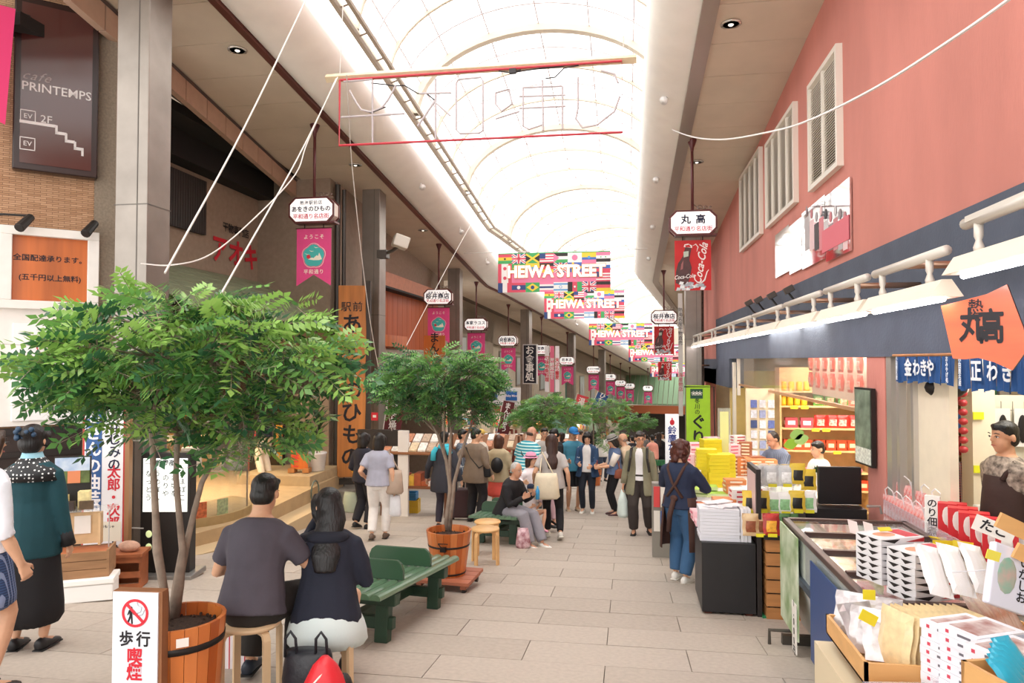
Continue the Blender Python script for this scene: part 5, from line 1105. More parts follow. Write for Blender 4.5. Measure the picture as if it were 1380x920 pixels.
for i, (px, py) in enumerate(((1063, 390), (1040, 398), (1022, 404), (1009, 408))):
    p = atX(px, py, 2.2); o = thing('floodlight', '%s small dark floodlight on the blue fascia above the lamps' % ['nearest', 'second', 'third', 'farthest'][i], 'lamp', p, 0, 'small floodlights'); m = M(mat('#5a5450', .35, .5)); m.cb((0, 0, 0), (.13, .09, .09), R=MX.Rotation(-.5, 3, 'Y')); m.build('housing', o, bevel=.01); m = M(BK); m.tube([(.0, 0, -.05), (.08, 0, -.16), (.14, 0, -.2)], .015); m.build('bracket', o)
q = atX(929, 470, 2.1); lamp_unit(20.0, 'small cream hooded lamp on a bar by the far end of the red wall', L=.8, X_=1.9, z=1.25)
# orange carved name board
ob = atD(1322, 440, 3.9); o = thing('carved_name_board', 'orange carved wooden name board with two bold black characters, hung at the right edge', 'sign', ob, radians(-32))
on = lambda px, py: onp(px, py, ob, radians(-32))
pts = [on(*q) for q in ((1268, 412), (1300, 404), (1330, 396), (1357, 383), (1379, 441), (1385, 470), (1364, 499), (1340, 488), (1318, 482), (1300, 484), (1284, 483))]
m = M(mat('#d9602c', .35, noise=.2, scale=4, stretch=(.4, 1, 2), coat=.3)); m.poly(pts, 0, .02); m.poly([(x*1.0, z) for x, z in pts], .02, .07, mat('#5a2e20', .6, noise=.2)); m.build('board', o)
text('丸', .20, (*[on(1310, 441)[0]], -.006, on(1310, 441)[1]), INK, o, bold=.03, xs=.62); text('高', .20, (on(1336, 443)[0], -.006, on(1336, 443)[1]), INK, o, bold=.03, xs=.62)
text('熱海', .075, (on(1315, 421)[0], -.006, on(1315, 421)[1]), INK, o, bold=.01, vert=True, sp=.9)
# noren
NB = mat('#1e4a80', .85, noise=.06, bump=.2)
def noren(xa, xb, zt, zb, lab, txt, sc_=1):
    o = thing('blue_noren', lab, 'curtain', RW, RR); n = 5
    for i in range(n):
        a, b = xa+(xb-xa)*i/n+.006, xa+(xb-xa)*(i+1)/n-.006; m = M(NB)
        k = 8; up = []; dn = []
        for j in range(k+1): x = a+(b-a)*j/k; y = -.06+.012*sin(j*1.7+i); up.append((x, -.06, zt)); dn.append((x, y, zb-.012*sin(i+j*.5)))
        for j in range(k): m.quad(up[j], up[j+1], dn[j+1], dn[j])
        m.build('cloth_panel', o)
    m = M(wood); m.tube([(xa-.05, -.06, zt), (xb+.05, -.06, zt)], .012, 6); m.build('rod', o)
    for t, fx, s in txt: text(t, s, (xa+(xb-xa)*fx, -.085, (zt+zb)/2), mat('#dfe4e6', .7), o, bold=.03, vert=len(t) > 3, sp=.95)
zt, zb = 1.69, 1.47
a, b, c, d = rw(1217, 480)[0], rw(1300, 480)[0], rw(1303, 480)[0], rw(1400, 480)[0]
noren(a, b, zt, zb, 'blue shop curtain with white characters over the doorway, left half', (('小田原名産', .08, .042), ('金', .3, .15), ('わ', .45, .14), ('き', .57, .14), ('や', .68, .14), ('おみやげ処', .93, .04)))
noren(c, d, zt, zb-.02, 'blue shop curtain with white characters behind the orange board, right half', (('小田原名産', .1, .042), ('正', .36, .15), ('わ', .6, .14), ('き', .8, .14)))
# doorway: cream sliding door leaves and frame
crm = mat('#ece0c8', .55, noise=.03); alu = mat('#c2bdb6', .35, .6)
m = M(crm); m.box(RX+.06, RX+.12, 5.78, 6.35, -.75, 1.66); d1 = struct(m, 'door_1'); m = M(alu); m.box(RX, RX+.06, 6.78, 6.9, -.8, 1.68); m.box(RX, RX+.06, 6.6, 6.66, -.8, 1.68); m.box(RX+.02, RX+.06, 6.35, 6.4, -.8, 1.68); m.build('door_frame', d1)
m = M(mat('#b9b4ae', .4, .3)); m.box(RX+.1, RX+.14, 6.4, 6.78, -.8, 1.66, mat('#d9cfbd', .5)); m.build('door_leaf', d1)
m = M(crm); m.box(2.80, 2.97, 6.3, 6.5, -.8, 2.25); struct(m, 'trim_6')
m = M(mat('#cdbfa0', .8)); m.box(3.9, 4.0, 2, 9, -.8, 2.25); m.box(3.05, 6, 9.0, 9.1, -1, 2.25); struct(m, 'wall_back_right')
for i, (px, py, lb) in enumerate(((1318, 560, 'upper yellow note stuck on the cream pillar'), (1319, 632, 'lower yellow note stuck on the cream pillar'))):
    p = atY(px, py, 6.29); q = M(mat('#e6ea2c', .6)).box(-.04, .04, -.01, 0, -.03, .03).build('sticky_note', loc=p); tag(q, lb, 'note')
# unseen area lights added to brighten the dark shop interior and transom goods
for (x, y, z, e, s) in ((3.1, 5.6, 2.15, 22, 1.2), (2.75, 9.3, 2.15, 70, 1.0), (3.2, 11, 2.15, 170, 2.0), (1.7, 10.5, 2.0, 0, 1)):
    if e: l = bpy.data.lights.new('shop_fill_light', 'AREA'); l.energy = e; l.size = s; l.color = (1, .95, .85); q = bpy.data.objects.new('shop_fill_light', l); C.objects.link(q); q.location = (x, y, z)
for i, (x, y) in enumerate(((3.1, 5.2), (3.2, 8), (3.2, 11), (3.2, 14))): tag(M(mat('#fffaf0', .5, emit=4)).box(-.5, .5, -.1, .1, 0, .05).build('ceiling_lamp', loc=(x, y, 2.19)), 'fluorescent panel in the shop ceiling behind the blue fascia', 'lamp', 'ceiling panels in the right shop')
# ---- generic packs
bagc = {}
def bag_mesh(w, h, d, mt, mt2=None, key=None):
    m = M(mt); nx, nz = 5, 6; F_ = lambda sx: [[(-w/2+w*i/nx+.004*sin(j*2.1), sx*d/2*max(0, sin(pi*i/nx))**.5*max(0, sin(pi*j/nz))**.6-.0, h*j/nz) for i in range(nx+1)] for j in range(nz+1)]
    for sx in (-1, 1):
        g = F_(sx)
        for j in range(nz):
            for i in range(nx):
                q = [g[j][i], g[j][i+1], g[j+1][i+1], g[j+1][i]]; m.quad(*(q if sx < 0 else q[::-1]), mt=mt2 if mt2 and 1 <= j < nz-2 and 1 <= i < nx-1 else mt)
    return m.mesh('pack')
def item(me, name, loc, rz=0, lab=None, cat=None, group=None, rx=0, ry=0, s=None):
    o = bpy.data.objects.new(name, me); C.objects.link(o); o.location = loc; o.rotation_euler = (rx, ry, rz)
    if s: o.scale = (s,)*3
    return tag(o, lab, cat, group)
def boxm(w, d, h, top, side=None, front=None, stripe=None):
    m = M(top); m.add([(-w/2,-d/2,0),(w/2,-d/2,0),(w/2,d/2,0),(-w/2,d/2,0),(-w/2,-d/2,h),(w/2,-d/2,h),(w/2,d/2,h),(-w/2,d/2,h)], [(4,5,6,7)], top)
    m.add([(-w/2,-d/2,0),(w/2,-d/2,0),(w/2,d/2,0),(-w/2,d/2,0),(-w/2,-d/2,h),(w/2,-d/2,h),(w/2,d/2,h),(-w/2,d/2,h)], [(3,2,1,0),(1,2,6,5),(2,3,7,6),(3,0,4,7)], side or top)
    m.add([(-w/2,-d/2,0),(w/2,-d/2,0),(w/2,-d/2,h),(-w/2,-d/2,h)], [(0,1,2,3)], front or side or top)
    if stripe: m.box(-w*.3, w*.3, -d/2-.001, -d/2, h*.3, h*.7, stripe); m.box(-w/2-.001, -w/2, -d*.3, d*.3, h*.3, h*.7, stripe)
    return m
# ---- inner shelf unit facing the street entrance
sx0, sx1, sy = 2.62, 4.0, 12.6; wsh = mat('#d6b27c', .55, noise=.08)
zs = [atY(1100, y, sy).z for y in (688, 660, 636, 607, 577, 547, 527)]
o = thing('goods_shelf', 'pale wooden shelf unit full of snack packs behind the two shopkeepers', 'shelf', (0, sy, 0))
for z in zs: m = M(wsh); m.box(sx0, sx1, -.02, .32, z-.025, z); m.build('shelf_board', o)
for x in (sx0-.03, sx1): m = M(wsh); m.box(x, x+.03, -.02, .34, -1.9, zs[-1]+.4); m.build('upright', o)
m = M(wsh); m.box(sx0, sx1, .34, .36, -1.9, zs[-1]+.4); m.build('back', o)
can = M(mat('#e8b428', .4)); can.lathe([(.05, 0), (.05, .05), (.05, .13), (.04, .16)], 12); canm = can.mesh('can', True)
can = M(mat('#e8899a', .4)); can.lathe([(.07, 0), (.07, .05), (.05, .06)], 12); pcan = can.mesh('can', True)
bgs = {'green': bag_mesh(.17, .2, .06, mat('#4f8a3a', .4), mat('#d8502c', .4, c2='#f0e2c0', scale=25)), 'red': bag_mesh(.2, .22, .07, mat('#c8281f', .4), mat('#e9d2c8', .4, c2='#c8281f', scale=25)), 'or': boxm(.15, .12, .17, mat('#c6421e', .5), stripe=mat('#efc9a0', .5)).mesh('box'), 'pink': bag_mesh(.18, .2, .06, mat('#d9604f', .4), mat('#f0dccb', .4, c2='#c9584a', scale=30)), 'wh': boxm(.2, .12, .17, mat('#b7414a', .5), stripe=mat('#e7e3ea', .5)).mesh('box')}
plan = [(5, 'can', 4, 0, .45), (5, 'green', 3, .52, .6), (5, 'pink', 2, 1.1, .36), (4, 'wh', 2, .05, .5), (4, 'red', 2, .55, .4), (4, 'red', 3, .9, .6), (3, 'or', 3, .05, .45), (3, 'or', 5, .55, .85), (2, 'pcan', 6, .0, .5), (2, 'pcan', 5, .7, .6), (1, 'or', 5, .6, .8), (1, 'can', 5, .0, .5), (6, 'can', 4, 0, .5)]
nice = {'can': ('tin_can', 'small yellow tin on the pale shelf behind the shopkeepers', 'can'), 'pcan': ('round_tin', 'pink lidded round tin on the lower pale shelf', 'can'), 'green': ('snack_bag', 'red and green snack bag on the pale shelf', 'snack bag'), 'pink': ('snack_bag', 'salmon pink snack bag at the right of the upper pale shelf', 'snack bag'), 'red': ('snack_bag', 'bright red snack bag on the middle pale shelf', 'snack bag'), 'or': ('snack_box', 'orange red snack box on the lower pale shelf', 'box'), 'wh': ('snack_box', 'purple and white snack box at the left of the middle shelf', 'box')}
for row, kd, n, xo, wd in plan:
    me = canm if kd == 'can' else pcan if kd == 'pcan' else bgs[kd]; nm, lb, ct = nice[kd]
    for i in range(n): item(me, nm, (sx0+xo+wd*(i+.5)/n, sy+.1+rnd.uniform(-.02, .02), zs[row]), rnd.uniform(-.1, .1), lb, ct, lb.split(' on')[0]+'s')
for i in range(7):
    row = (5, 5, 4, 4, 3, 2, 3)[i]; tag(M(mat('#e8d22c', .6)).box(-.06, .06, -.01, 0, -.05, .0).build('price_card', loc=(sx0+.2+i*.17, sy-.03, zs[row])), 'small yellow price card on the front edge of the pale shelf', 'card', 'price cards of the pale shelf')
# peg board with hanging packets, yellow wall with arch
o = thing('hanging_display', 'cream peg board hung with small blue packets, left of the pale shelf', 'display board', (0, 12.4, 0)); xa = atY(1010, 500, 12.4).x; xb = atY(1043, 500, 12.4).x
m = M(cream); m.box(xa-.06, xb, 0, .05, -1.6, atY(1, 517, 12.4).z); m.build('board', o)
for r_ in range(7):
    for c__ in range(3): m = M(mat(rnd.choice(['#5a6aa8', '#8a94b8', '#c9ccd6', '#3a4a7a']), .5, noise=.2, scale=30)); x = xa+.06+c__*.14; z = .98-r_*.17; m.box(x-.05, x+.05, -.04, -.02, z-.13, z); m.build('packet', o)
m = M(ywall); yy = 16.9
arch = [(2.4, -2.4), (2.4, 1.4), (3.4, 1.4), (3.4, -2.4), (3.2, -2.4), (3.2, -.3)]+[(2.95+.25*cos(a), -.3+.3*sin(a)) for a in [pi*i/8 for i in range(1, 8)]]+[(2.7, -.3), (2.7, -2.4)]
m.poly(arch, yy, yy+.15); struct(m, 'wall_inner')
m = M(ywall); m.box(2.36, 2.5, 13, 16.9, -2.4, 2.2); 
m = M(mat('#e9e2d4', .5, .2)); m.box(2.36, 2.42, 16.2, 16.35, -2.2, 1.6); m.box(2.36, 2.42, 15.6, 15.7, .9, 1.7); tag(m.build('sliding_shutter'), 'pale folding shutter posts hanging at the far end of the shop opening', 'shutter')
# transom glass over the opening with reflections and pink goods behind
m = M(clear('#efe6dc', .08)); m.box(RX+.04, RX+.05, 7.45, 15.5, 1.15, 1.68); gl = struct(m, 'window_4'); m = M(mat('#b98a62', .5)); m.box(RX+.02, RX+.07, 7.45, 15.5, 1.11, 1.15); m.build('rail', gl)
m = M(mat('#e3cdb8', .7, noise=.06)); m.box(3.02, 3.06, 7.6, 12.2, 1.1, 2.2); tag(m.build('upper_display_board'), 'pale board behind the pinkish bags above the shop opening', 'board')
for i in range(11):
    for k_ in range(2): item(bgs['pink'], 'hanging_bag', (2.93, 7.9+i*.4, 1.22+.26*k_), -pi/2, 'pinkish bag hanging behind the upper shop glass', 'bag', 'pink bags behind the upper glass', s=1.2)
# poster hung beside the red pillar
o = thing('hanging_poster', 'narrow green landscape poster on an arm at the red pillar', 'poster', atX(1163, 575, 2.28), radians(-86)); m = M(BK); m.box(-.2, .2, 0, .04, -.37, .38); m.build('frame', o); m = M(mat('#4a5a4a', .4, c2='#8fa08c', scale=7)); m.box(-.18, .18, -.006, 0, -.2, .36); m.box(-.18, .18, -.006, 0, -.35, -.2, mat('#d9dcd0', .5, noise=.3, scale=40)); m.build('print', o)
# ---- long stall table with goods beside the apron woman
o = thing('stall_table', 'long white clothed stall table loaded with packaged goods, beside the apron woman', 'table', (0, 0, 0)); m = M(mat('#e8e4de', .7, noise=.04)); m.box(.95, 2.2, 7.75, 13.3, -.06, .0); m.box(1.0, 2.15, 7.8, 13.2, -1.3, -.06, mat('#cfc8be', .8)); m.build('table_top', o)
m = M(WHITE); m.box(1.0, 1.9, 13.3, 17, -.4, -.3); m.box(1.05, 1.85, 13.4, 16.9, -1.75, -.4, mat('#b9b0a4', .8)); tag(m.build('back_table'), 'farther goods table behind the long stall table', 'table')
def onz(px, py, z): return atZ(px, py, z)
def pile(nm, lb, ct, gp_, me, px, py, z, n, dz, rz=0, jit=.004, dx=0, dy=0):
    p = onz(px, py, z)
    for k in range(n): item(me, nm, (p.x+dx*k+rnd.uniform(-jit, jit), p.y+dy*k+rnd.uniform(-jit, jit), p.z+k*dz), rz+rnd.uniform(-.05, .05), lb, ct, gp_)
yb = boxm(.26, .2, .045, mat('#efe034', .5), side=mat('#e2cf22', .5)).mesh('box')
for i, (px, py, n) in enumerate(((952, 652, 10), (968, 655, 9), (958, 640, 11), (975, 648, 8))): pile('yellow_gift_box', 'bright yellow gift box in the stacks on the stall table', 'box', 'yellow gift boxes', yb, px, py, .0, n, .047, .1*i)
ob_ = boxm(.24, .18, .05, mat('#e08a52', .5), stripe=mat('#f6e6d0', .5)).mesh('box'); lg = boxm(.26, .2, .04, mat('#a8d052', .5), side=mat('#d9e8b0', .5)).mesh('box'); pkb = boxm(.24, .18, .05, mat('#efc6cc', .5), stripe=mat('#d65f78', .5)).mesh('box'); wb = boxm(.24, .18, .05, mat('#f0ece8', .5), stripe=mat('#c0404a', .5)).mesh('box'); bb = boxm(.2, .16, .06, mat('#a5623c', .5), stripe=mat('#e8d8b8', .5)).mesh('box')
for nm, lb, me, spots in (('orange_gift_box', 'orange gift box in the front stacks of the stall table', ob_, ((955, 692, 2), (975, 690, 3), (990, 668, 4), (1002, 640, 5), (985, 700, 2))),
                          ('green_gift_box', 'lime green gift box near the shop woman on the stall table', lg, ((940, 668, 2), (952, 664, 2), (966, 668, 1))),
                          ('pink_gift_box', 'pink gift box behind the yellow ones on the stall table', pkb, ((925, 640, 6), (938, 630, 6), (948, 700, 2), (935, 622, 6), (960, 618, 7), (985, 625, 6))),
                          ('white_gift_box', 'white gift box at the edge of the stall table', wb, ((932, 655, 4), (945, 684, 2), (1000, 690, 5), (1015, 680, 4), (995, 615, 7), (1030, 660, 3))),
                          ('brown_gift_box', 'brown gift box at the back of the stall table', bb, ((1005, 622, 6), (1018, 612, 6), (992, 640, 5), (1020, 640, 5)))):
    for i, (px, py, n) in enumerate(spots): pile(nm, lb, 'box', nm.replace('_', ' ')+'es', me, px, py, .0, n, .052, .15*i-.2)
o = thing('price_banner', 'upright clear stand holding a yellow paper among the stall goods', 'sign', onz(978, 640, .0)+V((0, .1, 0))); m = M(mat('#d8dc9a', .5)); m.box(-.06, .06, 0, .01, .1, .9); m.build('paper', o); m = M(clear('#e8f0e8', .2)); m.box(-.09, .09, .01, .02, 0, .95); m.build('holder', o)
for i, (px, py) in enumerate(((1038, 634), (1048, 640), (1130, 650), (1072, 640))): pass
# orange label rack, price stand, plants
pile('orange_flat_box', 'salmon orange flat box in front of the male shopkeeper', 'box', 'salmon flat boxes', ob_, 1018, 632, .12, 3, .045)
pile('orange_flat_box', 'salmon orange flat box in front of the male shopkeeper', 'box', 'salmon flat boxes', ob_, 1034, 632, .12, 3, .045)
m = M(clear('#dfe8e4', .2)); p = onz(1100, 690, -.05)
o = thing('acrylic_counter', 'clear and white counter with tall clear boxes, in front of the shopkeepers', 'counter', (1.75, 8.6, -.9)); m = M(WHITE); m.box(-.45, .75, 0, .5, 0, .95); m.build('counter_body', o); m = M(clear('#d5e6dc', .3))
for i in range(4): m = M(clear('#d5e6dc', .35)); m.box(-.2+i*.13, -.09+i*.13, .1, .2, .95, 1.32); m.build('clear_box', o)
for i, (px, py, c) in enumerate(((1074, 645, '#3a302c'), (1101, 645, '#2f5a35'), (1125, 648, '#3f7a4a'))):
    p = onz(px, py, .12); o = thing('small_plant', ['dark leafed', 'deep green', 'bright green'][i]+' small potted plant on the counter before the shopkeepers', 'plant', p); m = M(WHITE); m.lathe([(.05, 0), (.06, .08)], 12); m.build('pot', o); m = M(mat(c, .6)); r = random.Random(i)
    for k in range(40): a, e_ = r.uniform(0, 6.28), r.uniform(.1, 1.3); d = V((cos(a)*cos(e_), sin(a)*cos(e_), sin(e_)))*r.uniform(.05, .11); s = V((-sin(a), cos(a), 0))*.018; b0 = V((0, 0, .08)); m.quad(b0, b0+d*.6-s, b0+d, b0+d*.6+s)
    q = m.build('foliage', o); q['kind'] = 'stuff'
for i, (px, py) in enumerate(((1074, 585), (1080, 592), (1066, 598))):
    p = atY(px, py, 8.2); q = M(mat(['#a5cf6a', '#b6dc80', '#9ccb3a'][i], .6)).poly([(.07*cos(a)*(1+.25*sin(2*a)), .06*sin(a)) for a in [k*pi/8 for k in range(16)]], 0, .005).build('paper_leaf', loc=p); tag(q, 'light green leaf shaped card %s before the pale shelf' % ['hung at the left', 'hung at the upper right', 'hung lowest'][i], 'card')
# snack bag racks and wooden crate stand
q = G(1030, 806); o = thing('slatted_crate_stand', 'natural wooden slatted crate stand below the snack packs, beside the black cabinet', 'stand', V((1.42, 6.85, zg(6.85)))); zt = atY(1030, 726, 6.7).z-zg(6.85); natw = mat('#b57c48', .55, noise=.2, scale=7, stretch=(.2, 1, 2))
n_s = 6; hh = zt/n_s
for i in range(n_s):
    m = M(natw); m.box(-.17, .19, -.15, -.135, i*hh+.006, (i+1)*hh-.008); m.build('slat', o); m = M(natw); m.box(-.17, -.155, -.135, .5, i*hh+.006, (i+1)*hh-.008); m.build('slat', o)
m = M(BK); m.box(-.19, .75, -.18, .5, zt, zt+.035); m.build('top_board', o); m = M(DK); m.box(-.15, .17, -.13, .45, 0, zt); m.build('inner_box', o)
zt0 = zg(6.85)+zt+.035
sm = [mat('#e8e6e2', .3, c2='#5a9a5a', scale=8), mat('#2a2624', .3, c2='#c9a640', scale=9), mat('#c9322a', .35, c2='#6a2420', scale=8), mat('#4a7a3c', .35, c2='#1f3a22', scale=9), mat('#e2c9a0', .4, c2='#a5703c', scale=8), mat('#e6e2de', .25, c2='#9aa0a6', scale=6)]
s2 = [mat(c, .35, noise=.25, scale=40) for c in ('#8fc08a', '#1f1c1a', '#e8a838', '#8fc060', '#8a4a2c', '#f2f0ee')]; sm[1] = mat('#d9b93a', .35); sm[0] = mat('#eceae6', .3); bm = [bag_mesh(.145, .2, .03, x, y) for x, y in zip(sm, s2)]
lb6 = ['white and green tea snack bag', 'black and gold snack bag', 'red chilli snack bag', 'dark green leaf snack bag', 'beige rice cracker bag', 'silver white snack bag']
for (px, py, k, yy) in ((1012, 722, 4, 6.72), (1024, 722, 4, 6.74), (1040, 722, 2, 6.70), (1056, 722, 3, 6.74), (1066, 722, 3, 6.8), (1012, 690, 1, 6.95), (1027, 690, 1, 6.95), (1043, 692, 0, 7.0), (1058, 692, 0, 7.0), (1075, 690, 1, 7.0), (1090, 690, 0, 7.05), (1040, 655, 5, 7.25), (1060, 655, 5, 7.25), (1076, 652, 1, 7.25), (1020, 655, 5, 7.2), (1090, 660, 1, 7.25)):
    p = atY(px, py, yy); item(bm[k], 'snack_bag', p, 0, lb6[k]+' standing on the snack rack above the crate stand', 'snack bag', lb6[k]+'s', rx=-.15)
    if rnd.random() < .6: tag(M(mat('#eade2c', .5)).box(-.04, .04, -.004, 0, 0, .03).build('price_card', loc=p+V((0, -.04, .0))), 'yellow price card on the snack rack', 'card', 'yellow cards of the snack rack')
m = M(BK); m.box(1.25, 2.15, 6.9, 7.6, -1.1, -.12); m.box(1.3, 2.15, 7.1, 7.6, -.12, .1); tag(m.build('black_rack'), 'black stepped rack behind and under the standing snack bags', 'rack')
o = thing('dark_side_panel', 'tall dark framed panel with a pale notice, between the white boxes and snack bags', 'panel', (1.2, 6.75, zg(6.75))); zt = atY(1000, 632, 6.75).z-zg(6.75); m = M(mat('#241d1c', .5)); m.box(-.02, .02, 0, .5, 0, zt); m.build('panel', o); m = M(mat('#d8b8b4', .5)); m.box(-.026, -.02, .05, .45, zt-.45, zt-.05); m.build('notice', o)
o = thing('black_monitor', 'black flat monitor back beside the red pillar', 'monitor', atY(1131, 655, 7.3), .05); m = M(mat('#141214', .4)); m.box(-.2, .2, -.03, .03, -.17, .19); m.build('screen_back', o, bevel=.01)
m = M(mat('#171416', .5)); a = atY(1131, 700, 7.2); m.box(a.x-.33, a.x+.22, 7.1, 7.6, -1.2, a.z+.12); tag(m.build('black_counter'), 'low black counter under the monitor', 'counter')
m = M(mat('#b9b4ae', .3, .7)); m.tube([atY(1168, 682, 6.9), atY(1186, 682, 6.9), atY(1188, 692, 6.9)], .012); tag(m.build('door_handle_bar'), 'bent silver handle bar at the foot of the red pillar', 'handle')
# black cabinet with white boxes
q = G(935, 798); cb = V((.93, 6.95, zg(6.95))); o = thing('black_cabinet', 'black cabinet on brown casters carrying stacked white boxes', 'cabinet', cb); zt = atY(966, 731, 6.75).z-cb.z
m = M(mat('#1e1d20', .45, noise=.1)); m.box(-.24, .24, -.2, .45, .04, zt); m.build('cabinet_body', o, bevel=.005); m = M(mat('#6a3426', .6))
for x in (-.18, .18): m = M(mat('#6a3426', .6)); m.box(x-.03, x+.03, -.17, -.1, 0, .04); m.build('foot', o)
wbx = boxm(.36, .26, .028, mat('#e6e5ea', .45), side=mat('#dcdce4', .45)).mesh('box'); 
for k in range(10): item(wbx, 'white_flat_box', (cb.x-.07+rnd.uniform(-.004, .004), cb.y-.02, cb.z+zt+.001+k*.0295), 0, 'flat white box lying in the stack on the black cabinet', 'box', 'flat white boxes on the black cabinet')
wby = boxm(.028, .26, .30, mat('#e6e5ea', .45)).mesh('box')
for k in range(3): item(wby, 'white_flat_box', (cb.x+.13+k*.032, cb.y-.02, cb.z+zt+.001), 0, 'flat white box standing on edge at the right of the stack', 'box', 'upright white boxes on the black cabinet')
for i in range(5): item(boxm(.2, .12, .008, mat('#f4eef0', .5), stripe=None).mesh('leaflet'), 'leaflet', (cb.x-.1+.06*(i % 3), cb.y-.04+.05*(i//3), cb.z+zt+.3+i*.009), .3*i-.5, 'pinkish white leaflet lying on the stack of white boxes', 'leaflet', 'leaflets on the white boxes')
for i in range(5): item(pkb, 'pink_gift_box', (cb.x-.12+.09*i, cb.y+.42, cb.z+zt+.02+.052*(i % 3)), .2*i, 'pink wrapped box between the white boxes and the stall table', 'box', 'pink boxes behind the white stack')
m = M(mat('#2a8a58', .95, noise=.15, scale=60)); q = [G(*c) for c in ((1010, 808), (1062, 808), (1075, 832), (1028, 833))]; m.hexa([p+V((0, 0, .001)) for p in q], [p+V((0, 0, .012)) for p in q]); tag(m.build('green_mat'), 'green turf mat on the paving in front of the slatted crate stand', 'mat')
# banners and signs near the right columns
o = thing('green_banner', 'lime green upright banner with brushed black writing beside the right columns', 'banner', atD(941, 560, 15.5), radians(4)); z = lambda py: (485-py)*15.5/950+1.65-o.location.z
m = M(mat('#9ccb2c', .7, noise=.05)); m.box(-.26, .26, 0, .01, z(602), z(519)); m.build('cloth', o); m = M(mat('#1f4a3a', .7)); m.box(-.17, .1, -.004, 0, z(537), z(524)); m.build('emblem', o); 
for x in (-.1, -.03, .04): text('❀', .12, (x, -.006, z(530)), WHITE, o)
text('冬川の', .12, (-.02, -.006, z(548)), INK, o, vert=True, bold=.01); text('ぐり', .34, (.0, -.006, z(580)), INK, o, vert=True, bold=.03); m = M(BK); m.tube([(-.3, 0, z(521)), (.34, 0, z(521)), (.36, 0, z(640))], .014, 6); m.build('pole', o)
o = thing('white_upright_sign', 'slim white upright sign with a red lantern mark and blue brushed letters', 'sign', atD(906, 600, 15), radians(3)); z = lambda py: (485-py)*15/950+1.65-o.location.z
m = M(mat('#f0f2f6', .4, emit=.15)); m.box(-.14, .14, 0, .08, z(650), z(558)); m.build('board', o); m = M(REDI); m.sph((.0, -.005, z(569)), (.05, .008, .06)); m.box(-.012, .012, -.01, 0, z(569)+.05, z(563)); m.build('lantern_mark', o); text('鈴廣かまぼこ', .185, (0, -.006, z(608)), mat('#2c3f8a', .5), o, vert=True, bold=.02, sp=.95)
o = thing('vertical_red_banner', 'narrow white and red vertical banner between the two right columns', 'banner', atD(917, 450, 19.5)); z = lambda py: (485-py)*19.5/950+1.65-o.location.z; m = M(WHITE); m.box(-.06, .06, 0, .01, z(560), z(395)); m.build('cloth', o); text('熱海名産干物直売', .13, (0, -.004, z(440)), INK, o, vert=True); text('海産物店', .13, (0, -.004, z(515)), REDI, o, vert=True)
m = M(mat('#7a2a2e', .7)); a = atD(943, 440, 20.5); m.box(a.x-.14, a.x-.04, a.y, a.y+.05, -.2, 4.2); m.box(a.x, a.x+.12, a.y, a.y+.05, .4, 4.0, mat('#4a3c34', .8, noise=.4, scale=20)); tag(m.build('narrow_shop_sign'), 'narrow dark red upright sign just left of the red wall end', 'sign')
# ================================================================ freezer and the near goods
o = thing('display_freezer', 'long open display freezer with sliding glass lids and dark rails', 'freezer', (1.30, 4.12, 0)); FZ = .35; gz = zg(5)
FL = 2.03; FW = .92; rail = mat('#5a4540', .3, .4); fz_body = mat('#c9cac8', .4, .2)
m = M(fz_body); m.hexa([(.12, 0, gz+.12), (FW-.1, 0, gz+.12), (FW-.1, FL, gz+.0), (.12, FL, gz+.0)], [(0, 0, 0), (FW, 0, 0), (FW, FL, 0), (0, FL, 0)]); m.build('tub', o)
m = M(fz_body)
for (a, b, c, d) in ((0, .04, 0, FL), (FW-.04, FW, 0, FL), (0, FW, 0, .04), (0, FW, FL-.04, FL)): m.box(a, b, c, d, 0, FZ-.04)
m.build('upper_wall', o)
m = M(clear('#cfe0da', .12)); m.box(-.012, -.004, .05, FL-.05, .04, FZ-.05); m.build('side_glass', o)
for i, (a, b, c, d) in enumerate(((-.02, .03, -.02, FL+.02), (FW-.03, FW+.02, -.02, FL+.02), (-.02, FW+.02, -.02, .03), (-.02, FW+.02, FL-.03, FL+.02))): m = M(rail); m.box(a, b, c, d, FZ-.04, FZ); m.build('rim_rail', o, bevel=.006)
for i, y in enumerate((.5, 1.0, 1.5)): m = M(rail); m.box(.03, FW-.03, y-.02, y+.02, FZ-.03, FZ+.01); m.build('lid_rail', o)
for i in range(4): m = M(clear('#eef2f0', .03, .02)); m.box(.04, FW-.04, .04+i*.5, .49+i*.5, FZ-.02, FZ-.012); m.build('glass_lid', o)
m = M(mat('#3a4550', .5)); m.box(-.03, .0, 0, FL, -.02, .03); m.build('bumper', o)
fl_ = M(mat('#b9ad98', .6)); fl_.box(.04, FW-.04, .04, FL-.04, .02, .06); fl_.build('goods_floor', o)
fzm = [bag_mesh(.16, .2, .03, mat(c, .3, c2=d, scale=16)) for c, d in (('#d8cfae', '#8f8a55'), ('#e6dccb', '#b08a5a'), ('#d8686a', '#f0d8d2'), ('#c9b060', '#efe6cf'), ('#9aa06a', '#e8e2cc'))]
for i in range(5):
    for j in range(12):
        x = .14+i*.16+rnd.uniform(-.01, .01); y = .12+j*.165; k = 2 if j < 3 else (0 if j > 9 else (1, 3, 0, 1, 4)[(i+j) % 5])
        item(fzm[k], 'frozen_pack', (1.30+x, 4.12+y*.95, .17+rnd.uniform(0, .05)), rnd.uniform(-.4, .4), ['olive and cream frozen pack lying in the freezer', 'pale frozen dried fish pack lying in the freezer', 'pink frozen pack in the nearest freezer bay', 'yellow frozen pack lying in the freezer', 'green and cream frozen pack lying in the freezer'][k], 'frozen pack', 'frozen packs in the freezer, kind %d' % (k+1), rx=-pi/2+.25)
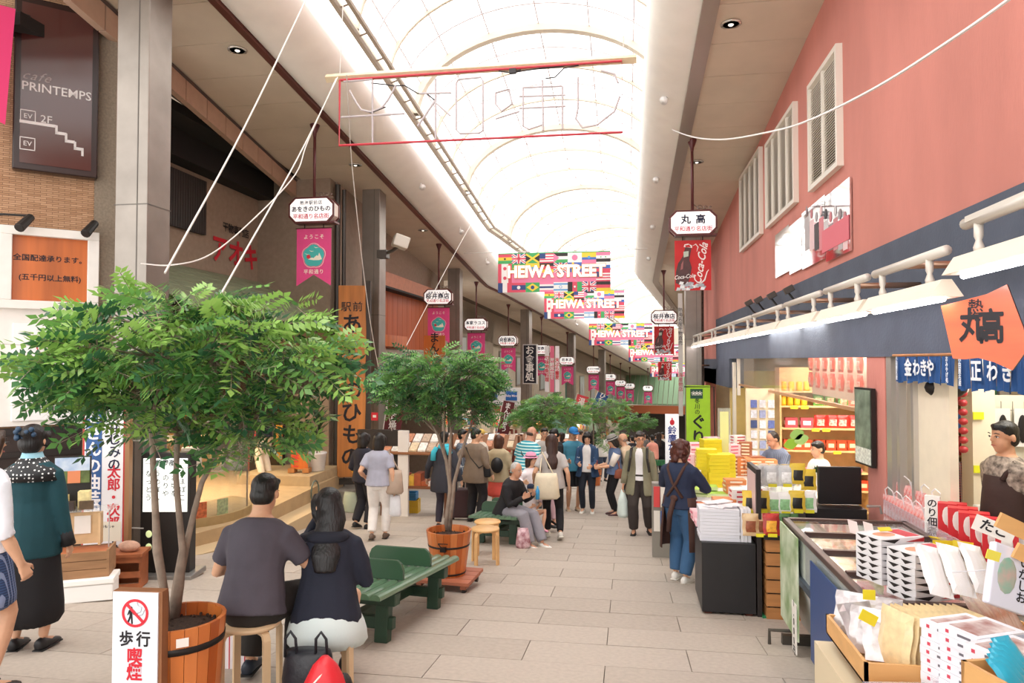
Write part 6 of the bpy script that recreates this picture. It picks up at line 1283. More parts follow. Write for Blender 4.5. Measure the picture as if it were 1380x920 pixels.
for i, (px, py) in enumerate(((1152, 719), (1167, 743), (1173, 722))):
    p = atZ(px, py, .38); q = M(mat('#f2e6e6', .5)).box(-.045, .045, 0, .003, 0, .1).build('price_tag', loc=p); q.rotation_euler = (-.5, .3, .5); tag(q, 'white price tag stuck on the freezer lid, %s' % ['the farthest one', 'the nearest one', 'the one at right'][i], 'tag')
q = M(mat('#efd22a', .5)).box(-.07, .07, 0, .004, 0, .05).build('price_tag', loc=atZ(1272, 738, .36)); tag(q, 'yellow price tag at the right rim of the freezer', 'tag')
o = thing('scenery_poster', 'green plantation photo poster hung on the side of the freezer, with a white tag', 'poster', (1.27, 5.95, 0), RR); m = M(mat('#5f8a3a', .4, c2='#dfe6d0', scale=4)); m.box(-.2, .38, -.012, 0, -.45, .32); m.build('print', o)
m = M(WHITE); m.box(.24, .37, -.02, -.014, -.55, -.18); m.build('white_tag', o); text('1,000円', .07, (.305, -.022, -.36), INK, o, vert=True, bold=.02)
o = thing('blue_side_panel', 'dark blue advertising panel on the freezer side', 'panel', (1.27, 4.95, 0), RR); m = M(mat('#2c4a80', .4)); m.box(-.25, .62, -.01, 0, -.42, .26); m.build('panel', o)
m = M(mat('#55504a', .4, .6)); m.box(1.22, 1.5, 5.9, 5.96, gz-.12, gz-.02); m.tube([(1.12, 5.9, gz-.14), (1.12, 5.9, gz+.02), (1.3, 5.9, gz+.02)], .015); tag(m.build('freezer_stand_foot'), 'grey metal foot bracket at the far end of the freezer', 'bracket')
# right hand display: long table behind the freezer
m = M(mat('#cbbfae', .7)); m.box(2.27, 2.56, 3.2, 5.85, -.75, .10); m.box(2.27, 2.5, 5.85, 6.8, -.75, .2, mat('#e2c4c8', .6)); tag(m.build('side_table'), 'cloth covered table along the right side of the freezer under the red boxes', 'table')
m = M(mat('#d6c6a8', .7)); m.box(1.0, 2.24, 1.6, 4.05, -.5, .14); tag(m.build('front_table'), 'low wooden table carrying the nearest trays and boxes', 'table')
bag_h = bag_mesh(.16, .22, .05, mat('#f4ecea', .35, c2='#dd6a62', scale=22)); hm = mat('#f4f0f2', .5)
for i in range(13):
    y = 6.75-i*.068
    for r_ in range(2):
        o = thing('carry_bag', 'white and red printed gift bag in the row behind the freezer', 'bag', (2.33+.09*r_, y, .205+.12*r_), -1.1, 'white and red gift bags'); inst('bag_body', bag_h, o, scale=(1.15, 1.2, 1.1))
        if (i+r_) % 3 == 0: m = M(hm); m.tube([(-.05, 0, .2), (-.04, -.03, .29), (0, -.04, .32), (.04, -.03, .29), (.05, 0, .2)], .005, 5); m.build('handle', o)
m = M(clear('#e6dfe8', .25)); m.box(2.245, 2.255, 5.0, 6.7, .3, .42); tag(m.build('clear_fence'), 'clear plastic strip fence along the gift bags', 'divider')
rb = M(mat('#cf2a34', .4)); rb.box(-.06, .06, -.05, .05, 0, .22); rb.sph((0, -.05, .13), (.032, .004, .07), mat('#e6dfda', .4), n=10); rb.sph((-.06, 0, .13), (.004, .028, .07), mat('#e6dfda', .4), n=10); rbm = rb.mesh('box')
rs = M(mat('#c8303c', .45)); rs.box(-.07, .07, -.06, .06, 0, .085); rs.box(-.05, .05, -.0615, -.06, .02, .065, mat('#e9c3c0', .5)); rsm = rs.mesh('box')
for i in range(6):
    y = 5.72-i*.165
    for c__ in range(2):
        for k in range(3): item(rsm, 'red_small_box', (2.36, y, .105+.087*k), -.4, 'small red box in the lower courses behind the freezer', 'box', 'small red boxes') if c__ < 1 else None
        item(rbm, 'red_tall_box', (2.36+.14*c__*.5, y, .37), -.4, 'tall red box with a white oval in the upper rows behind the freezer', 'box', 'tall red boxes')
q = M(mat('#ecebe6', .4)).box(-.05, .05, -.03, .03, 0, .32).build('white_long_box', loc=(2.30, 5.82, .3)); tag(q, 'upright white box with black writing beside the first red boxes', 'box'); q.rotation_euler = (0, 0, -.5); text('のり佃煮', .07, (0, -.032, .16), INK, q, vert=True, bold=.02)
for i, (y, z) in enumerate(((5.2, .40), (6.1, .28), (5.6, .33))): q = M(mat('#ecd034', .5)).box(-.06, .06, 0, .004, -.03, .03).build('price_tag', loc=(2.24, y, z)); q.rotation_euler = (0, 0, -.6); tag(q, 'yellow price tag in front of the %s' % ['tall red boxes', 'farthest gift bags', 'white upright box'][i], 'tag')
bkb = boxm(.2, .14, .1, mat('#2a2220', .35), stripe=mat('#c97a4a', .5)).mesh('box')
for i in range(5):
    for k in range(3): item(bkb, 'black_food_box', (2.40-.01*i, 4.68-i*.2, .105+k*.102), -.5, 'black food box with an orange picture at the right edge', 'box', 'black food boxes')
q = M(WHITE).box(-.1, .1, -.006, 0, 0, .09).build('price_board', loc=atD(1335, 722, 4.0)); q.rotation_euler = (0, .35, -.35); tag(q, 'white price board with brushed black numerals before the black food boxes', 'sign'); text('たこ', .07, (0, -.008, .045), INK, q, bold=.03)
def dome(loc, lab, rz=0):
    o = thing('clear_food_tray', lab, 'food tray', loc, rz, 'clear domed food trays'); m = M(mat('#1c1a1c', .4)); m.lathe([(.07, 0), (.12, .03)], 20); m.build('tray', o, True)
    m = M(mat('#d06a3c', .5, noise=.3, scale=20)); r = random.Random(3)
    for k in range(12): m.sph((r.uniform(-.07, .07), r.uniform(-.07, .07), .045), (.03, .022, .018), n=6, m=4)
    m.build('food', o, True); m = M(clear('#f2f2f4', .12)); m.lathe([(.12, .03), (.12, .07), (.08, .12), (.02, .13)], 20); m.build('clear_lid', o, True)
dome(V((2.38, 4.55, .415)), 'clear domed tray of orange food on top of the black boxes, farther one'); dome(V((2.36, 4.25, .415)), 'clear domed tray of orange food on top of the black boxes, nearer one')
# stack of white, black and red boxes
tb = M(mat('#e9e7ea', .4)); tb.box(-.15, .15, -.1, .1, 0, .036); tb.hexa([(-.15, -.1015, .03), (-.02, -.1015, .03), (-.06, -.1015, .008)], [(-.15, -.1, .03), (-.02, -.1, .03), (-.06, -.1, .008)], mat('#221c1c', .5)); tb.hexa([(.02, -.1015, .012), (.15, -.1015, .006), (.15, -.1015, .03)], [(.02, -.1, .012), (.15, -.1, .006), (.15, -.1, .03)], mat('#b3242c', .5))
tb.hexa([(-.1515, -.08, .03), (-.1515, .0, .03), (-.1515, -.03, .008)], [(-.15, -.08, .03), (-.15, .0, .03), (-.15, -.03, .008)], mat('#221c1c', .5)); tb.hexa([(-.1515, .01, .03), (-.1515, .09, .03), (-.1515, .05, .008)], [(-.15, .01, .03), (-.15, .09, .03), (-.15, .05, .008)], mat('#221c1c', .5)); tb.sph((-.04, 0, .036), (.07, .05, .002), mat('#d99a78', .5), n=12); tb.box(.04, .14, -.08, .08, .036, .0375, mat('#c9404c', .5)); tbm = tb.mesh('box')
p = atZ(1226, 802, .33)
for k in range(7): item(tbm, 'noodle_box', (p.x+rnd.uniform(-.003, .003)+.07, p.y, p.z+.002+k*.0375), .42, 'white box with black and red corners in the tall stack before the freezer', 'box', 'stack of white, black and red boxes')
for k in range(7): item(tbm, 'noodle_box', (p.x-.03, p.y+.21, p.z+.03+k*.0375), .42, 'white box with black and red corners in the second stack, nearer the freezer', 'box', 'second stack of white, black and red boxes')
q = M(mat('#ecd034', .5)).box(-.04, .04, 0, .003, 0, .03).build('price_tag', loc=(p.x-.05, p.y+.2, p.z+.31)); q.rotation_euler = (-1, 0, .3); tag(q, 'yellow price tag lying on the stack of black and red cornered boxes', 'tag')
# wooden trays
traym = mat('#d9a66a', .5, noise=.12, scale=5, stretch=(.3, 1, 2))
def wtray(loc, w, d, h, rz, lab, rx=0):
    o = thing('wooden_tray', lab, 'tray', loc, rz, rx=rx)
    for a in ((-w/2, -w/2+.015, -d/2, d/2, 0, h), (w/2-.015, w/2, -d/2, d/2, 0, h), (-w/2, w/2, -d/2, -d/2+.015, 0, h), (-w/2, w/2, d/2-.015, d/2, 0, h)): m = M(traym); m.box(*a); m.build('side_board', o)
    m = M(traym); m.box(-w/2, w/2, -d/2, d/2, 0, .01); m.build('bottom', o); return o
wtray(V((1.33, 3.70, .20)), .56, .62, .10, .0, 'wooden tray holding silver fish bags and wafer bags before the freezer'); wtray(V((1.30, 3.02, .145)), .62, .62, .09, 0, 'nearest wooden tray holding the clear plastic packs at the bottom edge'); wtray(V((1.86, 3.74, .22)), .36, .5, .11, .3, 'wooden tray right of the wafer bags holding long brown packs'); wtray(atD(1395, 925, 2.3)+V((.05, 0, -.08)), .4, .3, .12, .3, 'wooden tray with turquoise packs at the bottom right corner')
sb = bag_mesh(.2, .22, .035, mat('#e8e6e8', .18, .3, c2='#a39a9c', scale=9)); wf = bag_mesh(.2, .26, .03, mat('#e9d3a6', .28, noise=.12, scale=25, coat=.5)); lbm = bag_mesh(.1, .3, .04, mat('#b9765a', .25, c2='#e9ded8', scale=8, coat=.5))
for i in range(9): item(sb, 'silver_fish_bag', (1.16+.03*(i % 3)+.09*(i % 2), 3.92-i*.04, .225), rnd.uniform(-.5, .5), 'crinkled silvery clear bag of small dried fish in the left of the tray', 'bag', 'silvery dried fish bags', rx=-.6+rnd.uniform(-.15, .15))
for i in range(12): item(wf, 'wafer_bag', (1.22+i*.030, 3.56+i*.004, .225), -1.2+rnd.uniform(-.06, .06), 'upright clear bag of pale wafers in the leaning row', 'bag', 'row of pale wafer bags', rx=-.15)
q = M(mat('#ecd82c', .5)).box(-.045, .045, -.004, 0, -.025, .025).build('price_tag', loc=atD(1170, 832, 3.28)); q.rotation_euler = (0, .5, .3); tag(q, 'yellow price tag on the first pale wafer bag', 'tag')
q = M(mat('#ecd82c', .5)).box(-.03, .03, -.004, 0, -.025, .025).build('price_tag', loc=atD(1171, 801, 3.6)); tag(q, 'small yellow price tag on the silvery fish bags', 'tag')
for i in range(7): item(lbm, 'long_brown_pack', (1.74+i*.035, 3.66+i*.03, .25), .6+rnd.uniform(-.1, .1), 'long clear pack of brown dried squid leaning in the right tray', 'pack', 'long brown packs', rx=-.7, ry=.25)
# clear plastic packs
cp = M(mat('#dccdd6', .3, coat=.6)); cp.box(-.125, .125, -.085, .085, 0, .02); cp.box(-.1, .1, -.07, .07, .02, .024, mat('#c99a92', .4, c2='#e9dcd8', scale=18)); cp.add([], []); cpm = cp.mesh('pack'); cpl = M(clear('#efe9f2', .22)); cpl.box(-.13, .13, -.09, .09, .024, .036)
for (x, y, n, rz) in ((1.14, 3.20, 3, .1), (1.42, 3.22, 4, .15), (1.15, 3.00, 3, .15), (1.43, 3.0, 3, -.05), (1.16, 2.82, 2, .1), (1.44, 2.80, 2, .1)):
    for k in range(n):
        o = thing('clear_pack', 'flat clear pack of pinkish seafood stacked in the nearest tray', 'pack', (x+rnd.uniform(-.008, .008), y+rnd.uniform(-.008, .008), .157+k*.037), rz+rnd.uniform(-.08, .08), 'flat clear seafood packs'); inst('pack_body', cpm, o); inst('clear_lid', cpl_m if 'cpl_m' in globals() else globals().setdefault('cpl_m', cpl.mesh('lid')), o)
q = M(mat('#ecd82c', .5)).box(-.04, .04, -.03, .03, 0, .004).build('price_tag', loc=(1.47, 3.21, .31)); q.rotation_euler = (0, 0, .6); tag(q, 'yellow price tag on the tallest stack of clear packs', 'tag')
# three stacks of white printed boxes
wbx2 = M(mat('#e9eaf2', .4)); wbx2.box(-.13, .13, -.09, .09, 0, .036); wbx2.box(-.131, -.13, -.06, .0, .014, .024, mat('#6a6670', .5)); wbx2.box(-.131, -.13, .04, .055, .012, .026, mat('#d0455a', .5)); wbx2.box(-.1, .1, -.065, .065, .036, .0375, mat('#8f4a3c', .5, c2='#e9e4e2', scale=10)); wbx2.box(.02, .12, -.091, -.09, .008, .028, mat('#c3cbe2', .5)); wm = wbx2.mesh('box')
for j, (px, py, d, n, lb) in enumerate(((1290, 905, 3.05, 10, 'farthest'), (1318, 915, 2.9, 11, 'middle'), (1356, 925, 2.7, 11, 'nearest'))):
    p = atD(px, py, d)
    for k in range(n): item(wm, 'white_print_box', (p.x+.02+rnd.uniform(-.004, .004), p.y, .142+k*.0372), .45+rnd.uniform(-.03, .03), 'white printed box in the %s of three stacks at the lower right' % lb, 'box', 'white printed boxes, %s stack' % lb)
# tilted clear case with white packets
p = atD(1308, 800, 3.25); o = thing('clear_display_case', 'tilted clear plastic case holding white packets above the white boxes', 'display case', p, .35, rx=-.5); m = M(clear('#f4f4f6', .05)); m.box(-.16, .18, -.12, -.117, -.05, .08); m.tube([(-.16, -.12, .08), (.18, -.12, .08), (.18, .12, .08)], .003, 4, mat('#e9e9ee', .3)); m.build('clear_case', o)
wp2 = bag_mesh(.13, .26, .04, mat('#f4f2f2', .35, coat=.4))
for i in range(3): item(wp2, 'white_packet', p+V((-.12+i*.11, .0+.03*i, -.02)), .3, 'blank white packet leaning in the clear case, %s' % ['left one', 'middle one', 'right one'][i], 'packet', rx=-.7, ry=.25)
o = thing('squid_pack', 'white pack with green art and black letters leaning right of the clear case', 'pack', atD(1352, 775, 3.1), .2, ry=.35, rx=-.25); m = M(mat('#dfe0ee', .3, coat=.4)); m.box(-.07, .11, -.02, .02, -.14, .13); m.build('pack_body', o, bevel=.008); m = M(mat('#86b7a4', .4, c2='#c8a8a0', scale=18)); m.sph((-.0, -.021, -.0), (.045, .003, .08)); m.build('art_print', o); text('いかしお', .05, (.075, -.022, .0), INK, o, vert=True, bold=.02)
q = M(mat('#ecdf5a', .5)).box(-.03, .03, -.004, 0, -.02, .02).build('price_tag', loc=atD(1338, 748, 2.95)); q.rotation_euler = (0, .3, .2); tag(q, 'pale yellow price tag above the clear case', 'tag')
tq = bag_mesh(.16, .2, .04, mat('#38b0cf', .3, noise=.1, coat=.4))
for i in range(5): item(tq, 'turquoise_pack', atD(1372+i*6, 905-i*4, 2.3)+V((0, .02*i, -.06)), .5, 'turquoise topped pack in the tray at the bottom right corner', 'pack', 'turquoise packs', rx=-.8, s=.55)
m = M(traym); a = atD(1360, 745, 3.1); m.cb(a+V((.16, 0, -.05)), (.3, .02, .07), R=MX.Rotation(.45, 3, 'Y')); m.cb(a+V((.14, .1, .06)), (.3, .02, .07), R=MX.Rotation(.45, 3, 'Y')); tag(m.build('slanted_slat'), 'slanted wooden display slat at the right edge above the boxes', 'slat')
# inside of the right shop: rack with glasses pouches, strings, counter machine
o = thing('wire_rack', 'wire grid rack hung with black pouches and small goods behind the shop clerk', 'rack', (0, 6.6, 0)); xa, xb = atY(1332, 500, 6.6).x, 3.85; m = M(mat('#e9e2cf', .6)); m.box(xa-.05, xb, .03, .06, -.7, 1.35); m.build('back_board', o)
m = M(mat('#8a857c', .4, .5))
for i in range(14): m.box(xa, xb, -.004, 0, -.6+i*.14, -.594+i*.14)
for i in range(18): m.box(xa+i*.09, xa+i*.09+.005, -.004, 0, -.6, 1.3)
q = m.build('wire_grid', o); q['kind'] = 'stuff'
for i in range(8):
    m = M(mat('#e6e4e2', .3)); x = xa+.09+i*.15; m.box(x-.06, x+.06, -.03, -.02, .92, 1.24); m.sph((x, -.035, 1.07), (.036, .012, .12), mat('#1a1618', .4), n=10, m=8); m.build('pouch', o)
for r_ in range(5):
    for i in range(9): m = M(mat(rnd.choice(['#e8b928', '#d9414a', '#c9c2b4', '#6a8a9a', '#b9986a', '#e6dccb']), .5)); x = xa+.08+i*.13; z = .62-r_*.24; m.box(x-.045, x+.045, -.035, -.02, z-.16, z); m.build('packet', o)
sy2 = 6.9
for i, (px, lb) in enumerate(((1297, 'string of red balls hanging in the doorway'),)):
    o = thing('red_ball_string', lb, 'ornament', atY(px, 525, 6.2)); 
    for k in range(7): m = M(mat('#b3333a', .4)); m.sph((0, 0, -.03-k*.075), (.036, .036, .03), n=10, m=6); m.build('red_ball', o, True)
    m = M(mat('#e9dada', .6)); m.sph((0, 0, .0), (.05, .03, .035)); m.build('paper_top', o)
o = thing('trinket_shelf', 'shelf wall of small colourful trinkets inside the doorway', 'shelf', (0, 7.9, 0)); m = M(mat('#c9a878', .6)); 
for k in range(8): m = M(mat('#c9a878', .6)); m.box(2.62, 3.9, 0, .25, -.7+k*.27, -.68+k*.27); m.build('shelf_board', o)
m = M(mat('#a5865c', .7)); m.box(2.62, 3.9, .25, .28, -.9, 2.0); m.build('back', o)
for k in range(8):
    for i in range(11): 
        h_ = rnd.uniform(.07, .2); m = M(mat(rnd.choice(['#c33a3a', '#3a6ab0', '#e0b040', '#4a8a5a', '#d9d2c8', '#8a5aa0', '#d98aa0', '#5a4a40']), .5)); x = 2.68+i*.115; m.box(x-.045, x+.045, .03, .12, -.68+k*.27, -.68+k*.27+h_); m.build('trinket', o)
o = thing('hat_display', 'round black hat hanging in the doorway below the blue curtain', 'hat', atY(1275, 522, 6.1)); m = M(BK); m.sph((0, 0, 0), (.16, .1, .09), n=16, m=8); m.build('hat_body', o, True)
o = thing('counter_printer', 'pale grey counter machine with a paper roll beyond the gift bags', 'machine', V((2.80, 6.0, .32)), -.3); m = M(mat('#b9b9b6', .5)); m.hexa([(-.2, -.16, 0), (.26, -.16, 0), (.26, .16, 0), (-.2, .16, 0)], [(-.2, -.16, .12), (.26, -.16, .06), (.26, .16, .06), (-.2, .16, .12)]); m.build('machine_body', o, bevel=.01); m = M(WHITE); m.tube([(-.08, 0, .1), (-.08, 0, .2)], .05, 14); m.build('paper_roll', o, True)
# ================================================================ the people in the photograph
def feet_at(px, py): p = G(px, py); return V((p.x, p.y, zg(p.y)))
def at_d(px, d): p = atD(px, 600, d); return V((p.x, p.y, zg(p.y)))
def item_tube(par, name, pts, r, mt, n=6): return M(mt).tube(pts, r, n).build(name, par, True)
stripes = bpy.data.materials.new('teal_stripes'); stripes.use_nodes = True; nt = stripes.node_tree; b_ = nt.nodes['Principled BSDF']; b_.inputs['Roughness'].default_value = .85
tc = nt.nodes.new('ShaderNodeTexCoord'); wv = nt.nodes.new('ShaderNodeTexWave'); wv.bands_direction = 'Z'; wv.inputs['Scale'].default_value = 6; cr_ = nt.nodes.new('ShaderNodeValToRGB'); cr_.color_ramp.interpolation = 'CONSTANT'; e = cr_.color_ramp.elements; e[0].color = lin('#2f8fa3'); e[0].position = 0; e[1].position = .45; e[1].color = lin('#7fc4c6'); q = e.new(.8); q.color = lin('#d9e8e4')
nt.links.new(tc.outputs['Object'], wv.inputs[0]); nt.links.new(wv.outputs[0], cr_.inputs[0]); nt.links.new(cr_.outputs[0], b_.inputs[0])
def plaid(c1, c2, c3, s=14):
    m = bpy.data.materials.new('plaid'); m.use_nodes = True; nt = m.node_tree; b = nt.nodes['Principled BSDF']; b.inputs['Roughness'].default_value = .85; tc = nt.nodes.new('ShaderNodeTexCoord'); a = nt.nodes.new('ShaderNodeTexWave'); a.bands_direction = 'Z'; c = nt.nodes.new('ShaderNodeTexWave'); c.bands_direction = 'X'; r1 = nt.nodes.new('ShaderNodeMix'); r1.data_type = 'RGBA'; r2 = nt.nodes.new('ShaderNodeMix'); r2.data_type = 'RGBA'
    for w_ in (a, c): w_.inputs['Scale'].default_value = s/2; nt.links.new(tc.outputs['Object'], w_.inputs[0])
    r1.inputs[6].default_value = lin(c1); r1.inputs[7].default_value = lin(c2); r2.inputs[7].default_value = lin(c3)
    nt.links.new(a.outputs[0], r1.inputs[0]); g = nt.nodes.new('ShaderNodeMath'); g.operation = 'GREATER_THAN'; g.inputs[1].default_value = .8; nt.links.new(c.outputs[0], g.inputs[0]); nt.links.new(g.outputs[0], r2.inputs[0]); nt.links.new(r1.outputs[2], r2.inputs[6]); nt.links.new(r2.outputs[2], b.inputs[0]); return m
BLK = '#1b1a1d'; GR = 'crowd'
def look(px, d, tx):  # heading so that the person faces world direction tx (dx, dy)
    return atan2(tx[0], -tx[1])
# --- seated couple
o, I = person('seated man seen from behind in a grey T-shirt on a pale round stool', S1, pi+.05, 1.74, '#d8a888', top=('#4e4953', 'short', .05, .012), bottom=('#2a2623', 'trousers', .03), shoes='#26303e', hair=('short', '#15110f'),
     seat=.46, lean=.22, head=(.05, .25), feet=dict(L=(.16, -.30, .08, .1, -1, 0), R=(-.14, -.34, .08, -.1, -1, 0)), arms=dict(L=(.16, -.34, .72), R=(-.20, -.40, .78), Lp=(1, .5, -1.2), Rp=(-1, .5, -1.2)), vox=.010, wide=1.04)
m = M(mat('#eef0f6', .6)); m.sph((-.23, -.36, .76), (.06, .08, .09), n=10, m=6); m.build('white_cloth', o, True)
o, I = person('seated girl with long black hair, navy jacket and pale skirt, hand at mouth', S2, pi+.25, 1.60, '#e0b394', top=('#1c2030', 'long', .12, .035), bottom=(mat('#d3e0e0', .8, bump=.3, bscale=12), 'skirt', .22), shoes='#1c1c20', hair=('long', '#120e10'),
     seat=.46, lean=.20, head=(.55, .10), feet=dict(L=(.08, -.32, .08), R=(-.08, -.30, .08)), arms=dict(L=(.09, -.24, 1.10), R=(-.16, -.30, .78), Lp=(.8, .1, -1.5), Rp=(-.6, .6, -1.2)), vox=.010, curl=(.9, .9))
m = M(cloth('#1a1d2b')); m.T = MX.Scale(I['k'], 4); m.sph(I['S'](.45, 0, -.07), (.15, .09, .05), n=14, m=8); m.build('hood', o, True)
m = M(WHITE); m.tube([I['S'](.47, .10, -.05)*I['k'], I['S'](.40, .15, -.09)*I['k']], .006, 6); m.build('piping', o)
# bags on the ground behind the couple
bg_ = at_d(418, 4.15); o = thing('black_tote', 'black nylon tote bag with loop handles on the ground behind the seated couple', 'bag', bg_, .1)
m = M(mat('#1b1c24', .45, bump=.6, bscale=18)); loft(m, [(V((0, 0, z)), V((1, 0, 0)), V((0, -1, 0)), rx, ry) for z, rx, ry in ((.01, .12, .07), (.04, .15, .09), (.2, .155, .095), (.33, .14, .075), (.36, .13, .05))], 20); m.build('bag_body', o, True)
for x in (-.09, .09): m = M(mat('#1b1c24', .6)); m.tube([(x-.035, -.04, .33), (x-.03, -.05, .44), (x, -.05, .48), (x+.03, -.05, .44), (x+.035, -.04, .33)], .009, 6); m.build('loop_handle', o, True)
bg2 = at_d(440, 4.0); o = thing('red_backpack', 'bright red and black drawstring bag with white piping at the bottom edge', 'bag', bg2, .25); m = M(mat('#d0242f', .4, bump=.5, bscale=16)); loft(m, [(V((0, 0, z)), V((1, 0, 0)), V((0, -1, 0)), rx, ry) for z, rx, ry in ((.0, .10, .06), (.06, .14, .09), (.2, .13, .09), (.32, .07, .05), (.37, .02, .02))], 18); m.build('bag_body', o, True)
m = M(BK); m.sph((.1, .03, .13), (.06, .07, .13), n=12, m=8); m.build('black_side', o, True); m = M(WHITE); m.tube([(-.115, -.05, .04), (-.10, -.07, .14), (-.05, -.075, .25), (0, -.05, .30)], .005, 5); m.build('piping', o)
p = at_d(325, 4.9); o = thing('striped_bag', 'white paper bag with red stripes between the seated man\'s feet', 'bag', p, .1); m = M(mat('#efe9ec', .6)); m.box(-.09, .09, -.05, .05, 0, .33); m.build('bag_body', o)
for i in range(5): m = M(REDI); m.box(-.085+i*.036, -.078+i*.036, -.052, -.05, 0, .33); m.build('stripe', o)
# --- left edge
o, I = person('woman in white top and blue check skirt walking out of the left edge', at_d(-22, 4.35), radians(165), 1.62, top=('#e9e9f2', 'mid', .02, .01), bottom=(plaid('#27365c', '#3f5a88', '#8a9ac0', 40), 'skirt', .52), shoes='#33221c', hair=('long', '#3a2418'), arms=dict(R=(-.28, -.08, .83), L=(.24, -.0, .80)), glasses=True, vox=.009, curl=(.7, .8), bsc=.6)
o, I = person('woman in dark teal cardigan, polka dot collar and long black skirt, hair in a bun', at_d(44, 5.2), radians(195), 1.63, top=('#12414a', 'long', .22, .02, 'cardigan'), bottom=('#161418', 'skirt', .16), shoes=BLK, hair=('bun', '#120e10'), arms=dict(R=(-.26, -.02, .80), L=(.27, -.05, .8)), vox=.010, wide=.98, curl=(.6, .5))
k = I['k']; m = M(mat('#9fd0e2', .8)); m.T = MX.Scale(k, 4); loft(m, [(I['S'](.49), V((1, 0, 0)), V((0, -1, 0)), .095, .085), (I['S'](.54), V((1, 0, 0)), V((0, -1, 0)), .075, .075), (I['S'](.57), V((1, 0, 0)), V((0, -1, 0)), .066, .07)], 16); m.build('blue_scarf', o, True)
dots = bpy.data.materials.new('polka'); dots.use_nodes = True; nt = dots.node_tree; b_ = nt.nodes['Principled BSDF']; tc = nt.nodes.new('ShaderNodeTexCoord'); vo = nt.nodes.new('ShaderNodeTexVoronoi'); vo.inputs['Scale'].default_value = 38; vo.inputs['Randomness'].default_value = .2; g = nt.nodes.new('ShaderNodeMath'); g.operation = 'LESS_THAN'; g.inputs[1].default_value = .27; mx_ = nt.nodes.new('ShaderNodeMix'); mx_.data_type = 'RGBA'; mx_.inputs[6].default_value = lin('#141418'); mx_.inputs[7].default_value = lin('#e8e8e8'); nt.links.new(tc.outputs['Object'], vo.inputs[0]); nt.links.new(vo.outputs[0], g.inputs[0]); nt.links.new(g.outputs[0], mx_.inputs[0]); nt.links.new(mx_.outputs[2], b_.inputs[0])
m = M(dots); m.T = MX.Scale(k, 4); loft(m, [(I['S'](.36), V((1, 0, 0)), V((0, -1, 0)), .225, .15), (I['S'](.43), V((1, 0, 0)), V((0, -1, 0)), .205, .145), (I['S'](.49), V((1, 0, 0)), V((0, -1, 0)), .12, .10), (I['S'](.53), V((1, 0, 0)), V((0, -1, 0)), .085, .08)], 20); m.build('polka_collar', o, True)
m = M(mat('#26425e', .5)); m.T = MX.Scale(k, 4); r = random.Random(2)
for q in range(14): m.sph(I['HD'](r.uniform(-.05, .06), .10+r.uniform(-.02, .02), .07+r.uniform(-.04, .05)), (.022, .018, .02), n=7, m=5)
m.build('hair_flower', o, True)
m = M(mat('#141216', .7)); m.T = MX.Scale(k, 4); el, wr = I['J'][-1][:2]; m.tube([wr-(wr-el)*.35, wr+(wr-el)*.12], [.045, .05], 12); m.build('lace_cuff', o, True)
# --- middle left walkers
def bag_on(o, I, name, c, at, size, strap=None, mt=None):
    k = I['k']; m = M(mt or mat(c, .6, noise=.08, bump=.3, bscale=20)); m.T = MX.Scale(k, 4); a = V(at); w_, d_, h_ = size
    loft(m, [(a+V((0, 0, -h_)), V((1, 0, 0)), V((0, -1, 0)), w_*.8, d_*.8), (a+V((0, 0, -h_*.9)), V((1, 0, 0)), V((0, -1, 0)), w_, d_), (a+V((0, 0, -h_*.2)), V((1, 0, 0)), V((0, -1, 0)), w_*.85, d_*.8), (a, V((1, 0, 0)), V((0, -1, 0)), w_*.75, d_*.3)], 16)
    s = V(strap) if strap else None
    loc = o.matrix_basis if 0 else None
    q = m.build(name, None, True); q.location = o.location; q.rotation_euler = o.rotation_euler
    if s is not None: mm = M(mt or mat(c, .6)); mm.T = MX.Scale(k, 4); mm.tube([a+V((-w_*.5, 0, -.01)), s+V((0, .05, 0)), s+V((0, -.05, 0)), a+V((w_*.5, 0, -.01))], .01, 6); mm.build('strap', q)
    return q
o, I = person('woman in a grey sleeveless top and white trousers walking away with bags', feet_at(510, 727), pi+.1, 1.58, top=('#a9a9b8', 'short', .06, .015), bottom=('#e8e3de', 'trousers', .012), shoes='#6a5648', hair=('bob', '#1a1412'), arms=dict(L=(.24, -.08, .98), R=(-.26, .02, .82)), feet=dict(L=(.08, .12, .12, .1, -1, -.1), R=(-.08, -.12, .08)), vox=.014, wide=1.05)
tag(bag_on(o, I, 'shoulder_bag', '#b09a88', (-.26, .02, 1.12), (.15, .07, .38), strap=(-.16, 0, 1.44)), 'large taupe and brown shoulder bag on the woman in white trousers', 'bag'); tag(bag_on(o, I, 'plastic_bag', '#dcdce0', (-.27, -.0, .72), (.10, .05, .34)), 'white plastic bag held by the woman in white trousers', 'bag')
o, I = person('woman in dark clothes with a yellow cloth, left of the white trousered woman', feet_at(489, 712), pi-.3, 1.58, top=('#23222e', 'mid', .1, .02), bottom=('#1f1d24', 'trousers', .02), shoes=BLK, hair=('bob', '#1a1412'), arms=dict(L=(.2, -.2, .98)), feet=dict(L=(.08, .1, .12, .1, -1, -.2)))
m = M(mat('#e0a428', .7, noise=.12, bump=.5)); m.sph((.24, -.14, .98), (.11, .13, .12), n=12, m=8); m.sph((.22, -.1, .82), (.07, .06, .12), n=10, m=8); q = m.build('yellow_cloth', None, True); q.location = o.location; q.rotation_euler = o.rotation_euler; tag(q, 'yellow scarf and pouch carried over the dark dressed woman\'s arm', 'cloth')
tag(bag_on(o, I, 'grey_green_bag', '#a5ad98', (.30, -.02, .62), (.17, .08, .36)), 'grey green cloth bag swinging left of the white trousered woman', 'bag')
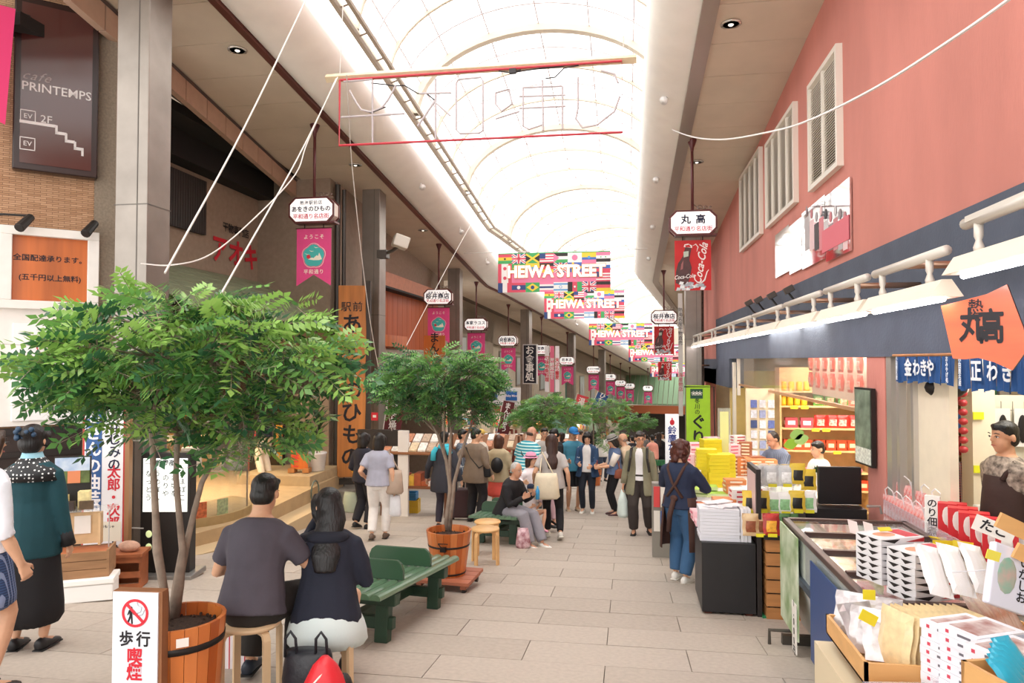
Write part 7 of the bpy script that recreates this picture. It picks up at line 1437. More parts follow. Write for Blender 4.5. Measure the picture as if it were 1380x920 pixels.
o, I = person('woman in a charcoal tunic with a turquoise scarf, seen from behind the second tree', feet_at(598, 712), pi-.1, 1.62, top=('#34343c', 'long', .28, .045, 'tunic'), bottom=('#3a3440', 'trousers'), shoes=BLK, hair=('short', '#15110f'), arms=dict(L=(.34, -.05, .86), R=(-.30, -.05, .84)))
m = M(mat('#3fb8cc', .8, noise=.1)); k = I['k']; m.T = MX.Scale(k, 4); loft(m, [(I['S'](.48), V((1, 0, 0)), V((0, -1, 0)), .12, .11), (I['S'](.53), V((1, 0, 0)), V((0, -1, 0)), .10, .10), (I['S'](.56), V((1, 0, 0)), V((0, -1, 0)), .08, .08)], 14); m.tube([I['S'](.5, .1, -.1), I['S'](.42, .14, -.14), I['S'](.28, .15, -.14)], [.04, .05, .05], 8); m.tube([I['S'](.5, -.1, -.1), I['S'](.4, -.16, -.13)], [.04, .05], 8); m.build('turquoise_scarf', o, True)
o, I = person('man in a brown jacket with a black crossbody bag and suitcase, seen from behind', feet_at(640, 703), pi-.35, 1.68, '#d8a888', top=('#7d6c5c', 'long', .20, .03), bottom=('#1e1c22', 'trousers', .02), shoes=BLK, hair=('short', '#1a1614'), head=(-.8, .1), arms=dict(R=(-.30, -.10, .86), L=(.36, .10, .92)), wide=1.08)
q = bag_on(o, I, 'crossbody_bag', '#16151a', (-.24, .0, 1.08), (.10, .06, .24)); tag(q, 'black crossbody bag of the man in the brown jacket', 'bag'); k = I['k']; mm = M(BK); mm.T = MX.Scale(k, 4); mm.tube([I['S'](.44, .12, -.13), I['S'](.25, .0, -.14), I['S'](.08, -.16, -.12), (-.24, 0, 1.08)], .012, 6); mm.build('strap', q)
p = feet_at(622, 700); o = thing('suitcase', 'dark maroon suitcase with a long pull handle between the walking couple', 'suitcase', p, .1); m = M(mat('#3c2226', .5, noise=.1)); m.box(-.2, .2, -.11, .11, .05, .58); m.build('case', o, bevel=.03); m = M(alu); m.tube([(-.07, 0, .58), (-.07, 0, .98), (.07, 0, .98), (.07, 0, .58)], .012); m.build('pull_handle', o)
for x in (-.15, .15): m = M(BK); m.tube([(x-.015, 0, .03), (x+.015, 0, .03)], .03, 10); m.build('wheel', o)
person('man in a dark plaid shirt looking right, beyond the woman with the turquoise scarf', feet_at(623, 692), radians(95), 1.66, top=(plaid('#2c3446', '#4a5a6e', '#aab4bc', 30), 'long', .1, .02), bottom=('#222028', 'trousers'), hair=('short', '#141010'), glasses=True)
person('woman in a beige coat and red skirt with a black backpack, seen from behind', feet_at(672, 697), pi, 1.56, top=('#b9a888', 'long', .18, .03), bottom=('#d8584c', 'skirt', .42), shoes='#5a4438', hair=('bob', '#4a2a1c'), arms=dict(L=(.2, -.22, 1.0), R=(-.2, -.22, 1.0)))
o = PEOPLE[-1]; m = M(mat('#18171c', .5)); m.sph((0, .19, 1.02), (.12, .08, .15), n=14, m=8); q = m.build('backpack', None, True); q.location = o.location; q.rotation_euler = o.rotation_euler; tag(q, 'small black backpack on the woman in the beige coat', 'backpack')
person('person in a yellow straw hat, mostly hidden behind the brown jacketed man', at_d(647, 15.5), pi-.6, 1.66, top=('#c9beb0', 'long', .1, .02), bottom=('#8a8076', 'trousers'), hair=('short', '#2a201c'), hat=('cap', '#d9b860'))
# --- bench sitters
o, I = person('old man in a black jacket and grey trousers seated on the far bench, facing right', B2+V((.10, -.45, .04)), radians(62), 1.62, '#c9977c', top=('#1d1b1f', 'long', .12, .035), bottom=('#8d8a92', 'trousers', .025), shoes='#e9e6e0', hair=('thin', '#b9b4b0'), seat=.43, lean=.30, head=(-.15, .1), feet=dict(L=(.08, -.62, .08), R=(-.10, -.52, .08)), arms=dict(L=(.12, -.42, .78), R=(-.10, -.40, .76)), vox=.012, wide=1.02)
m = M(mat('#3f9ad0', .3)); m.T = MX.Scale(I['k'], 4); m.lathe([(.03, -.08), (.032, .05), (.015, .09), (.014, .12)], 12, c=(.10, -.52, .80)); q = m.build('water_bottle', None, True); q.location = o.location; q.rotation_euler = o.rotation_euler; tag(q, 'small blue water bottle in the old man\'s hands', 'bottle')
o, I = person('small child in navy cap, white dress and pink shoes seated by the old man', B2+V((.38, .05, .0)), radians(50), 1.02, '#e2b294', top=('#eceaf0', 'short', .15, .03), bottom=('#e6e2ea', 'skirt', .5), shoes='#e59ab4', hair=('short', '#1d1512'), seat=.45, lean=.05, feet=dict(L=(.07, -.42, .32), R=(-.07, -.40, .30)), hat=('cap', '#1f2a44'), arms=dict(L=(.12, -.22, .85), R=(-.12, -.22, .85)), wide=1.05)
person('person with a pink frilled hat behind the old man and child', B2+V((.25, 1.1, 0)), radians(60), 1.5, top=('#efe6ea', 'long', .1, .02), bottom=('#c9a8b0', 'trousers'), hair=('bob', '#3a2620'), seat=.44, hat=('sunhat', '#e99ab8'), feet=dict(L=(.08, -.5, .08), R=(-.08, -.5, .08)))
q = feet_at(705, 738); o = thing('floral_bag', 'pink and maroon floral bag on the ground under the old man\'s legs', 'bag', q, .3); m = M(mat('#8a2f45', .5, c2='#efd6dc', scale=14)); loft(m, [(V((0, 0, z)), V((1, 0, 0)), V((0, -1, 0)), rx, ry) for z, rx, ry in ((0, .09, .06), (.05, .11, .08), (.2, .09, .05), (.28, .07, .02))], 14); m.build('bag_body', o, True)
# --- centre group
o, I = person('heavy bald man in a teal striped shirt bending slightly away, black crossbody bag', feet_at(708, 703), pi-.6, 1.74, '#c9957c', top=(stripes, 'short', .10, .05), bottom=('#2c3442', 'trousers', .02), shoes='#40362e', hair=('bald', '#4a3a30'), lean=.22, head=(-.2, .2), arms=dict(R=(-.28, -.15, .92), L=(.2, -.25, .95)), wide=1.2)
q = bag_on(o, I, 'crossbody_bag', '#16151a', (-.24, .02, 1.06), (.13, .06, .18)); tag(q, 'black crossbody bag of the man in the striped shirt', 'bag'); mm = M(BK); mm.T = MX.Scale(I['k'], 4); mm.tube([I['S'](.46, .10, -.12), I['S'](.25, -.02, -.17), (-.24, .02, 1.06)], .012, 6); mm.build('strap', q)
o, I = person('woman in grey top and black leggings with a cream tote, walking away', feet_at(744, 725), pi+.15, 1.60, top=('#b9b4b2', 'short', .1, .03), bottom=('#17161a', 'trousers'), shoes='#d8d4cc', hair=('long', '#3a211a'), arms=dict(L=(.30, -.12, .94), R=(-.28, .0, .86)), feet=dict(L=(.06, -.16, .08), R=(-.12, .26, .15, .1, -1, -.5)))
tag(bag_on(o, I, 'canvas_tote', '#e3d7bd', (.10, .20, 1.10), (.22, .07, .42), strap=(.16, .06, 1.42)), 'large cream canvas tote on the woman in black leggings', 'bag')
person('young man in black T-shirt beyond the cream tote, facing left', feet_at(750, 690), radians(-60), 1.72, top=('#1b1b1e', 'short', .08, .02), bottom=('#2a2a30', 'shorts'), hair=('short', '#120e0d'), head=(0, .4), arms=dict(L=(.2, -.3, 1.0)))
person('young man with glasses beyond the striped shirt man, facing the camera', feet_at(734, 684), .2, 1.72, top=('#b9b2ac', 'short', .08, .02), bottom=('#3a3a42', 'trousers'), hair=('short', '#120e0d'), glasses=True)
o, I = person('young man in a blue cap, teal T-shirt and black shorts, eating', feet_at(772, 688), .35, 1.74, '#d0a080', top=('#4a8ea8', 'short', .1, .03), bottom=('#18181c', 'shorts', .04), shoes='#c9b49a', hair=('short', '#120e0d'), hat=('cap', '#2a78b8'), glasses=True, head=(.1, .25), arms=dict(L=(.08, -.28, 1.22), R=(-.16, -.25, 1.05)), wide=1.12, vox=.012)
o, I = person('young man in an open denim shirt over white, dark jeans and white sneakers', feet_at(792, 691), -.1, 1.66, '#e0b090', top=('#e6e4e2', 'short', .06, .01), jacket=('#2f4a6c', .16, .45), bottom=('#1d2430', 'trousers'), shoes='#e9e6e0', hair=('bob', '#15100e'), head=(.1, .3), arms=dict(L=(.12, -.30, 1.02), R=(-.14, -.28, 1.05)), vox=.012)
o, I = person('woman in a grey sun hat looking at her red phone, facing left', feet_at(829, 694), radians(-75), 1.60, '#dcaa8a', top=('#5f7296', 'mid', .05, .035), bottom=('#141418', 'trousers'), shoes='#5a3a3c', hair=('bob', '#1a1412'), hat=('sunhat', '#8d8a84'), head=(0, .35), arms=dict(L=(.06, -.34, 1.03), R=(-.08, -.34, 1.05)), vox=.012)
m = M(mat('#e9e2da', .8)); m.T = MX.Scale(I['k'], 4)
for sg in (1, -1): el, wr = I['J'][sg][:2]; m.tube([I['sh'][sg], (I['sh'][sg]+el)/2, el], [.082, .076, .066], 10)
m.build('cream_sleeve', o, True); q = M(mat('#8a2630', .4)).box(-.035, .035, -.37, -.36, .98, 1.10).build('phone'); q.location = o.location; q.rotation_euler = o.rotation_euler; tag(q, 'red phone held by the woman in the sun hat', 'phone')
q = bag_on(o, I, 'leather_bag', '#8a4a34', (.24, .04, 1.02), (.06, .12, .2), strap=(.1, 0, 1.42)); tag(q, 'reddish brown leather bag on the sun hat woman\'s back', 'bag')
person('person in a pale peach shirt hidden behind the old man in the khaki jacket', feet_at(852, 694), radians(-100), 1.66, top=('#dcc2a4', 'short', .1, .04), bottom=('#3a3434', 'trousers'), hair=('bald', '#8a7a70'), lean=.3)
o, I = person('elderly man in an open khaki jacket, white shirt and dark trousers, walking towards the camera', feet_at(863, 720), -.12, 1.68, '#cf9c7e', top=('#ecebee', 'long', .02, .005), jacket=('#85816a', .26, .31), bottom=('#3a3230', 'trousers', .022), shoes='#171416', hair=('short', '#2a2422'), glasses=True, head=(.25, .12), arms=dict(L=(.27, -.05, .80), R=(-.27, -.05, .82)), feet=dict(L=(.14, .08, .10, .3, -1, -.1), R=(-.10, -.08, .08)), vox=.010, lean=.06)
m = M(BK); m.T = MX.Scale(I['k'], 4)
for sg in (1, -1): m.tube([I['S'](.49, .12*sg, -.10), I['S'](.50, .13*sg, .09), I['S'](.36, .135*sg, .185), I['S'](.14, .17*sg, .19)], .02, 6)
m.build('backpack_strap', o); m = M(mat('#2a2018', .5)); m.T = MX.Scale(I['k'], 4); loft(m, [(I['S'](.045), V((1, 0, 0)), V((0, -1, 0)), .185, .138), (I['S'](.075), V((1, 0, 0)), V((0, -1, 0)), .183, .136)], 20); m.build('belt', o)
m = M(mat('#d8e6e2', .35, noise=.1)); m.T = MX.Scale(I['k'], 4); loft(m, [(V((-.28, -.06, z)), V((1, 0, 0)), V((0, -1, 0)), rx, ry) for z, rx, ry in ((.28, .07, .05), (.34, .10, .06), (.55, .08, .05), (.74, .02, .02))], 12); q = m.build('plastic_bag', None, True); q.location = o.location; q.rotation_euler = o.rotation_euler; tag(q, 'white plastic bag held by the elderly man in khaki', 'bag')
m = M(mat('#e6a8ac', .5)); m.T = MX.Scale(I['k'], 4); m.tube([(.27, -.09, .80), (.25, -.12, .50), (.22, -.14, .2)], [.012, .014, .012]); q = m.build('rolled_umbrella', None, True); q.location = o.location; q.rotation_euler = o.rotation_euler; tag(q, 'thin pink umbrella in the elderly man\'s left hand', 'umbrella')
# --- apron woman
o, I = person('shop woman in navy top, brown apron and jeans, facing the stall', feet_at(917, 783), radians(150), 1.58, '#d9a98a', top=('#1f2a44', 'long', .04, .02), bottom=('#3a5f86', 'trousers', .02), shoes='#e9e6e0', hair=('curly', '#4a2018'), arms=dict(L=(.16, -.34, 1.10), R=(-.14, -.32, 1.08), Lp=(1, .3, -.6), Rp=(-1, .3, -.6)), head=(.1, .15), feet=dict(L=(.09, -.06, .08), R=(-.09, .06, .08)), vox=.009, wide=1.06, curl=(.8, .8))
k = I['k']; ap = cloth('#4a3028'); m = M(ap); m.T = MX.Scale(k, 4); vs = []
for (z, rx, ry) in ((.40, .255, .19), (.55, .25, .185), (.75, .235, .175), (.93, .222, .165), (1.03, .205, .155)):
    for j in range(17): a = -2.35+4.7*j/16; vs.append(V((sin(a)*rx, -cos(a)*ry, z)))
m.add(vs, [(i*17+j, i*17+j+1, (i+1)*17+j+1, (i+1)*17+j) for i in range(4) for j in range(16)]); q = m.build('apron', o, True); s = q.modifiers.new('s', 'SOLIDIFY'); s.thickness = .01
m = M(ap); m.T = MX.Scale(k, 4)
for sg in (1, -1): m.tube([I['S'](.10, -.10*sg, -.14), I['S'](.28, .03*sg, -.155), I['S'](.44, .10*sg, -.12), I['S'](.505, .11*sg, -.02), I['S'](.44, .10*sg, .12)], .018, 6)
m.build('apron_strap', o, True); m = M(ap); m.T = MX.Scale(k, 4); m.sph(I['S'](.09, 0, -.16), (.05, .03, .04)); m.tube([I['S'](.09, 0, -.16), I['S'](-.1, .03, -.21), I['S'](-.3, .05, -.2)], [.03, .035, .03], 6); m.build('apron_bow', o, True)
# --- shopkeepers, clerk, shopper
person('male shopkeeper in a grey checked shirt reaching left behind the counter', at_d(1053, 10.6)+V((0, 0, .08)), radians(-50), 1.66, '#c9947a', top=(plaid('#4a5266', '#5f6980', '#8a92a5', 40), 'mid', .1, .02), bottom=('#2a2a30', 'trousers'), hair=('thin', '#2a2220'), lean=.25, head=(-.2, .3), arms=dict(L=(.1, -.45, 1.05), R=(-.25, -.45, 1.1)), vox=.012)
person('female shopkeeper in a white coat with short dark hair looking left behind the counter', at_d(1104, 9.6)+V((0, 0, .02)), radians(-70), 1.56, '#dcaa8c', top=('#e9e6e4', 'long', .1, .03), bottom=('#3a3a40', 'trousers'), hair=('short', '#16110f'), head=(0, .15), arms=dict(L=(.1, -.3, .95), R=(-.1, -.3, .95)), vox=.012)
o, I = person('shop clerk in a brown apron and patterned blouse standing at the right doorway, in profile', V((2.74, 5.66, -.40)), radians(-72), 1.60, '#c99676', top=(mat('#b9a898', .8, c2='#4a4038', scale=30), 'short', .06, .02), bottom=('#2a2220', 'trousers'), hair=('short', '#120e0d'), arms=dict(L=(.28, .05, .84), R=(-.24, -.02, .84)), vox=.008, head=(0, .05))
m = M(cloth('#3a2620')); m.T = MX.Scale(I['k'], 4); loft(m, [(I['S'](-.4), V((1, 0, 0)), V((0, -1, 0)), .22, .19), (I['S'](0), V((1, 0, 0)), V((0, -1, 0)), .205, .17), (I['S'](.2), V((1, 0, 0)), V((0, -1, 0)), .185, .155), (I['S'](.36), V((1, 0, 0)), V((0, -1, 0)), .15, .155)], 20); m.tube([I['S'](.34, .1, .14), I['S'](.47, .11, .05), I['S'](.46, .10, -.08), I['S'](.2, .05, -.15)], .018, 6); m.build('apron', o, True)
person('shopper in a red and black plaid shirt inside the doorway, seen from behind', at_d(1270, 6.9)+V((.25, 0, .1)), radians(160), 1.56, top=(plaid('#2a1a20', '#a02a30', '#c9b8b0', 26), 'long', .1, .04), bottom=('#2a2a34', 'trousers'), hair=('short', '#120e0d'), lean=.25, head=(0, .5))
# --- platform people
person('shopper in white trousers with a red bag on the raised platform, facing left', V((*atZ(358, 646, -.66).xy, -.66)), radians(-100), 1.60, top=('#20222e', 'long', .05, .02), bottom=('#e6dccb', 'trousers', .01), shoes='#c9a088', hair=('bob', '#1a1412'), arms=dict(R=(-.12, -.2, 1.0)))
o = PEOPLE[-1]; m = M(mat('#c2303a', .5)); m.box(-.2, .06, -.26, -.18, .82, .98); q = m.build('red_handbag'); q.location = o.location; q.rotation_euler = o.rotation_euler; tag(q, 'small red handbag of the shopper in white trousers', 'bag')
person('shop attendant in a tan coat inside the set back shop, behind the tree stems', V((-7.7, 9.1, -.68)), radians(60), 1.62, top=('#c9a888', 'long', .35, .03, 'coat'), bottom=('#2a2220', 'trousers'), hair=('short', '#120e0d'))
# --- far crowd, each with its own colours
fr = random.Random(11)
fc_ = [(800, 26, '#3a3a42', 'black haired person in dark top just right of the denim shirt man'), (812, 24, '#e9e6e2', 'person in a white top with bags beyond the sun hat woman'), (845, 27, '#d8d2cc', 'pale dressed woman in the far crowd'), (852, 25, '#2b2b33', 'man with a white cap and dark jacket in the far crowd'), (868, 30, '#8f8a8a', 'grey dressed person in the far crowd right of the old man'), (879, 24, '#e39a8a', 'woman in a salmon pink top right of the old man'), (888, 26, '#26242a', 'person all in black by the white upright sign'), (893, 29, '#e6e0da', 'pale dressed person at the edge of the white upright sign'), (872, 34, '#4a4a56', 'small far walker above the salmon pink woman'), (838, 33, '#5a4a44', 'small far walker in brown'), (757, 22, '#1d1d22', 'far man in black between the feathery tree and the blue cap'), (700, 20, '#7a3a38', 'person in dark red at the stall left of the bald man'), (720, 24, '#c9beb0', 'far shopper in beige near the bald man'), (660, 21, '#45505e', 'far shopper in slate blue behind the beige coat woman'), (783, 30, '#6b7a8f', 'far person in grey blue beyond the blue cap man'), (826, 30, '#c94f50', 'far person in red beyond the sun hat woman'), (862, 38, '#d9d4cf', 'tiny far walker in white'), (884, 36, '#38465a', 'tiny far walker in blue')]
for i, (px, d, c, lb) in enumerate(fc_):
    person(lb, at_d(px, d), fr.choice([0, .4, -.5, pi, pi+.5, 2.4]), fr.uniform(1.54, 1.74), top=(c, fr.choice(['short', 'long']), .1, .02), bottom=(fr.choice(['#23222a', '#3a4458', '#4a4440', '#1b1b20']), 'trousers'), hair=(fr.choice(['short', 'bob', 'long']), fr.choice(['#15100e', '#2a1a14'])), vox=.022, face=d < 31)
m = M(mat('#2f7a4a', .5)); 
for i in range(6): p = atD(884+3.5*i, 627, 18); q = M(mat('#2f7a4a', .5)).box(-.03, .03, -.03, .03, 0, .14).build('green_box', loc=p); tag(q, 'small dark green box in the row on the rack left of the white upright sign', 'box', 'dark green boxes')
o = thing('magazine_rack', 'low rack of bright leaflets left of the apron woman', 'rack', at_d(893, 9.4)); 
for i in range(6): m = M(mat(['#e8e2d8', '#3f6ab0', '#e0c040', '#d84a4a', '#e8e2d8', '#4a9a6a'][i], .5)); m.box(-.12+(i % 3)*.09, -.04+(i % 3)*.09, 0, .02, .35+(i//3)*.32, .62+(i//3)*.32); m.build('leaflet', o)
m = M(mat('#8a857c', .5)); m.box(-.14, .16, .02, .2, 0, .98); m.build('rack_body', o)
# ================================================================ far facades beyond the bend and stalls on the left
def seg(u0, u1, t0, t1, h0, h1, mt, name, lab, cat, parts=None):
    pass
FAC = [(-5.2, 25.2, 30.5, '#b5a796', 'beige plastered shop front with a small tiled roof, beyond the third column', 5.2), (-5.4, 30.7, 36.5, '#cfc2ae', 'cream shop front with tall shuttered windows and the black restaurant sign', 5.6), (-5.3, 36.7, 43, '#c9bba8', 'cream upper storey with a pale window beyond the restaurant sign', 5.4), (-5.2, 43.1, 45, '#6f9a8a', 'narrow grey green tiled building strip in the far row', 6.0), (-5.2, 45.1, 52, '#b9a890', 'tan shop front near the end of the far row', 5.0), (-5.0, 52.2, 58, '#8fa08a', 'shop front under the green ribbed roof at the end', 4.2), (-5.0, 58.2, 60.8, '#a89c90', 'greyish last shop front of the far left row', 5.0)]
for i, (u, t0, t1, c, lb, hh) in enumerate(FAC):
    o = thing('shop_building', lb, 'building', SP(t0, u, 0), -BA); L = t1-t0; dz = -SLOPE*L
    mt = mat(c, .85, noise=.07, scale=3)
    m = M(mt); m.hexa([(-.6, 0, 2.6), (0, 0, 2.6), (0, L, 2.6+dz), (-.6, L, 2.6+dz)], [(-.6, 0, hh+1.4), (0, 0, hh+1.4), (0, L, hh+1.4+dz), (-.6, L, hh+1.4+dz)]); m.build('upper_wall', o)
    m = M(mat('#4a4038', .8)); m.hexa([(-2.6, 0, -.2), (-2.5, 0, -.2), (-2.5, L, -.2+dz), (-2.6, L, -.2+dz)], [(-2.6, 0, 2.7), (-2.5, 0, 2.7), (-2.5, L, 2.7+dz), (-2.6, L, 2.7+dz)]); m.build('shop_back', o)
    m = M(mt); m.box(-.5, 0, 0, .3, -1, 2.7); m.box(-2.6, 0, -.05, 0, -1, 2.7+.0); m.build('pier', o)
    if i != 3:
        for k in range(2):
            y = 1.0+k*(L-2)/1.6; f = M(mat('#8c8378', .5)); z0 = 3.8-SLOPE*y; f.box(0, .05, y, y+1.2, z0, z0+1.5); f = f.build('window', o); m = M(mat('#b9c2bf', .2)); m.box(.05, .06, y+.08, y+.56, z0+.08, z0+1.42); m.box(.05, .06, y+.64, y+1.12, z0+.08, z0+1.42); m.build('pane', f)
        rm = mat('#5e625c' if i != 5 else '#6f9070', .7)
        for k in range(int(L/.35)):
            y = k*.35; z = 3.35-SLOPE*y-(0 if i != 5 else -.2); w = .9 if i != 5 else 1.5; m = M(rm); m.hexa([(0, y, z), (w, y, z-.45), (w, y+.31, z-.48), (0, y+.31, z-.03)], [(0, y, z+.06), (w, y, z-.39), (w, y+.31, z-.42), (0, y+.31, z+.03)]); m.build('roof_rib', o)
        m = M(mat(['#b5482f', '#c9bfae', '#7a2c2c', '', '#b5633c', '#a8552f', '#8a6a50'][i], .6)); m.hexa([(.6, .1, 2.35), (.66, .1, 2.35), (.66, L-.1, 2.35+dz), (.6, L-.1, 2.35+dz)], [(.6, .1, 2.85), (.66, .1, 2.85), (.66, L-.1, 2.85+dz), (.6, L-.1, 2.85+dz)]); m.build('sign_band', o)
    # goods shelves inside
    rr = random.Random(i+40)
    sh = M(mat('#b88a5a', .7))
    for k in range(4): sh.hexa([(-1.2, .5, .4+k*.45), (-.7, .5, .4+k*.45), (-.7, L-.5, .4+k*.45+dz), (-1.2, L-.5, .4+k*.45+dz)], [(-1.2, .5, .43+k*.45), (-.7, .5, .43+k*.45), (-.7, L-.5, .43+k*.45+dz), (-1.2, L-.5, .43+k*.45+dz)])
    sh.build('goods_shelf', o); g = M()
    for k in range(4):
        for q in range(int(L*3)): y = .5+q*.32; g.box(-1.1, -.8, y, y+.25, .43+k*.45-SLOPE*y, .43+k*.45-SLOPE*y+rr.uniform(.15, .35), mat(rr.choice(['#c4443a', '#e0c060', '#e9dccb', '#6a9ab0', '#d98a50', '#8a3a34', '#f0e8e0']), .6))
    q = g.build('packed_goods', o); q['kind'] = 'stuff'
    l = bpy.data.lights.new('stall_light', 'AREA'); l.energy = 60; l.size = 2; l.color = (1, .9, .75); q = bpy.data.objects.new('stall_light', l); C.objects.link(q); q.location = SP((t0+t1)/2, u-.8, 2.5)
# upper wall filling behind the soffit on both sides
m = M(mat('#a89a88', .85)); strip(m, [(-5.3, 5.5), (-5.2, 5.5), (-5.2, 6.95), (-5.3, 6.95)], [t for t in TS if t > 24 and t < 74]); struct(m, 'wall_left')
# far end closing
m = M(mat('#b0a494', .85, noise=.1)); a = SP(66, -6, 0); b = SP(66, 5, 0); m.hexa([a, b, b+V((0, .5, 0)), a+V((0, .5, 0))], [p+V((0, 0, 6.6)) for p in (a, b, b+V((0, .5, 0)), a+V((0, .5, 0)))]); struct(m, 'wall_end')
m = M(mat('#a89a88', .85, noise=.1)); strip(m, [(4.6, -.3), (4.8, -.3), (4.8, 7), (4.6, 7)], [t for t in TS if t > 25 and t < 68]); struct(m, 'wall_right')
m = M(mat('#b5a896', .85)); m.box(2.3, 6.5, 22.2, 22.6, -2.6, 5.2); struct(m, 'wall_right')
o = thing('end_building', 'shop building closing the street end, green ribbed roof over an orange timber band', 'building', SP(62, -1, 0), -BA); ez = lambda py, d=64: (485-py)*d/950+1.65-o.location.z
m = M(mat('#c2b6a4', .85)); m.box(-5, 6, .6, .9, ez(530), ez(440)); m.build('upper_wall', o)
for i in range(26): m = M(mat('#7d9a78', .6)); x = -5+i*.42; m.hexa([(x, -1.2, ez(541)), (x+.37, -1.2, ez(541)), (x+.37, .6, ez(506)), (x, .6, ez(506))], [(x, -1.2, ez(541)+.1), (x+.37, -1.2, ez(541)+.1), (x+.37, .6, ez(506)+.1), (x, .6, ez(506)+.1)]); m.build('roof_rib', o)
m = M(mat('#b5633c', .6)); m.box(-5, 6, -1.15, -1.05, ez(552), ez(542)); m.build('timber_band', o); m = M(mat('#2e2824', .8)); m.box(-5, 6, .3, .5, -.3, ez(545)); m.build('dark_opening', o)
for i in range(6): f = M(mat('#4a4640', .5)); x = -4.5+i*1.8; f.box(x, x+1.3, .55, .6, ez(500), ez(476)); f = f.build('window', o); m = M(mat('#6a6f70', .2)); m.box(x+.08, x+1.22, .54, .55, ez(500)+.1, ez(476)-.1); m.build('pane', f)
# upright restaurant sign etc.
def upright(px, py0, py1, d, w, c, txt, tc_, lab, size, rz=-BA, name='upright_sign', cat='sign', tilt=0, bold=.02, edge=None):
    p = atD(px, (py0+py1)/2, d); o = thing(name, lab, cat, p, rz, ry=tilt); h = (py1-py0)*d/950/2
    if edge: m = M(edge); m.box(-w/2-.04, w/2+.04, .01, .12, -h-.04, h+.04); m.build('frame', o)
    m = M(c); m.box(-w/2, w/2, 0, .02, -h, h); m.build('board', o)
    if txt: text(txt, size, (0, -.006, 0), tc_, o, vert=True, bold=bold, sp=.95)
    return o
upright(714, 465, 516, 30, .56, mat('#1a1c28', .5), 'お食事処', WHITE, 'black upright restaurant sign with white brushed letters', .40, edge=mat('#d8d4d0', .5))
for i, px in enumerate((737, 744, 751)): upright(px, 466, 528, 31, .18, mat('#efe9ea', .6) if i == 0 else mat('#e3708c', .6) if i == 1 else mat('#efe9ea', .6), ['旬味地魚料理', '海鮮丼定食', '天ぷら蕎麦'][i], REDI if i != 1 else WHITE, ['white paper strip sign with red writing right of the black restaurant sign', 'pink paper strip sign right of the black restaurant sign', 'outer white paper strip sign beside the pink one'][i], .2)
BRN = mat('#5c1f22', .75)
def nobori(px0, py0, px1, py1, d, c, txt, lab, w=.42, size=.2, tcl=None):
    a, b = atD(px0, py0, d), atD(px1, py1, d); o = thing('nobori_flag', lab, 'flag', (a+b)/2, 0, ry=atan2(a.x-b.x, a.z-b.z)); h = (a-b).length/2
    m = M(c); n = 8
    for i in range(n): z0, z1 = -h+2*h*i/n, -h+2*h*(i+1)/n; f_ = lambda z: .03*sin(z*4); m.quad((-w/2, f_(z0), z0), (w/2, f_(z0)+.02, z0), (w/2, f_(z1)+.02, z1), (-w/2, f_(z1), z1))
    m.build('cloth', o); m = M(mat('#e6e0da', .4)); m.tube([(-w/2-.02, 0, h+.05), (-w/2-.02, 0, -h-1.0)], .012, 6); m.build('pole', o)
    text(txt, size, (0, -.035, 0), tcl or WHITE, o, vert=True, bold=.02, sp=.9)
nobori(535, 538, 527, 590, 14.8, BRN, '栗どら焼き', 'dark maroon upright flag with white letters beside the second column', .36, .17)
nobori(686, 541, 678, 584, 18.5, BRN, 'まんじゅう', 'dark maroon leaning flag left of the feathery tree', .30, .17)
nobori(786, 533, 777, 565, 30, mat('#d0404a', .7), '温泉宿', 'small red leaning flag above the feathery tree', .5, .3); nobori(813, 531, 802, 556, 32, mat('#2c4f86', .7), 'ひもの店', 'dark blue leaning flag in the middle distance', .5, .28)
nobori(808, 540, 800, 560, 36, mat('#e0859a', .7), '甘味', 'pink leaning flag behind the dark blue flag', .4, .3)
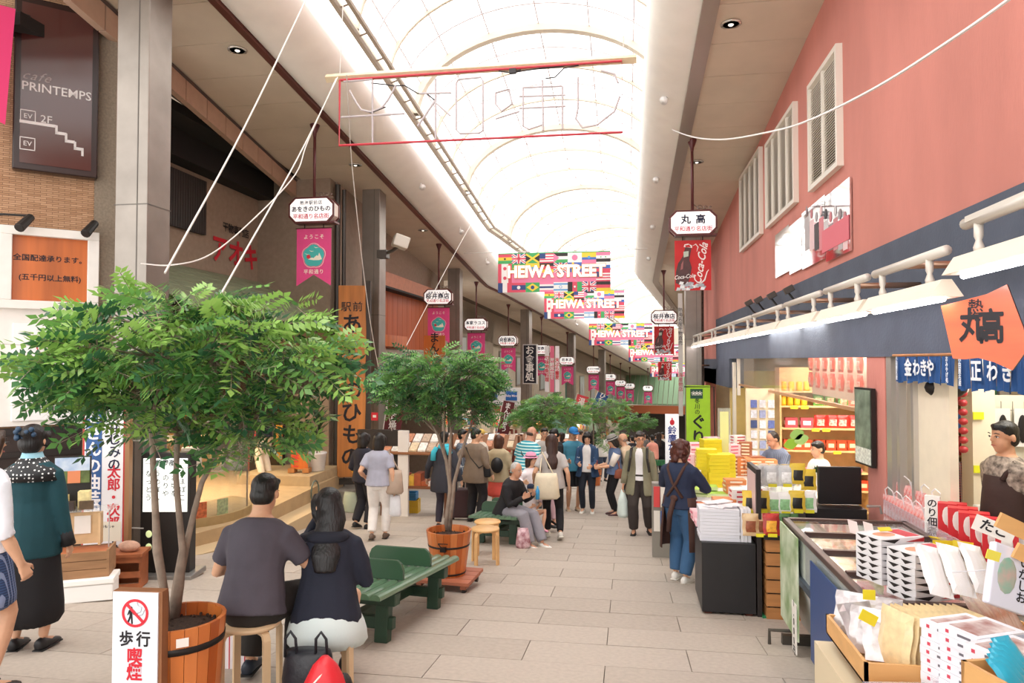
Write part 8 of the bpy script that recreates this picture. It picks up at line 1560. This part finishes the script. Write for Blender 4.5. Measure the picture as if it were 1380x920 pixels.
# stall with striped awning and goods, left of second tree
o = thing('awning_sign', 'white awning board with a blue and orange globe mark and a blue lettered label', 'sign', atD(668, 536, 20), radians(-14)); m = M(mat('#dcd9d6', .6)); m.box(-.75, .75, 0, .05, -.22, .3); m.build('board', o); m = M(mat('#2c62a8', .5)); m.sph((-.1, -.01, .06), (.17, .02, .15)); m.box(.32, .66, -.02, 0, -.06, .2); m.build('blue_mark', o); m = M(mat('#e06a3a', .5)); m.sph((-.18, -.02, .06), (.08, .02, .1)); m.build('orange_mark', o)
text('Baby Mint', .09, (.49, -.025, .07), mat('#f0e4ea', .5), o, bold=.02)
def stall(px, py, d, lab, n=14, w=1.3, rz=0, seed=0):
    g = atD(px, py, d); g.z = zg(g.y); o = thing('goods_stall', lab, 'stall', g, rz); r = random.Random(seed)
    m = M(mat('#7a4a2c', .6)); m.box(-w/2, w/2, -.25, .25, .55, .6)
    m.build('board', o)
    for x in (-w/2, w/2-.05):
        for y in (-.25, .2): m = M(mat('#6a3f26', .6)); m.box(x, x+.05, y, y+.05, 0, 1.55); m.build('post', o)
    m = M(mat('#8a5a38', .6)); m.hexa([(-w/2, -.3, 1.2), (w/2, -.3, 1.2), (w/2, .25, 1.5), (-w/2, .25, 1.5)], [(-w/2, -.3, 1.23), (w/2, -.3, 1.23), (w/2, .25, 1.53), (-w/2, .25, 1.53)]); m.build('sloped_board', o)
    for i in range(n): m = M(mat(r.choice(['#e6dfd6', '#c98a6a', '#d9c2a0', '#b9a08a', '#efe9e4']), .5, noise=.25, scale=25)); x = -w/2+.05+(i % 7)*(w-.1)/7; y = -.27+(i//7)*.26; z = 1.22+(y+.3)*.55+.02; m.hexa([(x, y, z), (x+.15, y, z), (x+.15, y+.22, z+.12), (x, y+.22, z+.12)], [(x, y, z+.03), (x+.15, y, z+.03), (x+.15, y+.22, z+.15), (x, y+.22, z+.15)]); m.build('card_pack', o)
    for i in range(8): m = M(mat(r.choice(['#a8552f', '#e0b040', '#c9584a', '#7a4a30', '#e9d8d0']), .6, noise=.2)); x = -w/2+.1+i*(w-.2)/8; m.box(x, x+.13, -.2, .1, .6, .6+r.uniform(.08, .25)); m.build('goods', o)
stall(562, 690, 13.6, 'wooden goods stall with a sloped board of postcards behind the white trousered woman', seed=1); stall(650, 660, 18, 'goods stall in front of the far left shop, behind the beige coat woman', seed=2, w=2); stall(700, 640, 21, 'bright goods stall below the feathery tree', seed=3, w=2.4)
stall(742, 630, 25, 'red and yellow packet stall in the middle distance', seed=4, w=2.4)
o = thing('white_screen', 'white standing partition behind the white trousered woman', 'panel', atD(536, 640, 13.4)); o.location.z = zg(o.location.y); m = M(mat('#e6e2de', .6)); m.box(-.0, .2, 0, .08, .0, 1.62); m.build('panel', o); m = M(mat('#2a2320', .6)); m.box(-.85, -.0, .1, .2, .3, 1.62); m.build('dark_board', o)
def crate(px, py, d, c, h, lab, z=0, w=.36, o_=None):
    g = G(px, py); o = thing('plastic_crate', lab, 'crate', V((g.x, g.y, zg(g.y)+z)), .1)
    for a in ((-w/2, -w/2+.015, -.13, .13), (w/2-.015, w/2, -.13, .13), (-w/2, w/2, -.145, -.13), (-w/2, w/2, .13, .145)): m = M(mat(c, .45)); m.box(a[0], a[1], a[2], a[3], 0, h); m.build('side', o)
    m = M(mat(c, .4)); m.box(-w/2-.008, w/2+.008, -.155, -.145, h-.03, h); m.box(-w/2-.008, w/2+.008, -.155, -.145, h*.45, h*.5); m.build('rim', o); return g
g = crate(553, 690, 0, '#e3b92c', .26, 'yellow plastic crate on the ground beside the white trousered woman'); crate(550, 690, 0, '#3f8fcb', .14, 'blue plastic crate on top of the yellow crate', z=.262)
